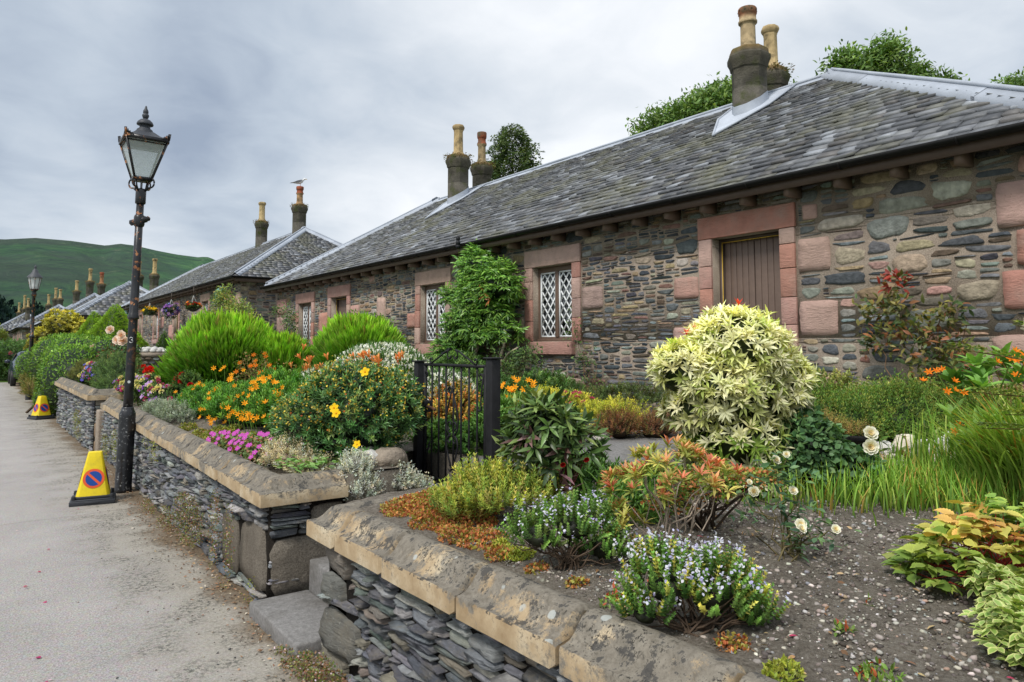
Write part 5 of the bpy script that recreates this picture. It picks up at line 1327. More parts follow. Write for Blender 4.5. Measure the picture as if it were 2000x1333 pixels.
# rocks: white ones in the bed, edging stones, rocks by the gate post
def rocks(items, group, pal):
    for i, (x, y, r, lab, col) in enumerate(items):
        mb = MB(); z = float(gz(x, y)); r3 = A([r, r * .8, r * .65]); rock(mb, (x, y, z + r * .35), r3, col, 31 + i * 7, .3, (18, 12))
        tag(mb.build('rock', M['rock'], loc=(x, y, z), smooth=False), lab, 'rock', group)
Wt = A(s(222, 220, 214))
rocks([(5.20, 2.58, .09, 'small white rock beside the smaller black pot', Wt), (5.32, 2.47, .12, 'cream-stained white rock, second from the black pots', Wt * A([.95, .88, .75])), (5.50, 2.40, .11, 'white rock, third from the black pots', Wt),
       (5.58, 2.22, .155, 'largest, brightest white rock in the bed behind the grass', Wt * 1.05), (5.78, 2.12, .085, 'white rock at the right end of the row behind the grass', Wt * .95), (5.66, 2.32, .07, 'small white rock tucked between the larger ones', Wt)], 'white rocks edging the back bed', None)
rocks([(3.42, 4.62 - .3, .10, 'grey edging stone nearest the gate along the path', s(120, 112, 100)), (3.66, 4.42, .11, 'tall grey edging stone, middle of the three by the path', s(132, 124, 110)), (3.98, 4.38, .10, 'dark grey edging stone farthest from the gate', s(100, 98, 96))], 'grey edging stones along the path', None)
rocks([(2.24, 4.72, .11, 'white quartz rock above the planted rocks beside the yellow-flowered bush', s(206, 204, 200)), (2.12, 4.62, .10, 'grey and white rock lowest by the wall end', s(150, 148, 144)), (2.38, 4.66, .14, 'big pinkish rock with yellow moss by the left gate post', s(150, 138, 124)), (2.33, 4.86, .09, 'small pale rock behind the mossy one', s(170, 168, 160))], 'rocks beside the left gate post', None)
mb = MB(); mb.box((2.06, 4.52, .60), (2.44, 4.62, .76), s(84, 66, 56)); tag(mb.build('brick', M['sand'], loc=(2.06, 4.52, .6), bevel=.012), 'dark brown brick under the rocks beside the gate gap', 'brick')
mb = MB(); b0 = (2.0, 4.505, -.02); mb.box(b0, (2.40, 4.56, .765)); mb.box((2.402, 4.505, -.02), (2.448, 5.2, .775)); mb.box((2.402, 5.202, -.02), (2.94, 5.25, .785)); mb.box((2.932, 4.505, -.02), (2.96, 5.2, .785)); mb.box((2.12, 3.64, -.02), (2.85, 3.699, .74)); tag(mb.build('passage_wall', M['render'], loc=(2.4, 4.1, 0)), 'low rendered walls lining the steps behind the gap', 'wall')

# broken slab of red tile leaning on the cottage wall beside the cream shrub
mb = MB(); mb.add([(6.93, 6.3, 1.28), (6.9, 6.1, 1.48), (6.93, 5.98, 1.36), (6.9, 6.18, 1.16), (6.99, 6.3, 1.28), (6.97, 6.1, 1.48), (6.99, 5.98, 1.36), (6.97, 6.18, 1.16)], q=[(0, 1, 2, 3), (4, 7, 6, 5), (0, 4, 5, 1), (1, 5, 6, 2), (2, 6, 7, 3), (3, 7, 4, 0)], c=s(110, 74, 62))
tag(mb.build('wall_box', M['sand'], loc=(6.93, 6.1, 1.3)), 'small brown tilted box fixed to the cottage wall left of the cream shrub', 'box')

# ================================================================== SEAGULL
def gull(X, Y, Z):
    t = thing('seagull', 'grey-backed white seagull standing on the terracotta chimney pot of the second cottage', 'bird', (X, Y, Z))
    W_, G = s(238, 238, 238), s(92, 94, 100); r = A([.803, -.596, 0]); up = A([0, 0, 1.])
    def P(a, h, w=0): return A([X, Y, Z]) + r * a + up * h + A([.596, .803, 0]) * w
    mb = MB()
    sec = [(-.30, .14, .012), (-.22, .15, .03), (-.10, .165, .07), (.02, .18, .085), (.10, .205, .07), (.145, .245, .045), (.17, .28, .045), (.20, .295, .043), (.23, .29, .026), (.245, .285, .012)]
    k = 12; V_ = []; C_ = []
    for i, (a, h, rad) in enumerate(sec):
        for j in range(k):
            th = j * 2 * pi / k; V_.append(P(a, h + rad * math.sin(th), rad * .85 * math.cos(th))); C_.append(G if (math.sin(th) > -.15 and a < .11) else W_)
    mb.add(V_, q=[(i * k + j, i * k + (j + 1) % k, (i + 1) * k + (j + 1) % k, (i + 1) * k + j) for i in range(len(sec) - 1) for j in range(k)], c=A(C_)); b = mb.build('body', M['plain'], t, smooth=True)
    mb = MB(); mb.tube([P(.24, .285), P(.275, .28), P(.295, .268)], [.013, .010, .003], 6, c=s(220, 180, 60)); mb.build('beak', M['plain'], b)
    mb = MB()
    for sg in (-1, 1):
        mb.tube([P(.03, .11, sg * .03), P(.03, .0, sg * .03)], .006, 5, c=s(206, 160, 140)); mb.tube([P(.0, .004, sg * .03), P(.07, .004, sg * .03)], .007, 4, c=s(206, 160, 140))
    mb.build('leg', M['plain'], t)
    for sg in (-1, 1):
        mb = MB(); mb.add([P(.08, .23, sg * .07), P(-.05, .215, sg * .082), P(-.22, .17, sg * .04), P(-.40, .135, sg * .015), P(-.22, .135, sg * .05), P(-.02, .14, sg * .085)], q=[(0, 1, 4, 5), (1, 2, 3, 4)], c=A([G, G, (.02, .02, .02), (.01, .01, .01), (.03, .03, .03), G])); mb.build('wing', M['plain'], b)
    mb = MB(); rock(mb, tuple(P(.222, .30, .035)), (.006,) * 3, (.01, .01, .01), 1, 0, (6, 5)); rock(mb, tuple(P(.222, .30, -.035)), (.006,) * 3, (.01, .01, .01), 1, 0, (6, 5)); mb.build('eye', M['black'], b)
gull(9.88, 27.35, 7.95)

# ================================================================== PLANTING
RX = A([.803, -.596, 0.]); DX = A([.596, .803, 0.])
def at(o, a=0., h=0., d=0.): return A(o, float) + RX * a + DX * d + A([0, 0, h])
def G0(x, y): return (x, y, float(gz(x, y)))
def plant(name, lab, cat, x, y, z=None, group=None): return thing(name, lab, cat, (x, y, float(gz(x, y)) if z is None else z), group)
def shoots(mb, P, N, L, k, wh, S, pal, tm='diamond', var=.2, lean=.9, sh=None):
    """upright shoots: wh whorls of k small leaves along each"""
    n = len(P); N = unit(N); X = unit(np.cross(N, RG.normal(0, 1, P.shape))); Y = np.cross(N, X); base = pick(pal, n, var)
    if sh is not None: base = base * sh[:, None]
    for w in range(wh):
        f = w / max(1, wh - 1); Q = P + N * (L * f)[:, None] if not np.isscalar(L) else P + N * L * f
        for j in range(k):
            a = j * 2 * pi / k + w * .9; D = N * (lean + f * .9) + (X * cos(a) + Y * sin(a))
            inst(mb, T[tm], Q, D, N, S * (1 - .3 * f) * RG.uniform(.8, 1.2, n), base * (.55 + .6 * f))
def surf(blobs, n, amp=.12, low=-.3, depth=.15, fr=3.):
    """points on the union of several lumpy blobs, none buried inside another"""
    vol = A([b[1][0] * b[1][2] + b[1][1] * b[1][2] for b in blobs]); out = []
    for i, (c, r) in enumerate(blobs):
        P, N, u, d = shell(int(n * vol[i] / vol.sum()), c, r, i + 1, amp, low, depth, fr)
        ok = np.ones(len(P), bool)
        for j, (c2, r2) in enumerate(blobs):
            if j != i: ok &= (((P - A(c2)) / A(r2)) ** 2).sum(1) > .62
        out.append((P[ok], N[ok], u[ok], d[ok]))
    return [np.concatenate([o[i] for o in out]) for i in range(4)]
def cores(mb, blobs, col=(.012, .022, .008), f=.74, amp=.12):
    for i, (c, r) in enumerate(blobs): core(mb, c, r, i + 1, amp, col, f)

# ---- variegated cream shrub, the centre of the bed
o = (3.42, 2.54, .8); t = plant('variegated_shrub', 'large cream and green variegated shrub with red tips, in front of the cottage door', 'shrub', 3.42, 2.54)
B = [(at(o, .05, .79), (.27, .27, .22)), (at(o, -.27, .68), (.16, .18, .14)), (at(o, .00, .56), (.31, .30, .22)), (at(o, .25, .60), (.14, .2, .22)), (at(o, .03, .28), (.28, .27, .22)), (at(o, -.20, .44), (.15, .18, .12)), (at(o, .06, .08), (.29, .27, .14))]
P, N, u, d = surf(B, 1750, .16, -.6, .16, 4.5); hz = (P[:, 2] - .8)
mb = MB(); CR = [s(248, 246, 200) + (5,), s(240, 240, 178) + (4,), s(226, 230, 146) + (2.5,), s(190, 206, 110) + (1.4,)]
shd = np.clip(.62 + .5 * (d[:, 2] + .4), .4, 1.12) * np.clip(.74 + hz * .42, .6, 1.08)  # lower and downward rosettes darker: shading put into the leaf colour
yg = [s(150, 176, 70) + (1,), s(120, 150, 56) + (1,)]
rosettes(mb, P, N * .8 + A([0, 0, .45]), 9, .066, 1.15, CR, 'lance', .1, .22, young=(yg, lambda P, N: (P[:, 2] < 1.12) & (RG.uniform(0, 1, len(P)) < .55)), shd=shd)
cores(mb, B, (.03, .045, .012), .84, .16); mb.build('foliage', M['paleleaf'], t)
mb = MB(); k = (P[:, 2] > 1.6) & (RG.uniform(0, 1, len(P)) < .015); rosettes(mb, P[k] + N[k] * .03, N[k] + A([0, 0, .8]), 7, .055, .8, [s(226, 70, 44) + (1,)], 'lance'); 
for q in (at(o, -.24, .87), at(o, -.18, .89), at(o, .06, 1.04)): rosettes(mb, A([q]), A([[0, 0, 1.]]), 8, .05, .8, [s(226, 70, 44) + (1,)], 'lance')
tag(mb.build('red_shoot', M['leaf'], t), kind='stuff'); mb = MB(); stems(mb, o, [at(o, a, .4) for a in (-.2, -.1, 0, .1, .2)], .014, s(90, 80, 66), .03); mb.build('stem', M['bark'], t)

# ---- dark-leaved rose beside it
t = plant('rose_bush', 'dense dark green rose bush touching the right side of the cream shrub', 'shrub', 3.72, 2.24); B = [((3.66, 2.24, 1.04), (.22, .22, .22)), ((3.80, 2.12, .92), (.2, .2, .14))]
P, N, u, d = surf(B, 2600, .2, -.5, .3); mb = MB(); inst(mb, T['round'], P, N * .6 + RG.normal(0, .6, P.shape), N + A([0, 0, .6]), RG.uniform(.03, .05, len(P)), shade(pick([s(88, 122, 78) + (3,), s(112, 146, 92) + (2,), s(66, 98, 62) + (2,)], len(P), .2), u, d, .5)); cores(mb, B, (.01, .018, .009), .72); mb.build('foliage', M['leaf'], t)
bloom(t, 'white_rose', [(3.86, 1.98, 1.14), (3.80, 1.95, 1.08)], [(-.5, -.6, .4), (-.6, -.5, .1)], .042)

# ---- small white rose
o = G0(2.50, 1.62); t = plant('white_rose', 'small leggy white rose with cream blooms, alone on the open gravel', 'rose', 2.50, 1.62)
F = A([(2.5, 1.756, 1.03), (2.52, 1.79, 1.06), (2.5, 1.654, 1.165), (2.5, 1.585, 1.06), (2.48, 1.545, .945), (2.46, 1.53, .935), (2.5, 1.42, .95), (2.52, 1.62, 1.19)])
mb = MB(); stems(mb, o, F - A([0, 0, .02]), .0045, s(96, 92, 60), .02, n=6); stems(mb, o, [at(o, a, h) for a, h in ((-.13, .12), (.05, .14), (.14, .10), (-.03, .2), (.0, .1), (-.16, .24))], .004, s(110, 100, 70), .02); mb.build('stem', M['bark'], t)
mb = MB(); C_ = np.vstack([F - A([0, 0, .05]), A([at(o, a, h) for a, h in ((-.14, .14), (-.1, .3), (.0, .22), (.02, .12), (.06, .16), (.14, .10), (-.02, .33), (.05, .05), (.0, .3), (-.05, .36), (.09, .3), (.12, .17))])])
P = np.repeat(C_, 13, 0) + RG.normal(0, .024, (len(C_) * 13, 3)); inst(mb, T['ovate'], P, RG.normal(0, 1, P.shape) * A([1, 1, .5]), RG.normal(0, .4, P.shape) + A([0, 0, 1.]), RG.uniform(.028, .048, len(P)), pick([s(86, 118, 82) + (3,), s(108, 140, 90) + (2,), s(66, 96, 70) + (2,)], len(P), .2)); mb.build('foliage', M['leaf'], t)
bloom(t, 'white_rose', F, [(-.5 + random.uniform(-.4, .4), -.6, .5) for _ in F], [.026, .014, .022, .02, .026, .02, .018, .014])

# ---- orange-red shrub
o = G0(2.20, 1.93); t = plant('red_leaved_shrub', 'low open shrub with orange-red leaves and bare stems, in front of the path', 'shrub', 2.20, 1.93)
B = [(at(o, .02, .31), (.21, .2, .09)), (at(o, -.14, .25), (.12, .14, .08)), (at(o, .14, .27), (.14, .16, .09)), (at(o, .0, .37), (.12, .12, .06)), (at(o, -.17, .13), (.08, .09, .06)), (at(o, -.2, .03), (.07, .07, .06))]
P, N, u, d = surf(B, 190, .2, -.1, .25); mb = MB(); RD = [s(210, 128, 92) + (3,), s(194, 104, 80) + (2.,), s(216, 156, 104) + (2.5,), s(170, 160, 84) + (2,)]; GR = [s(166, 172, 84) + (2,), s(140, 154, 72) + (2,), s(190, 184, 100) + (1,)]
rosettes(mb, P, N * .5 + A([0, 0, .9]), 8, .052, 1.1, GR, 'lance', .15, .35); k = RG.uniform(0, 1, len(P)) < .72; rosettes(mb, P[k] + A([0, 0, .014]), N[k] * .4 + A([0, 0, 1.]), 7, .045, 1.0, RD, 'lance', .15, .15); mb.build('foliage', M['leaf'], t)
mb = MB(); stems(mb, o, P[RG.choice(len(P), 20)] - A([0, 0, .01]), .0045, s(150, 136, 122), .02, n=6); mb.build('stem', M['bark'], t)

# ---- small-leaved cotoneaster
o = G0(2.62, 2.10); t = plant('small_leaved_shrub', 'low spreading shrub of tiny red-edged green leaves between the orange shrub and the cream one', 'shrub', 2.62, 2.10)
B = [(at(o, -.03, .17), (.17, .16, .09)), (at(o, .13, .21), (.15, .14, .06)), (at(o, -.14, .10), (.12, .12, .07)), (at(o, .25, .22), (.10, .10, .04))]; P, N, u, d = surf(B, 2600, .25, -.3, .5); mb = MB()
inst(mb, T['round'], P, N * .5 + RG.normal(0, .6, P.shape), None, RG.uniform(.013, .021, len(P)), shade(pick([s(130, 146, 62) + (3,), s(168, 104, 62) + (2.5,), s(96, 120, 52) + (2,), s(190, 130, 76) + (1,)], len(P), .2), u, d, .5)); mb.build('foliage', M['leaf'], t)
mb = MB(); stems(mb, o, P[RG.choice(len(P), 26)], .006, s(70, 58, 48), .012, n=6); mb.build('stem', M['bark'], t)

# ---- hebes
def hebe(o, blobs, n, lab, fl, seed, yel):
    t = plant('hebe_bush', lab, 'shrub', o[0], o[1], group='lilac-flowered hebes behind the coping'); P, N, u, d = surf(blobs, n, .22, -.2, .35); mb = MB(); D = N * .6 + A([0, 0, .75]) + RG.normal(0, .15, P.shape)
    shoots(mb, P, D, .05, 5, 5, .017, [s(128, 166, 80) + (3,), s(104, 144, 70) + (3,)] + ([s(206, 202, 104) + (2.,)] if yel else [s(150, 176, 96) + (1.5,)]), sh=.6 + .5 * u); cores(mb, blobs, (.02, .024, .012), .5); mb.build('foliage', M['leaf'], t)
    k = fl(P) & (u > .4) & (d[:, 2] > -.1); mb = MB(); D = unit(D)
    for w in range(6):
        Q = P[k] + D[k] * (.045 + .006 * w) + RG.normal(0, .0045, (k.sum(), 3)); inst(mb, T['round'], Q, RG.normal(0, 1, Q.shape) + D[k] * .6, D[k], RG.uniform(.009, .014, len(Q)), pick([s(206, 204, 232) + (3,), s(228, 228, 242) + (3,), s(180, 174, 220) + (1.5,)], len(Q), .08))
    tag(mb.build('blossom', M['petal'], t), kind='stuff'); mb = MB(); stems(mb, o, P[RG.choice(len(P), 40)] - A([0, 0, .02]), .004, s(100, 84, 70), .012); mb.build('stem', M['bark'], t)
o = G0(1.86, 2.14); hebe(o, [(at(o, -.11, .11), (.11, .13, .07)), (at(o, .02, .15), (.13, .14, .09)), (at(o, .13, .07), (.10, .12, .08))], 430, 'lilac-flowered hebe below the dark peony, farther from the viewer', lambda P: RG.uniform(0, 1, len(P)) < .3, 1, False)
o = G0(1.76, 1.45); hebe(o, [(at(o, -.08, .12), (.11, .12, .09)), (at(o, .05, .10), (.12, .12, .10)), (at(o, .16, .04), (.07, .09, .05)), (at(o, -.15, .04), (.06, .07, .05))], 620, 'larger lilac-flowered hebe with yellow tinted shoots, right behind the near coping', lambda P: RG.uniform(0, 1, len(P)) < .42 * ((P - A(o)) @ RX < .12) + .08, 2, True)

# ---- dark peony-like plant with red stems
o = G0(2.27, 2.72); t = plant('peony', 'dark glossy-leaved peony on upright red stems, in front of the right gate post', 'plant', 2.27, 2.72)
B = [(at(o, -.04, .43), (.14, .16, .12)), (at(o, .08, .36), (.10, .14, .11)), (at(o, -.13, .33), (.08, .13, .08)), (at(o, .0, .28), (.11, .14, .06))]; P, N, u, d = surf(B, 250, .3, -.55, .45); mb = MB()
rosettes(mb, P, N * .8 + A([0, 0, .4]), 5, .10, 1.1, [s(76, 100, 50) + (4,), s(94, 120, 62) + (3,), s(60, 82, 46) + (2,), s(126, 146, 80) + (1.2,), s(110, 84, 78) + (.5,)], 'lance', .22, .5, shd=.5 + .6 * u); cores(mb, B, (.008, .014, .007), .6)
q = A([at(o, a, h, -.12) for a, h in ((.0, .16), (.06, .12), (-.07, .1), (.02, .22))]); rosettes(mb, q, np.tile(A([[0, 0, 1.]]), (4, 1)), 6, .11, 1.1, [s(120, 92, 96) + (2,), s(110, 116, 90) + (1,)], 'lance', .1, .3); mb.build('foliage', M['leafgloss'], t)
mb = MB()
for i in range(18): a = random.uniform(-.07, .07); p0 = at(o, a * .6, 0, random.uniform(-.06, .06)); p1 = at(o, a * 2.2, random.uniform(.25, .42), random.uniform(-.12, .1)); mb.tube([p0, p0 * .5 + p1 * .5 + A([0, 0, .03]), p1], [.0055, .005, .003], 6, c=s(116, 46, 48))
mb.build('stem', M['leafgloss'], t, smooth=True)
bloom(t, 'crimson_rose', [at(o, .14, .30, -.2), at(o, .03, .28, -.22)], [(-.3, -.6, -.3)] * 2, .016)

# ---- yellow-green feathery plant
o = G0(1.98, 2.86); t = plant('feathery_plant', 'yellow-green feathery plant at the wall end, in front of the iron gate', 'plant', 1.98, 2.86)
B = [(at(o, .05, .08), (.22, .22, .13)), (at(o, -.13, .04), (.13, .18, .08)), (at(o, .2, .08), (.12, .16, .11))]; P, N, u, d = surf(B, 1400, .3, -.1, .6); mb = MB(); D = N * .5 + A([0, 0, .9]) + RG.normal(0, .25, P.shape)
shoots(mb, P, D, RG.uniform(.04, .1, len(P)), 4, 5, .026, [s(184, 184, 80) + (3,), s(154, 170, 72) + (4,), s(204, 190, 104) + (1.5,), s(126, 154, 66) + (2.5,)], 'lance', sh=.6 + .5 * u); mb.build('foliage', M['leaf'], t)

# ---- sedum mats
def mat(name, lab, pts, n, tm, S, pal, h=.03, cat='ground cover', spread=None, kind='stuff', material='leaf'):
    """low mat following the ground over discs (x, y, r)"""
    mb = MB(); w = A([r * r for _, _, r in pts]); w /= w.sum(); i = RG.choice(len(pts), n, p=w); a = RG.uniform(0, 2 * pi, n); r = np.sqrt(RG.uniform(0, 1, n)); pa_ = A(pts)
    x = pa_[i, 0] + pa_[i, 2] * r * np.cos(a); y = pa_[i, 1] + pa_[i, 2] * r * np.sin(a); x = np.maximum(x, 1.63)
    z = gz(x, y) + RG.uniform(0, 1, n) * h * (1 - r * .7) * (1 + .8 * np.sin(x * 23) * np.sin(y * 19)); P = np.stack([x, y, z], -1)
    inst(mb, T[tm], P, RG.normal(0, .7, (n, 3)) + A([0, 0, .7]), None, RG.uniform(.7, 1.3, n) * S, pick(pal, n, .25) * (.6 + .6 * RG.uniform(0, 1, (n, 1))))
    return tag(mb.build(name, M[material], loc=(pts[0][0], pts[0][1], .8)), lab, cat, kind=kind)
mat('stonecrop', 'red and orange stonecrop mat creeping along behind the near coping', [(1.74, 3.25, .1), (1.72, 2.98, .09), (1.72, 2.72, .08), (2.0, 3.42, .12), (1.86, 3.3, .2), (1.95, 3.1, .24), (1.84, 2.85, .16), (1.78, 2.6, .11), (1.74, 2.42, .07), (1.75, 2.2, .05), (1.76, 1.98, .045), (2.1, 3.35, .18), (1.74, 1.3, .05)], 14000, 'round', .0135, [s(184, 112, 68) + (3,), s(200, 142, 84) + (2.5,), s(158, 152, 70) + (4,), s(150, 84, 56) + (1.5,)], .035)
mat('moss_mat', 'bright yellow-green mossy stonecrop patches behind the near coping', [(1.79, 2.38, .075), (1.80, 2.5, .04), (1.70, 1.12, .05)], 1500, 'diamond', .016, [s(170, 176, 70) + (2,), s(134, 150, 56) + (1,)], .03)
mat('weeds', 'green and reddish seedlings dotted over the gravel bed', [(1.85, .95, .05), (2.3, 1.2, .02), (1.9, 1.75, .03), (2.05, 1.15, .03), (1.72, 1.75, .05)], 260, 'ovate', .02, [s(120, 150, 66) + (2,), s(180, 90, 56) + (1,)], .035)

# ---- yellow-flowered hypericum
o = G0(2.30, 5.15); t = plant('hypericum', 'wide dark green bush with yellow buds and flowers just left of the gate', 'shrub', 2.30, 5.15)
B = [(at(o, .05, .33), (.42, .42, .30)), (at(o, -.26, .25), (.30, .36, .22)), (at(o, .28, .33), (.22, .3, .24)), (at(o, .0, .47), (.30, .3, .19)), (at(o, -.02, .12), (.4, .4, .14))]; P, N, u, d = surf(B, 2300, .16, -.5, .3, 4.); mb = MB()
D = N * .7 + A([0, 0, .35]) + RG.normal(0, .25, P.shape); shoots(mb, P, D, RG.uniform(.03, .08, len(P)), 4, 3, .052, [s(82, 126, 68) + (4,), s(104, 146, 80) + (3,), s(64, 100, 56) + (2,), s(134, 156, 84) + (1.2,)], 'lance', sh=.5 + .6 * u); cores(mb, B, (.008, .016, .007), .74); mb.build('foliage', M['leafgloss'], t)
k = (d[:, 2] > -.1) & (RG.uniform(0, 1, len(P)) < .75) & (u > .4); mb = MB(); Q = np.repeat(P[k] + unit(D[k]) * .07, 3, 0) + RG.normal(0, .016, (k.sum() * 3, 3)); inst(mb, T['round'], Q, RG.normal(0, 1, Q.shape), None, .019, pick([s(244, 212, 84) + (4,), s(214, 190, 96) + (2,), s(196, 110, 60) + (1,)], len(Q), .15)); tag(mb.build('flower_bud', M['petal'], t), kind='stuff')
mb = MB(); stems(mb, o, (P + unit(D) * .06)[RG.choice(len(P), 60)], .004, s(120, 62, 50), .03); mb.build('stem', M['bark'], t)
bloom(t, 'yellow_five', [(2.0, 5.373, 1.173), (2.0, 5.01, 1.097), (2.0, 5.65, 1.135), (2.0, 4.76, 1.185), (2.02, 4.42, .97), (2.0, 5.5, 1.1), (2.2, 4.7, 1.43), (2.0, 4.72, 1.15)], [(-.8, -.6, .5)] * 8, .036)

# ---- white-tipped shrub
t = plant('white_heath', 'low mounded shrub covered in white flower spikes behind the yellow-flowered bush', 'shrub', 3.5, 7.2); B = [((3.55, 7.1, 1.27), (.5, .6, .3)), ((3.35, 8.0, 1.12), (.4, .5, .22)), ((3.75, 6.3, 1.12), (.3, .35, .2))]; P, N, u, d = surf(B, 5200, .14, -.2, .2); mb = MB()
inst(mb, T['spire'], P, N * .6 + A([0, 0, .8]) + RG.normal(0, .2, P.shape), None, RG.uniform(.08, .14, len(P)), shade(pick([s(84, 118, 62) + (1,)], len(P), .2), u, d, .5)); cores(mb, B, (.02, .035, .015), .8); mb.build('foliage', M['leaf'], t)
P, N, u, d = surf(B, 9000, .14, -.1, .12); k = RG.uniform(0, 1, len(P)) < .62 + .5 * np.sin(P[:, 0] * 14) * np.sin(P[:, 1] * 11); P, N = P[k], N[k]; mb = MB(); inst(mb, T['clump'], P + N * .05, N * .5 + A([0, 0, .5]) + RG.normal(0, .5, P.shape), None, RG.uniform(.035, .06, len(P)), pick([s(255, 255, 252) + (3,), s(236, 238, 230) + (1.5,)], len(P), .04) * 1.05); tag(mb.build('blossom', M['petal'], t), kind='stuff')

# ---- orange alstroemeria bank
t = plant('orange_lilies', 'bright green bank of orange lilies left of the yellow-flowered bush', 'flowers', 2.4, 8.2)
B = [((2.45, 8.1, .88), (.42, .9, .26)), ((2.35, 9.4, .86), (.35, .8, .22)), ((2.55, 7.0, .90), (.38, .6, .26)), ((2.75, 8.0, 1.02), (.3, .8, .24))]; P, N, u, d = surf(B, 2600, .2, -.2, .4, 4.); mb = MB(); D = N * .4 + A([0, 0, .9]) + RG.normal(0, .25, P.shape)
shoots(mb, P, D, RG.uniform(.05, .12, len(P)), 4, 4, .065, [s(96, 150, 52) + (4,), s(74, 124, 44) + (3,), s(126, 170, 66) + (1.5,)], 'lance', sh=.45 + .6 * u); cores(mb, B, (.012, .03, .008), .7); mb.build('foliage', M['leaf'], t)
F = A([(2.2, 8.264, 1.33), (2.2, 7.9, 1.26), (2.2, 7.2, 1.28), (2.2, 6.75, 1.28), (2.2, 7.842, 1.08), (2.2, 9.254, 1.15), (2.15, 10.0, 1.02), (2.1, 10.3, .88), (2.15, 8.429, .99), (2.15, 7.153, 1.12), (2.1, 7.473, .98), (2.1, 6.832, 1.0), (2.05, 8.0, .84), (2.05, 9.3, .93), (2.1, 7.9, 1.0), (2.2, 8.7, 1.1), (2.1, 7.2, .93), (2.05, 8.6, .9), (2.3, 6.9, 1.18), (2.2, 7.5, 1.2)])
F = np.repeat(F, 5, 0)[:98] + RG.normal(0, .065, (98, 3)) * A([.8, 1.4, .55]); bloom(t, 'orange_lily', F, [(-.5 + random.uniform(-.5, .5), -.6 + random.uniform(-.5, .5), .5) for _ in F], .037)
mb = MB(); stems(mb, (2.4, 8.2, .85), [], .003); 
for f in F[::2]: mb.tube([f, f + A([random.uniform(0, .08), random.uniform(-.05, .05), -.22])], .0035, 4, c=s(96, 130, 50), cap=False)
tag(mb.build('stem', M['leaf'], t), kind='stuff')

# ---- twiggy azalea in front of the mound
t = plant('twiggy_shrub', 'airy twiggy shrub with tiny olive leaves in front of the big green mound', 'shrub', 2.95, 9.4); o = G0(2.95, 9.4); B = [((2.95, 9.7, 1.2), (.3, .5, .36)), ((3.0, 8.7, 1.12), (.32, .5, .34)), ((3.0, 9.2, 1.0), (.3, .7, .3))]; P, N, u, d = surf(B, 2200, .3, -.6, .7); mb = MB()
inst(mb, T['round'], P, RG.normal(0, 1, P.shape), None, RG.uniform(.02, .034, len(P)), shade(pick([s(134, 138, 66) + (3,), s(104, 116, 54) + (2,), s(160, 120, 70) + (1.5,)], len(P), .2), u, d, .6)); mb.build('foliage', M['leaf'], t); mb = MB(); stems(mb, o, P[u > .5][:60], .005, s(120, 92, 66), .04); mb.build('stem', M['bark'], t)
bloom(t, 'hot_orange', P[(u > .8) & (d[:, 2] > .2)][:14], [(-.5, -.6, .6)] * 14, .042)

# ---- big bright green heath mounds
def mound(lab, blobs, n, x, y, L=(.13, .24)):
    t = plant('green_mound', lab, 'shrub', x, y, group='bright green rounded mounds'); P, N, u, d = surf(blobs, int(n * 1.35), .15, -.45, .2, 6.); mb = MB()
    k = np.clip(d[:, 2] * .6 + .55, .25, 1.15) * (.8 + .35 * lumps(d, 5, 1., 7.) ** 1.) * .9; k = np.clip(k, .2, 1.2); C = pick([s(154, 190, 56) + (3,), s(132, 174, 50) + (3,), s(178, 204, 84) + (1.4,), s(168, 160, 80) + (.35,)], len(P), .2) * k[:, None]; C[:, 0] *= np.clip(.72 + d[:, 2] * .3, .5, 1.1)  # tops lighter, gaps between tufts darker: shade painted into the spires
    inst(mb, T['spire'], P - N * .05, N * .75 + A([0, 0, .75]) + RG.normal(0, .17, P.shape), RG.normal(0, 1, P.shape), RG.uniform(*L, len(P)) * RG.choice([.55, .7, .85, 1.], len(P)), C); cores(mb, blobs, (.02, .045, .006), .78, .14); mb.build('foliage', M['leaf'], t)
    mb = MB(); stems(mb, G0(x, y), [(x + random.uniform(-.3, .3), y + random.uniform(-.3, .3), 1.1) for _ in range(6)], .03, s(90, 76, 58), .04); mb.build('stem', M['bark'], t)
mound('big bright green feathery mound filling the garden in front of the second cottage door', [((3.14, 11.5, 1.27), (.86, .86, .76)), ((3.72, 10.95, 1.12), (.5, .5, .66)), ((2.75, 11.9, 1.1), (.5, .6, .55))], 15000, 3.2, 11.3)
mound('smaller bright green mound in front of the far diamond-paned window, right of the big one', [((4.5, 9.75, 1.38), (.66, .66, .62))], 8000, 4.5, 9.75, (.11, .2))

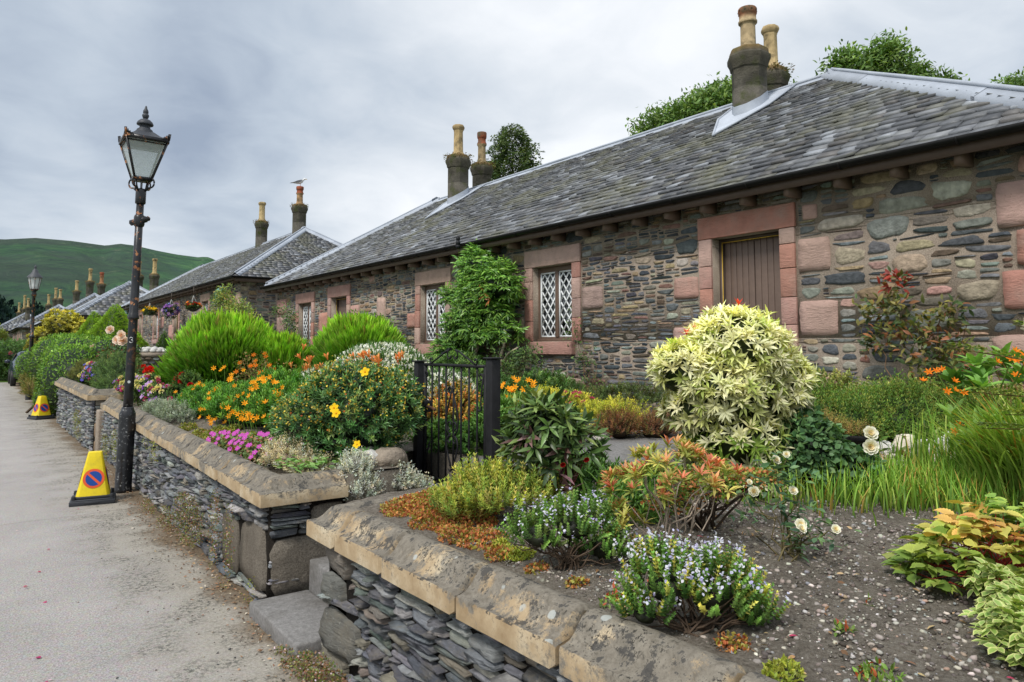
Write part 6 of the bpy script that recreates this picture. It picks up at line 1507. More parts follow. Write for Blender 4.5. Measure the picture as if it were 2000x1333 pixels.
# ---- tawny day-lilies rising in front of the mounds
t = plant('tawny_lilies', 'tawny orange trumpet lilies with buds, standing between the two green mounds', 'flowers', 3.2, 7.9); mb = MB(); sm = MB()
F = A([(3.2, 8.5, 1.52), (3.2, 8.3, 1.42), (3.2, 7.9, 1.36), (3.2, 8.3, 1.27), (3.2, 8.6, 1.34), (3.2, 7.0, 1.47), (3.2, 6.76, 1.5), (3.2, 6.0, 1.45), (3.2, 7.6, 1.3), (3.1, 7.4, 1.24), (3.2, 6.5, 1.42)]); F = np.repeat(F, 3, 0) + RG.normal(0, .05, (33, 3)) * A([1, 1, .8])
for f in F: sm.tube([f, f + A([.02, .02, -.25]), (f[0] + .05, f[1] + .05, .9)], [.004, .005, .006], 5, c=s(110, 136, 60), cap=False)
P = np.stack([RG.uniform(2.95, 3.5, 420), RG.uniform(6, 8.9, 420), np.full(420, .85)], -1); blades(mb, P, RG.uniform(0, 6.3, 420), RG.uniform(.35, .6, 420), RG.uniform(.15, .8, 420), .022, pick([s(106, 150, 60) + (1,), s(130, 168, 72) + (1,)], 420)); mb.build('foliage', M['leaf'], t); tag(sm.build('stem', M['leaf'], t), kind='stuff'); bloom(t, 'tawny_trumpet', F, [(-.4 + random.uniform(-.5, .5), random.uniform(-.6, .3), 1.) for _ in F], .085)
# ---- magenta cranesbill
t = plant('cranesbill', 'low mat of magenta cranesbill flowers spilling over the coping right of the street lamp', 'flowers', 1.9, 5.9); B = [((1.82, 5.7, .77), (.2, .5, .13)), ((1.82, 6.5, .75), (.17, .6, .10))]; P, N, u, d = surf(B, 2600, .2, -.1, .4); mb = MB()
inst(mb, T['round'], P, RG.normal(0, 1, P.shape), N + A([0, 0, .4]), RG.uniform(.02, .036, len(P)), shade(pick([s(104, 128, 74) + (3,), s(140, 130, 76) + (1.5,), s(150, 96, 72) + (1,)], len(P), .2), u, d, .5)); cores(mb, B, (.02, .03, .015), .6); mb.build('foliage', M['leaf'], t)
k = np.where((d[:, 2] > .0) & (u > .6) & (d[:, 0] < .35))[0]; k = RG.choice(k, 62, replace=False); bloom(t, 'magenta_five', P[k] + N[k] * .03, [(-.6, -.5, .7)] * len(k), .022)
mat('creeping_thyme', 'yellow-green creeping mat on top of the long wall between the lamp and the magenta flowers', [(1.82, 7.1, .13), (1.84, 7.8, .14), (1.84, 8.4, .12), (1.95, 6.8, .2), (2.0, 7.6, .2)], 5200, 'round', .022, [s(158, 160, 72) + (3,), s(126, 140, 60) + (2,), s(170, 140, 90) + (1,)], .07)
def tuft(lab, name, cat, x, y, blobs, n, S, pal, tm='lance', group=None, L=(.03, .08), k=3, wh=4, cc=None, material='leaf', amp=.25):
    t = plant(name, lab, cat, x, y, group=group); P, N, u, d = surf(blobs, n, amp, -.35, .5); mb = MB(); D = N * .6 + A([0, 0, .6]) + RG.normal(0, .3, P.shape)
    shoots(mb, P, D, RG.uniform(*L, len(P)), k, wh, S, pal, tm, sh=.5 + .55 * u)
    if cc: cores(mb, blobs, cc, .65, amp)
    mb.build('foliage', M[material], t); return t, P, N, u, d
SV = [s(220, 226, 220) + (3,), s(196, 204, 196) + (2,), s(226, 218, 196) + (1.5,)]
tuft('bleached straw-coloured silver plant on the end of the long wall', 'silver_plant', 'plant', 1.86, 5.15, [((1.84, 5.15, .80), (.17, .24, .13)), ((1.88, 4.9, .76), (.12, .14, .07))], 800, .026, [s(226, 214, 182) + (3,), s(208, 194, 160) + (2,), s(216, 220, 212) + (1.5,)], group='silvery plants')
tuft('silver-leaved plant trailing down beside the end of the long wall coping', 'silver_plant', 'plant', 2.12, 4.6, [((2.10, 4.60, .76), (.11, .10, .10)), ((2.12, 4.50, .64), (.09, .05, .10))], 520, .024, SV, group='silvery plants')
tuft('silver-leaved plant below the mossy pink rock by the left gate post', 'silver_plant', 'plant', 2.44, 4.54, [((2.42, 4.54, .66), (.09, .06, .09)), ((2.56, 4.56, .60), (.08, .06, .05))], 420, .024, SV, group='silvery plants')
tuft('grey-green lavender-like clump on the wall just right of the street lamp', 'silver_plant', 'plant', 1.95, 9.7, [((1.92, 9.2, .80), (.18, .5, .13)), ((1.93, 10.2, .78), (.2, .6, .12))], 1200, .034, [s(160, 172, 152) + (3,), s(130, 148, 122) + (2,), s(190, 196, 180) + (1,)], group='silvery plants')
t = plant('strawberry_plant', 'fresh green round-leaved plant lying on the end coping of the long wall', 'plant', 1.78, 4.78); mb = MB(); n = 90; P = np.stack([RG.uniform(1.64, 2.0, n), RG.uniform(4.62, 4.95, n), RG.uniform(.80, .86, n)], -1); inst(mb, T['toothed'], P, RG.normal(0, 1, P.shape) * A([1, 1, .25]), RG.normal(0, .2, P.shape) + A([0, 0, 1.]), RG.uniform(.04, .06, n), pick([s(126, 168, 92) + (2,), s(150, 186, 110) + (1,)], n, .1)); mb.build('foliage', M['leaf'], t)

# ---- rosemary-like shrubs, colourful bedding, trough roses
GN = [s(94, 124, 66) + (3,), s(118, 144, 80) + (2,), s(72, 100, 56) + (2,)]
tuft('grey-green needle-leaved shrub leaning over the wall, just left of the street lamp', 'rosemary_bush', 'shrub', 2.05, 14.4, [((2.05, 14.3, 1.05), (.42, .6, .38)), ((1.85, 13.6, .82), (.34, .5, .26)), ((2.1, 15.4, 1.2), (.3, .5, .28))], 2400, .042, GN, L=(.05, .12), cc=(.015, .025, .012))
tuft('small olive heather between the clipped hedge and the bedding flowers', 'olive_heather', 'shrub', 1.95, 18.2, [((1.95, 18.1, 1.02), (.35, .7, .26))], 1000, .04, [s(120, 124, 60) + (2,), s(96, 104, 50) + (2,)], L=(.04, .1), cc=(.02, .02, .008))
def bedding(lab, blobs, n, x, y, kinds, m, sz):
    t, P, N, u, d = tuft(lab, 'bedding_plant', 'flowers', x, y, blobs, n, .03, GN, 'round', cc=(.015, .025, .01), group='mixed bedding flowers on the wall')
    k = np.where((u > .5) & (d[:, 2] > -.2) & (N[:, 0] * .6 + N[:, 1] * .8 < .25))[0]; k = RG.choice(k, min(m, len(k)), replace=False)
    for i, q in enumerate(k): bloom(t, kinds[i % len(kinds)], [P[q] + N[q] * .04], [tuple(N[q] + A([-.4, -.5, .5]))], sz)
bedding('mixed cream, pink and purple bedding flowers behind the wall right of the lamp', [((2.05, 11.9, .95), (.22, .7, .2)), ((2.0, 13.0, .95), (.22, .5, .2)), ((2.15, 11.1, .9), (.2, .5, .15))], 900, 2.05, 12., ['cream_puff', 'cream_puff', 'pink_puff', 'lilac_five', 'cream_puff', 'purple_five', 'pink_puff'], 98, .05)
bedding('mixed bedding flowers with blue and magenta trails by the grey-green shrub, left of the lamp', [((1.95, 16.8, 1.02), (.25, .7, .25)), ((2.0, 16.3, 1.16), (.22, .4, .16))], 700, 1.95, 16.8, ['cream_puff', 'violet_five', 'pink_puff', 'purple_five', 'violet_five', 'cream_puff', 'purple_five'], 80, .055)
t, P, N, u, d = tuft('scarlet geraniums above the cream bedding flowers', 'red_geranium', 'flowers', 2.45, 14.2, [((2.45, 14.3, .98), (.25, .5, .16))], 260, .04, GN, 'round'); bloom(t, 'red_puff', [(2.36, 14.7, 1.23), (2.36, 14.2, 1.24), (2.38, 13.8, 1.19), (2.36, 15.0, 1.2), (2.36, 13.5, 1.22), (2.34, 14.45, 1.22)], [(-.3, -.5, 1)] * 6, .10)
t, P, N, u, d = tuft('crimson roses standing in the blue trough', 'trough_rose', 'rose', 2.36, 10.9, [((2.36, 10.7, 1.08), (.16, .3, .14))], 240, .035, GN, 'round'); bloom(t, 'crimson_rose', [(2.25, 10.9, 1.17), (2.25, 10.6, 1.14), (2.28, 11.1, 1.10), (2.3, 10.8, 1.22), (2.3, 10.3, 1.1), (2.25, 11.3, 1.05)], [(-.4, -.6, .5)] * 6, .05)

# ---- clipped hedge and the shrubs beyond it
t = thing('clipped_hedge', 'large rounded green hedge bulging over the road edge behind the farther cone', 'hedge', (1.9, 22, 0)); B = [((1.85, 20.4, .80), (.72, 1.5, .88)), ((2.1, 22.4, 1.05), (.85, 1.7, .92)), ((2.1, 25.3, 1.1), (.95, 2.0, .95)), ((2.7, 20.6, 1.25), (.7, 1.2, .65)), ((1.55, 20.9, .35), (.42, 1.2, .5)), ((1.75, 28.4, .9), (.75, 1.8, .8))]
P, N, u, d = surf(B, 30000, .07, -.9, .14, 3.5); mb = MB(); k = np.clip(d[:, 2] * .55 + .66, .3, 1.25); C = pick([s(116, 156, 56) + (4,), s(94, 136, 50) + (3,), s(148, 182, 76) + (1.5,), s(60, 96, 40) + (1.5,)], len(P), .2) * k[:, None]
inst(mb, T['diamond'], P, N * .5 + A([0, 0, .3]) + RG.normal(0, .6, P.shape), N + RG.normal(0, .5, P.shape), RG.uniform(.045, .085, len(P)), C); cores(mb, B, (.01, .022, .007), .9, .07); mb.build('foliage', M['leaf'], t)
mb = MB(); stems(mb, (1.9, 21, 0), [(1.9 + random.uniform(-.5, .5), 21 + random.uniform(-2, 5), 1.0) for _ in range(12)], .03, s(80, 66, 50), .05, root_spread=.5); mb.build('trunk', M['bark'], t)
t = thing('verge_weeds', 'scruffy brownish weeds at the foot of the hedge beside the dark car', 'weeds', (1.45, 24.5, 0)); mb = MB(); P, N, u, d = surf([((1.3, 24, .3), (.3, 1.5, .4)), ((1.45, 27.5, .45), (.35, 2.2, .6))], 2600, .3, 0, .6); inst(mb, T['lance'], P, N + A([0, 0, .8]) + RG.normal(0, .3, P.shape), None, RG.uniform(.08, .16, len(P)), shade(pick([s(128, 122, 66) + (2,), s(104, 112, 54) + (2,), s(146, 128, 84) + (1,)], len(P)), u, d)); mb.build('foliage', M['leaf'], t)
def conifer(lab, blobs, n, x, y, S, pal, group=None, up=.5):
    t = plant('dwarf_conifer', lab, 'conifer', x, y, group=group); mb = MB(); out = []
    for (cx, cy, r, h, z0) in blobs:
        m = int(n * r * h); a = RG.uniform(0, 2 * pi, m); f = 1 - np.sqrt(RG.uniform(0, 1, m)); sh_ = (1 - f ** 1.25) * (1 + .07 * np.sin(a * 5 + f * 9) + .05 * np.sin(a * 11 - f * 20))
        P = np.stack([cx + r * sh_ * np.cos(a), cy + r * sh_ * np.sin(a), z0 + h * f], -1); N = np.stack([np.cos(a), np.sin(a), np.full(m, .35)], -1)
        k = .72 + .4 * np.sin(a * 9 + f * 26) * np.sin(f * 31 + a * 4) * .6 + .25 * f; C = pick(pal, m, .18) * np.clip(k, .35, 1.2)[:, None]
        inst(mb, T['clump'], P, N + A([0, 0, up]) + RG.normal(0, .3, P.shape), None, RG.uniform(.7, 1.3, m) * S, C)
        mb.lathe([(r * .88 * (1 - g ** 1.25) + .001, z0 + h * g * .97) for g in np.linspace(0, 1, 9)], (cx, cy, 0), 16, c=(.018, .04, .008))
    mb.build('foliage', M['leaf'], t); mb = MB(); mb.tube([(x, y, .7), (x, y, 1.3)], .07, 8, c=s(90, 70, 50)); mb.build('trunk', M['bark'], t)
conifer('bright green pointed conifer with a lower second peak, above the clipped hedge', [(3.62, 27., 1.3, 2.3, .75), (3.15, 28.2, 1.0, 2.15, .7)], 4200, 3.5, 27.4, .085, [s(150, 184, 62) + (3,), s(128, 166, 56) + (2,), s(172, 200, 84) + (1,)])
conifer('small dark-green cone-shaped conifer beside the white-stoned pillar', [(4.42, 23.3, .38, 1.25, .85)], 5200, 4.42, 23.3, .06, [s(92, 128, 48) + (3,), s(76, 108, 42) + (2,)])
t = plant('golden_shrub', 'yellow-flushed rounded shrub behind the hedge, left of the bright conifer', 'shrub', 2.45, 31.5); B = [((2.5, 31.5, 2.35), (.62, .7, .62)), ((2.15, 32, 1.8), (.7, .8, .6)), ((2.95, 31.3, 2.0), (.65, .7, .6)), ((2.5, 31.5, 1.3), (.8, .8, .6))]; P, N, u, d = surf(B, 1700, .3, -.5, .2, 5.); mb = MB()
rosettes(mb, P, N + A([0, 0, .5]), 7, .13, 1.1, [s(222, 214, 96) + (3,), s(190, 184, 76) + (2,), s(150, 146, 60) + (2.5,)], 'diamond', .15, shd=np.clip(.55 + .5 * d[:, 2], .25, 1.05)); cores(mb, B, (.04, .045, .012), .8, .25); mb.build('foliage', M['leaf'], t); mb = MB(); stems(mb, (2.45, 31.5, .5), [(2.2, 31.5, 1.5), (2.7, 31.4, 1.6)], .05, s(90, 70, 56)); mb.build('trunk', M['bark'], t)
t = plant('pink_rose_bush', 'rose bush with big blush pink roses between the hedge and the street lamp', 'rose', 2.75, 19.2); B = [((2.75, 18.9, 1.5), (.35, .7, .40)), ((2.55, 19.8, 1.25), (.35, .6, .4))]; P, N, u, d = surf(B, 2600, .3, -.6, .5); mb = MB()
inst(mb, T['round'], P, RG.normal(0, 1, P.shape), N, RG.uniform(.05, .085, len(P)), shade(pick([s(66, 96, 56) + (4,), s(90, 118, 62) + (2,), s(130, 84, 66) + (1.5,)], len(P)), u, d)); cores(mb, B, (.012, .02, .01), .6); mb.build('foliage', M['leaf'], t)
bloom(t, 'blush_rose', [(2.3, 20.6, 1.60), (2.3, 20.45, 1.60), (2.5, 19.3, 2.02), (2.45, 17.3, 1.83), (2.45, 17.0, 1.74), (2.4, 16.9, 1.85), (2.42, 17.15, 1.9), (2.4, 17.4, 1.76)], [(-.5, -.8, .3)] * 8, [.10, .09, .10, .11, .11, .10, .09, .10]); bloom(t, 'peach_rose', [(2.2, 16.7, 1.42)], [(-.5, -.8, .3)], .08)

# far bushes where the road ends
for i, (x, y, r, h, lab, pal) in enumerate(((1.7, 44.5, 1.5, 1.9, 'leafy green bush with a pink bloom closing the end of the road', [s(84, 116, 66) + (2,), s(110, 140, 84) + (1,)]), (-1.6, 46.5, 2.4, 1.7, 'broad green bush at the left end of the road', [s(74, 104, 56) + (2,), s(96, 126, 66) + (1,)]), (3.1, 41.8, 1.2, 2.0, 'pale green bush behind the dark car', [s(110, 136, 76) + (2,), s(134, 156, 92) + (1,)]), (-.5, 92, 3.4, 4.2, 'yellow-green tree far beyond the end of the road', [s(128, 140, 62) + (2,), s(104, 120, 54) + (1,)]))):
    t = thing('far_bush', lab, 'bush', (x, y, 0), 'bushes at the far end of the road'); mb = MB(); foliage(mb, (x, y, h * .5), (r, r, h * .55), 3600, 'clump', .2 if i < 3 else .35, pal, 40 + i, .2, -.9); mb.build('foliage', M['leaf'], t)
    if i == 0: bloom(t, 'pink_puff', [(1.3, 43.2, 1.35)], [(-.3, -1, .3)], .13)
    mb = MB(); mb.tube([(x, y, 0), (x, y, h * .6)], .07, 6, c=s(80, 66, 50)); mb.build('trunk', M['bark'], t)

# ---- hanging baskets on the second cottage
def basket(x, y, z, r, h, kinds, lab, m, trail):
    t = thing('hanging_basket', lab, 'flower basket', (x, y, z), 'hanging baskets along the second cottage eaves'); mb = MB(); mb.lathe([(.0, -.16), (.10, -.14), (.17, -.07), (.19, 0), (.18, 0), (.12, -.02), (0, -.02)], (x, y, z), 16, c=(.02, .02, .02)); mb.build('bowl', M['plain'], t, smooth=True)
    mb = MB()
    for a in (0, 2.1, 4.2): mb.tube([(x + .18 * cos(a), y + .18 * sin(a), z), (x, y, z + .42)], .007, 4, c=s(190, 190, 186))
    mb.tube([(x, y, z + .42), (x, y, 3.79)], .007, 4, c=s(120, 110, 100)); mb.build('chain', M['lead'], t)
    B = [((x, y, z + .02), (r, r, h * .5)), ((x, y, z - h * .35), (r * .7, r * .7, h * .5))] if trail else [((x, y, z + .04), (r, r, h * .5))]
    P, N, u, d = surf(B, 700, .2, -.8, .4); mb = MB(); inst(mb, T['round'], P, RG.normal(0, 1, P.shape), None, RG.uniform(.05, .08, len(P)), shade(pick([s(84, 104, 56) + (2,), s(60, 84, 48) + (2,)], len(P)), u, d)); mb.build('foliage', M['leaf'], t)
    k = np.where(d[:, 2] > (-.8 if trail else -.05))[0][:m]
    for i, q in enumerate(k): bloom(t, kinds[i % len(kinds)], [P[q] + N[q] * .03], [tuple(N[q] + A([-.4, -.5, .2]))], .055 if 'puff' in kinds[i % len(kinds)] else .065)
basket(6.12, 35.6, 3.2, .33, .42, ['yellow_puff', 'yellow_puff', 'yellow_five'], 'hanging basket of yellow flowers, nearest the street lamp', 40, False)
basket(6.12, 31.1, 3.12, .32, .5, ['violet_five', 'purple_five', 'lilac_five'], 'full trailing basket of purple and violet flowers, middle of the eaves', 60, True)
basket(6.12, 27.4, 3.05, .27, .26, ['red_puff', 'hot_orange'], 'sparse hanging basket of small red flowers, nearest the teal lantern', 18, False)
basket(6.12, 42.2, 3.05, .3, .3, ['red_puff', 'hot_orange'], 'far hanging basket of red flowers just left of the street lamp post', 18, False)

# ---- climbers on the walls
t = plant('wisteria', 'tall leafy wisteria climbing the cottage wall between the two diamond-paned windows', 'climber', 6.62, 10.2)
B = [((6.68, 9.95, 2.92), (.22, .38, .36)), ((6.64, 9.85, 2.45), (.28, .55, .40)), ((6.62, 10.05, 2.0), (.28, .58, .40)), ((6.58, 10.5, 1.5), (.28, .52, .32)), ((6.62, 9.1, 1.86), (.22, .30, .11)), ((6.66, 9.35, 2.62), (.24, .42, .34)), ((6.66, 9.5, 2.2), (.2, .4, .25)), ((6.66, 10.75, 2.50), (.16, .22, .12))]
P, N, u, d = surf(B, 2300, .3, -.7, .3, 5.); k = P[:, 0] < 6.9; P, N, u, d = P[k], N[k], u[k], d[k]; mb = MB(); hh_ = np.clip((P[:, 2] - 1.4) / 1.9, 0, 1)
D = N * .5 + A([-.2, 0, -.25]) + RG.normal(0, .35, P.shape); base = .55 + .4 * u * (.5 + .5 * np.clip(d[:, 2] + .5, 0, 1))
for w in range(3):
    for sg in (-1, 0, 1):
        X_ = unit(np.cross(unit(D), A([[0, 0, 1.]]) + RG.normal(0, .1, D.shape))); Q = P + unit(D) * (.045 * w); inst(mb, T['lance'], Q, unit(D) * (.5 + (sg == 0)) + X_ * sg * 1.1 - A([0, 0, .15]), A([-.6, -.3, .9]) + RG.normal(0, .3, P.shape), RG.uniform(.075, .12, len(P)), pick([s(108, 152, 58) + (3,), s(78, 122, 46) + (3,), s(136, 176, 72) + (1.7,)], len(P), .2) * base[:, None] * (1 + .5 * hh_ ** 3)[:, None])
cores(mb, B, (.008, .018, .006), .72, .2); q = A([(6.45, 9.35, 2.45), (6.42, 9.2, 2.36), (6.44, 9.45, 2.5)]); rosettes(mb, q, A([(-1, 0, .2)] * 3, float), 8, .14, 1.1, [s(176, 110, 62) + (1,)], 'lance', .1, .3); mb.build('foliage', M['leafgloss'], t)
mb = MB()
for k, (off, ph) in enumerate(((0, 0), (.0, 2.2), (.05, 4.2))): mb.tube([(6.62 + .05 * cos(z * 7 + ph), 10.05 - .12 * (z - .8) + .07 * math.sin(z * 7 + ph) + off, z) for z in np.linspace(.8, 2.0, 16)], .024, 7, c=s(140, 126, 110))
mb.tube([(6.5, 9.6, 1.15), (6.5, 9.9, 1.2), (6.5, 10.3, 1.12), (6.55, 10.8, 1.25), (6.6, 11.1, 1.4)], .02, 6, c=s(150, 138, 122)); mb.tube([(6.6, 9.12, 1.05), (6.58, 9.14, 1.5), (6.6, 9.0, 1.85)], [.03, .026, .012], 7, c=s(186, 172, 150)); mb.tube([(6.58, 9.14, 1.35), (6.58, 8.95, 1.52), (6.6, 8.7, 1.62)], [.018, .016, .01], 6, c=s(186, 172, 150)); mb.build('trunk', M['bark'], t, smooth=True)
DG = [s(84, 112, 58) + (3,), s(106, 132, 70) + (2,), s(64, 90, 50) + (2,)]
def climber(lab, x, y, blobs, n, S, pal, nst=10, flowers=None, group='climbers on the cottage walls', amp=.35, up=.6, tm='ovate', top=None):
    t = plant('wall_climber', lab, 'climber', x, y, group=group); P, N, u, d = surf(blobs, n, amp, -.8, .8); k = P[:, 0] < 6.93; P, N, u, d = P[k], N[k], u[k], d[k]; mb = MB()
    C = shade(pick(pal, len(P), .22), u, d, .6)
    if top: m = (P[:, 2] > top[1]) & (RG.uniform(0, 1, len(P)) < .7); C[m] = pick([tuple(top[0]) + (1,)], m.sum(), .2)
    inst(mb, T[tm], P, N * .4 + RG.normal(0, .6, P.shape) - A([.3, 0, 0]), A([-.6, -.2, .8]) + RG.normal(0, .4, P.shape), RG.uniform(.7, 1.3, len(P)) * S, C); mb.build('foliage', M['leaf'], t)
    mb = MB(); q = P[RG.choice(len(P), nst)]; stems(mb, (x, y, float(gz(x, y))), q, .007, s(120, 96, 74), .04, n=7, root_spread=.08); mb.build('stem', M['bark'], t); return t, P, N
climber('dull green shrub under the left side of the near diamond-paned window', 6.6, 9.0, [((6.55, 9.0, 1.22), (.3, .42, .38)), ((6.6, 8.5, 1.45), (.22, .3, .22))], 1500, .05, DG)
climber('leafy climber behind the smaller green mound, below the far window', 6.6, 13.6, [((6.5, 13.4, 2.0), (.3, .75, .3)), ((6.5, 14.6, 2.2), (.25, .5, .22)), ((6.5, 12.8, 1.6), (.3, .5, .4))], 1900, .065, [s(104, 136, 58) + (3,), s(78, 108, 50) + (2,), s(132, 156, 76) + (1,)])
climber('thin vine climbing right of the near diamond-paned window', 6.85, 7.4, [((6.85, 7.75, 1.85), (.08, .2, .3)), ((6.82, 7.5, 1.4), (.1, .22, .3)), ((6.8, 7.3, 1.05), (.16, .4, .22))], 420, .045, DG, 9)
climber('rose trained over the narrow third window of the near cottage', 6.7, 18.7, [((6.6, 18.7, 2.2), (.2, .4, .6)), ((6.6, 19.6, 2.6), (.2, .5, .25)), ((6.6, 18.2, 1.6), (.3, .5, .4))], 900, .07, DG)
climber('tangled yellow-green climbers in the gap between the first and second cottages', 6.2, 22.2, [((6.2, 22.3, 2.7), (.5, 1.2, .4)), ((6.1, 23.4, 3.1), (.3, .8, .5)), ((6.2, 21.2, 2.2), (.5, .9, .5)), ((5.9, 24.3, 2.5), (.4, .7, .4))], 3800, .08, [s(134, 152, 66) + (3,), s(96, 120, 56) + (3,), s(164, 150, 70) + (1,)], 16)
t, P, N = climber('rose climbing the wall right of the door with reddish young leaves at its tips', 6.75, 2.95, [((6.72, 3.25, 1.95), (.12, .30, .16)), ((6.7, 3.0, 1.7), (.16, .42, .22)), ((6.68, 2.75, 1.4), (.2, .34, .30)), ((6.72, 2.72, 1.9), (.1, .16, .14)), ((6.7, 3.3, 1.65), (.14, .2, .16)), ((6.72, 3.15, 2.2), (.07, .12, .14))], 1150, .074, [s(104, 108, 60) + (3,), s(78, 98, 58) + (3,), s(140, 132, 72) + (2,), s(150, 100, 66) + (1,)], 14, top=(s(150, 60, 48), 2.12))
climber('creeping plant on the second cottage wall beside its near door', 6.4, 26.3, [((6.3, 26.2, 2.2), (.3, .7, .6)), ((6.3, 25.2, 3.1), (.2, .3, .4))], 900, .08, DG)

# ---- planting seen through and right of the gate
def lilies(lab, x, y, n, F, L=(.3, .5), kind='orange_lily', sz=.04, name='lily_clump', w=.02, group='orange lily clumps near the gate'):
    t = plant(name, lab, 'flowers', x, y, group=group); mb = MB(); P = np.tile(A(G0(x, y)), (n, 1)) + RG.normal(0, .09, (n, 3)) * A([1, 1, 0]); blades(mb, P, RG.uniform(0, 6.3, n), RG.uniform(*L, n), RG.uniform(.15, .9, n), w, pick([s(112, 156, 60) + (2,), s(136, 172, 76) + (1,)], n)); mb.build('foliage', M['leaf'], t)
    sm = MB(); 
    for f in F: sm.tube([(x + random.uniform(-.05, .05), y + random.uniform(-.05, .05), .8), A(f) * .5 + A([x, y, 1.0]) * .5, f], [.006, .005, .004], 5, c=s(104, 130, 60), cap=False)
    if not len(F): return
    tag(sm.build('stem', M['leaf'], t), kind='stuff'); F = np.repeat(A(F, float), 4, 0) + RG.normal(0, .035, (len(F) * 4, 3)); bloom(t, kind, F, [(-.5 + random.uniform(-.5, .5), -.5 + random.uniform(-.5, .5), .7) for _ in F], sz)
lilies('orange lilies immediately right of the right gate post', 4.0, 5.35, 90, [(4.0, 5.507, 1.24), (4.0, 5.307, 1.28), (4.0, 5.116, 1.26), (4.0, 5.466, 1.12), (4.0, 5.386, 1.17), (4.0, 5.35, 1.1)])
lilies('orange lilies seen through the upper part of the gate', 4.1, 6.3, 70, [(4.0, 6.269, 1.2), (4.0, 6.466, 1.09), (4.0, 6.1, 1.2), (4.0, 6.7, 1.08), (4.0, 5.95, 1.05)])
tuft('rusty orange-leaved azalea seen through the gate bars', 'azalea', 'shrub', 3.75, 5.95, [((3.72, 5.95, .98), (.28, .32, .24)), ((3.75, 5.9, .84), (.3, .3, .12))], 1300, .026, [s(214, 180, 98) + (3,), s(214, 146, 84) + (2,), s(164, 164, 80) + (2.5,)], 'round', cc=(.04, .03, .012))
tuft('fresh green leafy plant behind the right side of the gate', 'leafy_plant', 'plant', 3.55, 5.0, [((3.6, 5.0, .92), (.22, .22, .16))], 200, .09, [s(104, 146, 70) + (2,), s(130, 168, 86) + (1,)])
tuft('low green ground plants at the foot of the gate', 'leafy_plant', 'plant', 3.1, 4.9, [((3.15, 4.85, .83), (.22, .2, .10)), ((3.2, 5.3, .82), (.2, .3, .12))], 420, .045, [s(84, 122, 60) + (2,), s(110, 146, 74) + (1,)], 'round')
tuft('green shrubs behind the gate against the white-spiked mound', 'leafy_shrub', 'shrub', 4.6, 7.0, [((4.6, 7.2, 1.1), (.5, .7, .36)), ((4.9, 6.2, 1.0), (.4, .5, .3))], 1700, .06, [s(94, 134, 62) + (2,), s(74, 108, 52) + (2,), s(130, 160, 84) + (1,)], cc=(.015, .03, .01))
t, P, N, u, d = tuft('yellow-leaved spirea with pink flower heads beside the edging stones', 'spirea', 'shrub', 4.6, 4.95, [((4.55, 5.1, .98), (.22, .3, .16)), ((4.65, 4.72, .95), (.24, .3, .16)), ((4.4, 5.35, 1.08), (.14, .16, .12))], 900, .034, [s(226, 220, 86) + (3,), s(196, 200, 70) + (2,), s(170, 180, 70) + (1,)], cc=(.06, .07, .02))
k = np.where((d[:, 2] > .3) & (u > .6))[0][:22]; bloom(t, 'pink_puff', P[k] + A([0, 0, .05]), [(0, 0, 1)] * len(k), .028)
tuft('reddish brown heather at the path edge left of the cream shrub', 'brown_heather', 'shrub', 4.45, 4.12, [((4.35, 4.35, .93), (.2, .16, .12)), ((4.65, 4.2, .92), (.22, .16, .12))], 1200, .022, [s(140, 92, 62) + (3,), s(116, 108, 54) + (2,), s(160, 116, 76) + (1,)], cc=(.03, .02, .01))
lilies('green strap-leaved clump between the spirea and the edging stones', 4.05, 4.75, 70, [], (.2, .3), name='strap_leaf_clump', group=None, w=.028)
tuft('sprawling grey-green plants along the foot of the cottage wall beneath the near window', 'wall_foot_plant', 'plant', 6.3, 6.9, [((6.3, 7.6, .98), (.4, .8, .2)), ((6.4, 6.3, .96), (.35, .6, .18)), ((5.6, 6.6, .92), (.4, .5, .16))], 1500, .045, [s(110, 128, 70) + (2,), s(88, 110, 58) + (2,), s(140, 136, 84) + (1,)])
tuft('light green ferny plant under the peony beside the path', 'fern', 'fern', 2.75, 2.95, [((2.72, 2.95, .86), (.2, .2, .10)), ((2.95, 2.7, .84), (.16, .16, .1)), ((2.5, 2.45, .83), (.14, .14, .07))], 420, .055, [s(104, 146, 66) + (2,), s(80, 118, 54) + (1,)])
lilies('short bright green strap-leaved clump behind the orange-red shrub', 2.6, 2.55, 60, [], (.14, .24), name='strap_leaf_clump', group=None, w=.026)

# ---- the bed in front of the right-hand wall
tuft('broad feathery green mass filling the back bed under the wall', 'feathery_bush', 'shrub', 5.9, 3.2, [((5.7, 3.5, 1.03), (.45, .5, .28)), ((6.0, 2.9, 1.02), (.5, .5, .28)), ((5.5, 3.05, .96), (.4, .4, .22)), ((6.2, 2.45, 1.0), (.4, .4, .26))], 5200, .03, [s(116, 152, 60) + (3,), s(88, 126, 50) + (2.5,), s(150, 160, 70) + (2,)], L=(.06, .14), cc=(.015, .03, .008))
t, P, N, u, d = tuft('loose cream-variegated shrub along the foot of the wall, right of the cream one', 'variegated_bush', 'shrub', 6.6, 3.5, [((6.6, 3.75, 1.08), (.28, .5, .26)), ((6.6, 3.0, 1.05), (.26, .5, .26)), ((6.4, 2.35, 1.05), (.3, .4, .26))], 1500, .03, [s(206, 206, 140) + (3,), s(170, 180, 104) + (2,), s(120, 140, 76) + (1.5,)], 'round', L=(.03, .1))
tuft('dry brown-topped plant spilling from the black pots', 'pot_plant', 'plant', 4.85, 2.85, [((4.82, 2.86, 1.06), (.2, .18, .06)), ((5.02, 2.70, 1.0), (.1, .1, .05))], 420, .022, [s(176, 150, 90) + (2,), s(140, 146, 72) + (2,)])
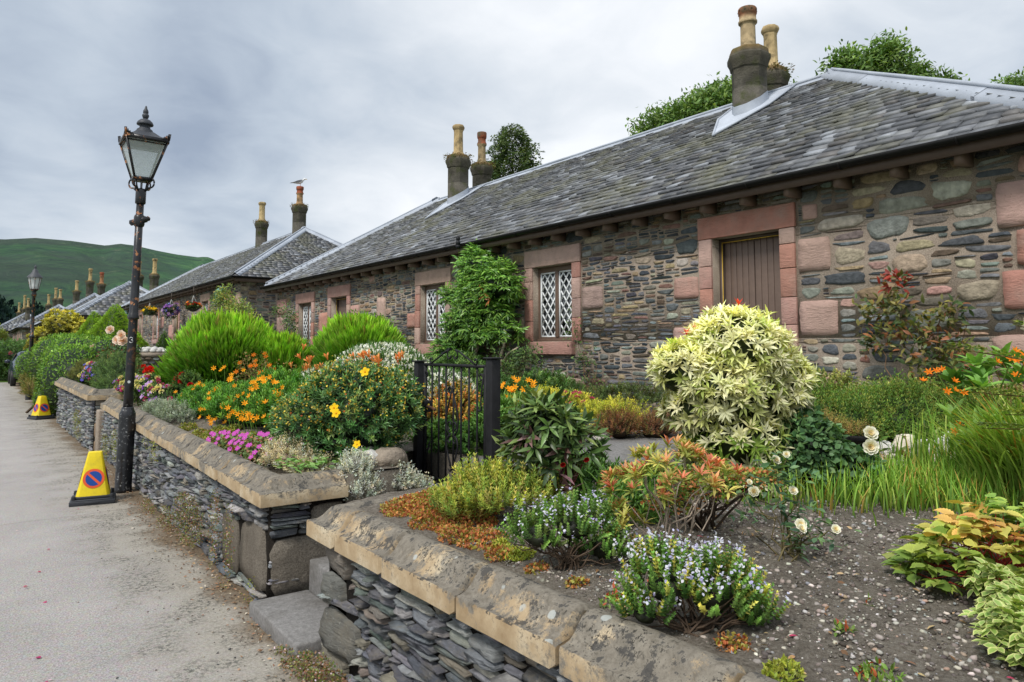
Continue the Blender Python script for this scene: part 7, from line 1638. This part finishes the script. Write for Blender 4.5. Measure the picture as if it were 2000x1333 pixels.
def grass(lab, n, xr, yr, L, lean, pal, w, z=None, az_=None, name='grass_clump', cat='grass', kind='stuff', ctr=None, sg=None):
    mb = MB()
    if ctr is not None: x = RG.normal(ctr[0], sg, n); y = RG.normal(ctr[1], sg, n)
    else: x = RG.uniform(*xr, n); y = RG.uniform(*yr, n)
    ok = (x > 1.7); x, y = x[ok], y[ok]; n = len(x)
    P = np.stack([x, y, gz(x, y)], -1); a = RG.uniform(0, 2 * pi, n) if az_ is None else RG.normal(az_[0], az_[1], n)
    blades(mb, P, a, RG.uniform(*L, n), RG.uniform(*lean, n), w, pick(pal, n, .18), seg=6); return tag(mb.build(name, M['leaf'], loc=(float(x.mean()), float(y.mean()), .8)), lab, cat, kind=kind)
GP = [s(128, 166, 60) + (3,), s(104, 146, 52) + (3,), s(160, 182, 80) + (1.5,), s(196, 160, 84) + (.6,)]
mb = MB(); n = 3400; tt_ = RG.uniform(0, 1, n); x = 3.75 + RG.normal(0, .3, n) + .75 * tt_; y = 2.12 - .75 * tt_ + RG.normal(0, .15, n); k = (x > 3.1) & (y < 2.4) ; x, y = x[k], y[k]; n = len(x)
blades(mb, np.stack([x, y, gz(x, y)], -1), RG.uniform(0, 6.3, n), RG.uniform(.09, .24, n), RG.uniform(.05, .9, n), .008, pick(GP, n, .18), seg=6); tag(mb.build('grass_patch', M['leaf'], loc=(4.1, 1.8, .8)), 'patch of upright green grassy leaves right of the white rose', 'grass', kind='stuff')
grass('taller loose green stems standing behind the grass patch before the white rocks', 190, (4.5, 5.3), (1.5, 2.2), (.2, .42), (.05, .45), GP, .012, name='tall_stems')
t = plant('arching_grass', 'big clump of long arching grass blades at the right edge', 'grass', 4.25, 1.36); mb = MB(); n = 1000; P = np.stack([RG.normal(4.34, .12, n), RG.normal(1.36, .10, n), np.full(n, .8)], -1)
blades(mb, P, RG.normal(2.45, .75, n), RG.uniform(.36, .74, n), RG.uniform(.6, 1.35, n), .0115, pick([s(146, 178, 76) + (3,), s(118, 154, 62) + (3,), s(178, 200, 106) + (2,), s(196, 140, 72) + (.6,)], n, .15), seg=8, curl=.75); mb.build('foliage', M['leaf'], t)
t = plant('leafy_spurge', 'tall fresh green plant with whorled broad leaves, at right edge above the arching grass', 'plant', 4.7, 1.45); B = [((4.65, 1.55, 1.32), (.28, .3, .2)), ((4.5, 1.75, 1.12), (.25, .25, .18)), ((5.0, 1.3, 1.45), (.35, .3, .2)), ((4.9, 1.2, 1.15), (.4, .4, .3))]; P, N, u, d = surf(B, 130, .2, -.2, .3); mb = MB()
rosettes(mb, P, N * .4 + A([0, 0, .9]), 9, .12, 1.15, [s(124, 164, 80) + (3,), s(100, 142, 66) + (2,), s(150, 184, 100) + (1,)], 'ovate', .1, .1); mb.build('foliage', M['leaf'], t); mb = MB(); stems(mb, G0(4.7, 1.45), P[::3], .007, s(140, 110, 70), .03); mb.build('stem', M['leaf'], t)
t = plant('yew', 'feathery dark conifer branches reaching in from the right edge', 'conifer', 4.2, .75); mb = MB(); sm = MB()
for (a, b) in (((4.3, .7, 1.3), (3.62, 1.46, 1.62)), ((4.4, .8, 1.2), (3.62, 1.38, 1.42)), ((4.2, .6, 1.2), (3.6, 1.25, 1.33)), ((4.3, .7, 1.4), (3.8, 1.25, 1.72)), ((4.3, .8, 1.1), (3.75, 1.4, 1.25)), ((4.5, .6, 1.5), (4.0, 1.1, 1.68)), ((4.3, .6, 1.1), (3.7, 1.2, 1.22))):
    a, b = A(a, float), A(b, float); sm.tube([a, (a + b) / 2 + A([0, 0, .05]), b - A([0, 0, .02])], [.008, .006, .002], 5, c=s(110, 100, 56))
    f = RG.uniform(.1, 1, 520); side = RG.normal(0, .07, 520) * (1.15 - f); X_ = unit(np.cross(b - a, A([0, 0, 1.]))); P = a + (b - a) * f[:, None] + X_ * side[:, None] + A([0, 0, 1.]) * (.18 * f * (1 - f) - np.abs(side) * .4)[:, None]
    inst(mb, T['diamond'], P, (b - a) * .6 + X_ * np.sign(side)[:, None] * .8 + RG.normal(0, .25, P.shape), A([0, 0, 1.]), RG.uniform(.022, .036, 520) , pick([s(122, 140, 62) + (2,), s(92, 118, 54) + (2,), s(150, 158, 80) + (1,)], 520, .2))
mb.build('foliage', M['leaf'], t); sm.build('branch', M['bark'], t)
lilies('scattered orange montbretia flowers rising among the green leaves at the right edge', 4.6, 1.75, 50, [(4.4, 1.85, 1.45), (4.4, 1.75, 1.37), (4.3, 1.72, 1.15), (4.4, 1.5, 1.5), (4.2, 1.35, 1.55), (4.2, 1.3, 1.45)], (.4, .6), 'hot_orange', .03, 'montbretia', .014, None)
# bronze-tinted astilbe
t = plant('bronze_leaved_plant', 'bronze and green toothed-leaved plant sprawling over the gravel at the right edge', 'plant', 2.85, 1.02); o = G0(2.85, 1.02)
n = 330; rr_ = np.sqrt(RG.uniform(0, 1, n)); a = RG.uniform(0, 2 * pi, n); P = A(o) + RX * (rr_ * .36 * np.cos(a) + .04)[:, None] + DX * (rr_ * .24 * np.sin(a))[:, None] + A([0, 0, 1.]) * (.24 * (1 - rr_ ** 1.6) + .02 + RG.uniform(-.03, .03, n))[:, None]
N = unit(RX * np.cos(a)[:, None] + DX * np.sin(a)[:, None] + A([0, 0, .35])); mb = MB(); hgt = (P[:, 2] - .8) / .26; bz = (P[:, 2] - .8 > .14) & ((P - A(o)) @ RX < .02) & (RG.uniform(0, 1, n) < .75)
C = pick([s(152, 178, 80) + (3,), s(130, 160, 74) + (2.5,), s(178, 192, 92) + (2,)], n, .12) * (.65 + .45 * np.clip(hgt, 0, 1))[:, None]; C[bz] = pick([s(216, 176, 100) + (2,), s(208, 150, 90) + (1.,), s(196, 190, 96) + (3.5,)], bz.sum(), .1)
X_ = unit(np.cross(N, A([[0, 0, 1.]])))
for k_, off in ((0, 1.), (-1, .35), (1, .35), (-1, -.35), (1, -.35)): inst(mb, T['toothed'], P + N * (off * .03), N * (1 if k_ == 0 else .45) + X_ * k_ * .95 - A([0, 0, .22]) + RG.normal(0, .15, P.shape), A([0, 0, 1.]) + RG.normal(0, .4, P.shape), RG.uniform(.04, .062, n) * (1.1 if k_ == 0 else .9), C * RG.uniform(.85, 1.12, (n, 1)))
mb.build('foliage', M['leaf'], t); mb = MB(); stems(mb, o, P[::3], .003, s(176, 70, 60), .012, root_spread=.06); mb.build('stem', M['leaf'], t)
# variegated euonymus in the corner
t = plant('variegated_euonymus', 'trailing green plant with bright cream-edged leaves in the bottom right corner', 'plant', 2.2, .72); mb = MB(); sm = MB()
for i in range(120):
    tt2 = RG.uniform(0, 1); b0 = A(G0(2.22 + .42 * tt2 + RG.normal(0, .04), .63 + .27 * tt2 + RG.normal(0, .04))); an = RG.uniform(1.55, 3.3); L = RG.uniform(.04, .17); H = A([cos(an), math.sin(an), 0]); hz_ = RG.uniform(.02, .15); Q = [b0 + H * L * f + A([0, 0, hz_ * math.sin(f * 2.3)]) for f in np.linspace(0, 1, 9)]; sm.tube(Q, .0022, 4, c=s(120, 140, 60), cap=False)
    Q = A(Q[3:]); D = unit(np.gradient(Q, axis=0)); X_ = unit(np.cross(D, A([[0, 0, 1.]])))
    for sg in (-1, 1): inst(mb, T['varieg'], Q, D * .7 + X_ * sg + A([0, 0, .35]), A([0, 0, 1.]) + RG.normal(0, .3, Q.shape), RG.uniform(.030, .044, len(Q)), pick([s(226, 224, 156) + (3,), s(208, 212, 138) + (2,)], len(Q), .1))
    inst(mb, T['varieg'], Q[-1:], D[-1:] + A([0, 0, .3]), A([0, 0, 1.]), .04, A([s(240, 238, 164)]))
mb.build('foliage', M['paleleaf'], t); sm.build('stem', M['leaf'], t)

# ---- plants growing from the walls and the road edge
def wallweeds(lab, spots, n, pal, S=.0115, name='wall_weeds'):
    mb = MB(); w = A([a * b for _, _, _, a, b in spots]); w /= w.sum(); i = RG.choice(len(spots), n, p=w); q = A(spots)[i]; a = RG.uniform(0, 2 * pi, n); r = np.sqrt(RG.uniform(0, 1, n))
    P = np.stack([q[:, 0] - RG.uniform(0, .05, n), q[:, 1] + q[:, 3] * r * np.cos(a), np.maximum(q[:, 2] + q[:, 4] * r * np.sin(a), .003)], -1); P[:, 0] -= np.clip(.10 - P[:, 2], 0, .1) * RG.uniform(0, .7, n)
    k = (np.sin(P[:, 1] * 31) * np.sin(P[:, 2] * 37 + 2) + RG.normal(0, .5, n)) > -.3; P = P[k]; n = len(P)
    inst(mb, T['round'], P, RG.normal(0, 1, P.shape) + A([-.5, 0, .3]), None, RG.uniform(.7, 1.4, n) * S, pick(pal, n, .25)); return tag(mb.build(name, M['leaf'], loc=tuple(spots[0][:3])), lab, 'weeds', kind='stuff')
RW = [s(140, 100, 78) + (2.5,), s(126, 132, 70) + (3.5,), s(150, 118, 88) + (2,), s(206, 190, 196) + (.8,), s(96, 112, 56) + (2,)]
wallweeds('reddish trailing weeds growing down the long wall right of the street lamp', [(1.46, 6.35, .22, .5, .2), (1.45, 5.5, .32, .12, .28), (1.44, 5.1, .28, .07, .3), (1.46, 7.1, .08, .3, .10), (1.46, 7.9, .05, .3, .06)], 6500, RW)
wallweeds('reddish flowering weeds along the foot of the near slate wall', [(1.42, 3.3, .05, .35, .08), (1.42, 2.7, .07, .3, .10), (1.42, 2.2, .08, .3, .10), (1.42, 1.7, .08, .3, .09), (1.40, 3.7, .02, .2, .04)], 9000, RW)
wallweeds('green moss tufts hanging below the coping behind the street lamp', [(1.45, 7.75, .60, .22, .10), (1.46, 8.3, .62, .10, .07), (1.50, 10.6, .35, .3, .2), (1.52, 11.6, .2, .3, .2), (1.48, 4.7, .08, .1, .08), (1.46, 14.5, .3, .6, .25)], 3600, [s(150, 156, 62) + (3,), s(120, 134, 56) + (2,), s(150, 110, 70) + (1,)], name='wall_moss')
# leaf litter, grit and petals on the ground
mb = MB(); n = 1700; y = RG.uniform(.8, 12, n); x = 1.46 - np.abs(RG.normal(0, .12, n)); P = np.stack([x, y, RG.uniform(.004, .012, n)], -1); inst(mb, T['diamond'], P, RG.normal(0, 1, P.shape) * A([1, 1, .15]), RG.normal(0, .3, P.shape) + A([0, 0, 1.]), RG.uniform(.012, .035, n), pick([s(150, 110, 80) + (3,), s(176, 150, 116) + (2,), s(110, 84, 62) + (2,), s(200, 190, 170) + (1,)], n, .2)); tag(mb.build('leaf_litter', M['pebble'], loc=(1.4, 5, 0)), 'dry brown leaves and bits gathered along the foot of the low walls', 'leaf litter', kind='stuff')
mb = MB(); n = 16; P = np.stack([RG.uniform(.2, 1.3, n), RG.uniform(2.6, 9, n), np.full(n, .006)], -1); inst(mb, T['round'], P, RG.normal(0, 1, P.shape) * A([1, 1, .1]), A([0, 0, 1.]), RG.uniform(.02, .035, n), pick([s(196, 60, 120) + (2,), s(180, 40, 90) + (1,), s(220, 190, 200) + (1,)], n)); tag(mb.build('fallen_petals', M['petal'], loc=(.8, 5, 0)), 'a few pink petals dropped on the road surface', 'petals', kind='stuff')
def pebbles(name, lab, P, S, pal, cat='gravel'):
    n = len(P); g = (1 + 5 ** .5) / 2; iv = unit(A([(-1, g, 0), (1, g, 0), (-1, -g, 0), (1, -g, 0), (0, -1, g), (0, 1, g), (0, -1, -g), (0, 1, -g), (g, 0, -1), (g, 0, 1), (-g, 0, -1), (-g, 0, 1)], float))
    it = A([(0,11,5),(0,5,1),(0,1,7),(0,7,10),(0,10,11),(1,5,9),(5,11,4),(11,10,2),(10,7,6),(7,1,8),(3,9,4),(3,4,2),(3,2,6),(3,6,8),(3,8,9),(4,9,5),(2,4,11),(6,2,10),(8,6,7),(9,8,1)])
    V = iv[None] * RG.uniform(.6, 1.25, (n, 12, 1)) * (S[:, None] * RG.uniform(.6, 1.1, (n, 3)))[:, None, :] * A([1, 1, .7]) + P[:, None]; a = RG.uniform(0, 6, n)
    c = pick(pal, n, .2); mb = MB(); mb.add(V.reshape(-1, 3), t=(it[None] + (np.arange(n) * 12)[:, None, None]).reshape(-1, 3), c=np.repeat(c, 12, 0)); return tag(mb.build(name, M['pebble'], loc=tuple(P.mean(0))), lab, cat, kind='stuff')
PB = [s(150, 142, 134) + (4,), s(120, 112, 104) + (4,), s(178, 170, 160) + (2.5,), s(90, 84, 78) + (3,), s(206, 200, 190) + (.8,), s(164, 140, 122) + (.6,), s(150, 150, 150) + (1.5,)]
n = 21000; y = RG.uniform(.25, 3.6, n); x = 1.70 + RG.uniform(0, 1, n) ** 1.15 * 2.4; P = np.stack([x, y, gz(x, y) + .001], -1)
pebbles('gravel', 'grey gravel and clods of soil covering the open bed behind the near coping', P, .003 + .0105 * RG.uniform(0, 1, n) ** 3., PB)
n = 5000; y = RG.uniform(.25, 3.6, n); x = 1.70 + RG.uniform(0, 1, n) * 2.4; pebbles('soil_clods', 'dark crumbs of soil scattered between the gravel', np.stack([x, y, gz(x, y)], -1), .003 + .010 * RG.uniform(0, 1, n) ** 2.5, [s(92, 84, 78) + (3,), s(70, 64, 58) + (2,), s(112, 104, 96) + (1,)], 'soil')
n = 2200; i = RG.uniform(0, 1, n); x = 3.4 + 1.9 * i + RG.normal(0, .06, n); y = 4.33 + .25 * i + RG.normal(0, .05, n); pebbles('white_pebbles', 'white pebbles scattered along the edge of the garden path', np.stack([x, y, gz(x, y) + .02], -1), RG.uniform(.006, .016, n), [s(214, 210, 204) + (2,), s(180, 174, 166) + (2,), s(140, 132, 124) + (1,)])
n = 2600; x = RG.uniform(4.3, 6.0, n); y = 2.72 - (x - 4.3) * .42 + RG.normal(0, .13, n); pebbles('pale_gravel', 'pale gravel strip in front of the white rocks', np.stack([x, y, gz(x, y)], -1), RG.uniform(.008, .02, n), [s(206, 200, 188) + (2,), s(176, 160, 140) + (2,), s(150, 120, 90) + (1,)])
n = 2600; y = RG.uniform(1.5, 20, n); x = 1.45 - np.abs(RG.normal(0, .28, n)); pebbles('road_grit', 'loose grit and small stones along the road edge below the walls', np.stack([x, y, np.full(n, .002)], -1), .002 + .007 * RG.uniform(0, 1, n) ** 2.5, [s(120, 114, 104) + (2,), s(160, 152, 140) + (2,), s(80, 80, 78) + (2,)])

n = 420; x = 1.72 + RG.uniform(0, 1, n) ** 1.3 * 2.4; y = RG.uniform(.5, 3.4, n); P = np.stack([x, y, gz(x, y) + .008], -1); mb = MB(); inst(mb, T['ovate'], P, RG.normal(0, 1, P.shape) * A([1, 1, .2]), RG.normal(0, .35, P.shape) + A([0, 0, 1.]), RG.uniform(.012, .034, n), pick([s(160, 124, 90) + (3,), s(130, 96, 70) + (2,), s(190, 164, 124) + (2,), s(170, 60, 90) + (.15,), s(220, 214, 204) + (.3,)], n, .2)); tag(mb.build('fallen_leaves', M['pebble'], loc=(2.4, 1.8, .8)), 'dry fallen leaves and petals scattered over the gravel bed', 'leaf litter', kind='stuff')

# ---- garden filler between the beds: low green under-planting
mat('low_underplanting', 'low green underplanting between the taller garden plants', [(3.3, 6., .7), (3.4, 7.5, .9), (2.6, 6.3, .6), (4.4, 6.4, .8), (5.4, 7.6, 1.0), (3., 9.2, .8), (5.2, 9.2, .9), (2.5, 12.5, .8), (4.5, 12.6, 1.2), (3., 15.5, 1.3), (5.5, 15., 1.5), (3., 18.5, 1.3), (5., 18.5, 1.5), (4.5, 22, 1.4), (5.5, 2.2, .7), (6., 1.5, .8), (5.2, 5.7, .6)], 26000, 'lance', .075, [s(96, 126, 58) + (3,), s(76, 104, 48) + (3,), s(130, 146, 76) + (1.5,), s(134, 116, 76) + (.7,)], .16)

# ---- trees behind the cottages
def tree(name, lab, x, y, blobs, n, S, pal, trunk_r=.22, tm='ovate', amp=.3, spray=0, group='trees behind the cottages', corec=.55):
    t = thing(name, lab, 'tree', (x, y, .9), group); mb = MB(); P, N, u, d = surf(blobs, n, amp, -.8, .45, 4.)
    cores(mb, blobs, (.02, .035, .012), .62, amp); cl = 30; m = len(P); idx = RG.choice(m, m // cl, replace=False); ctr = P[idx]; u, d = u[idx], d[idx]; 
    Q = np.repeat(ctr, cl, 0) + np.clip(RG.normal(0, 1, (len(ctr) * cl, 3)), -1.5, 1.5) * A([.2, .2, .15]); uu = np.repeat(u[:len(ctr)], cl); dd = np.repeat(d[:len(ctr)], cl, 0); ph = RG.uniform(.7, 1.2, len(ctr))
    C = shade(pick(pal, len(Q), .2), uu, dd, .5) * np.repeat(ph, cl)[:, None]; inst(mb, T[tm], Q, RG.normal(0, .7, Q.shape) + dd * .4, A([-.4, -.4, 1.]) + RG.normal(0, .5, Q.shape), RG.uniform(.7, 1.3, len(Q)) * S, C)
    mb.build('crown', M['leaf'], t); tb = MB(); top = max(b[0][2] for b in blobs); tb.tube([(x, y, .8), (x + .1, y, top * .35), (x, y + .1, top * .7)], [trunk_r, trunk_r * .75, trunk_r * .45], 10, c=s(86, 74, 60)); tb.build('trunk', M['bark'], t, smooth=True)
    lb = MB()
    for q in ctr[RG.choice(len(ctr), min(60, len(ctr)))]: lb.tube([(x, y, top * random.uniform(.4, .7)), (q + A([x, y, top * .7])) / 2 - A([0, 0, .15]), q], [.07, .045, .012], 5, c=s(90, 78, 64), cap=False)
    lb.build('limb', M['bark'], t); return t
TG = [s(100, 132, 62) + (3,), s(82, 112, 54) + (3,), s(126, 152, 76) + (2,)]
tree('maple_tree', 'broad green maple showing over the ridge left of the near chimneys', 18.4, 14.2, [((18.7, 13.4, 8.6), (1.2, 1.2, 1.3)), ((17.8, 14.0, 8.3), (1.2, 1.2, 1.3)), ((17.0, 14.9, 7.8), (1.0, 1.0, 1.1)), ((17.9, 14.2, 6.8), (2.0, 2.0, 1.4))], 62000, .14, TG)
tree('sycamore_tree', 'sycamore with three leafy peaks above the roof right of the near chimneys', 19.3, 9.1, [((18.35, 9.65, 8.65), (.42, .42, .85)), ((19.15, 9.1, 8.75), (.48, .48, 1.15)), ((20.15, 8.75, 8.45), (.38, .38, .85)), ((18.75, 9.35, 8.4), (.5, .5, .6)), ((19.6, 8.95, 8.3), (.4, .4, .55)), ((17.75, 10.2, 8.0), (.4, .4, .5)), ((20.95, 8.35, 8.6), (.2, .2, .42)), ((21.4, 8.1, 8.35), (.16, .16, .3)), ((19.2, 9.2, 7.2), (1.8, 1.8, 1.0))], 46000, .135, TG)
tree('ash_tree', 'tree top just showing over the roof at the right edge', 25.5, 7.2, [((25.4, 8.0, 9.35), (.7, .7, .5)), ((26.2, 7.6, 9.5), (1., 1., .7)), ((25.5, 7.3, 7.8), (1.5, 1.5, 1.2))], 16000, .13, TG)
tree('young_tree', 'sprig of a tree peeping over the ridge between chimneys and sycamore', 18.5, 12.2, [((18.9, 11.6, 8.75), (.4, .4, .5)), ((18.5, 12.1, 6.6), (.9, .9, .9))], 6000, .14, TG)
t = thing('conifer_tree', 'feathery spruce standing behind the ridge right of the middle chimneys', 'tree', (18.6, 25, .9), 'trees behind the cottages'); mb = MB(); n = 15000
a = RG.uniform(0, 2 * pi, n); f = RG.uniform(0, 1, n) ** .7; zt = 11.45; z = zt - f * 7; R_ = (.22 + 1.9 * f ** .62 * 1.15) * (1 + .3 * np.sin(a * 5 + z * 3.1) + .2 * np.sin(a * 3 - z * 5)); r = R_ * RG.uniform(.35, 1.05, n); P = np.stack([18.6 + r * np.cos(a), 25 + r * np.sin(a), z - .15 * r], -1)
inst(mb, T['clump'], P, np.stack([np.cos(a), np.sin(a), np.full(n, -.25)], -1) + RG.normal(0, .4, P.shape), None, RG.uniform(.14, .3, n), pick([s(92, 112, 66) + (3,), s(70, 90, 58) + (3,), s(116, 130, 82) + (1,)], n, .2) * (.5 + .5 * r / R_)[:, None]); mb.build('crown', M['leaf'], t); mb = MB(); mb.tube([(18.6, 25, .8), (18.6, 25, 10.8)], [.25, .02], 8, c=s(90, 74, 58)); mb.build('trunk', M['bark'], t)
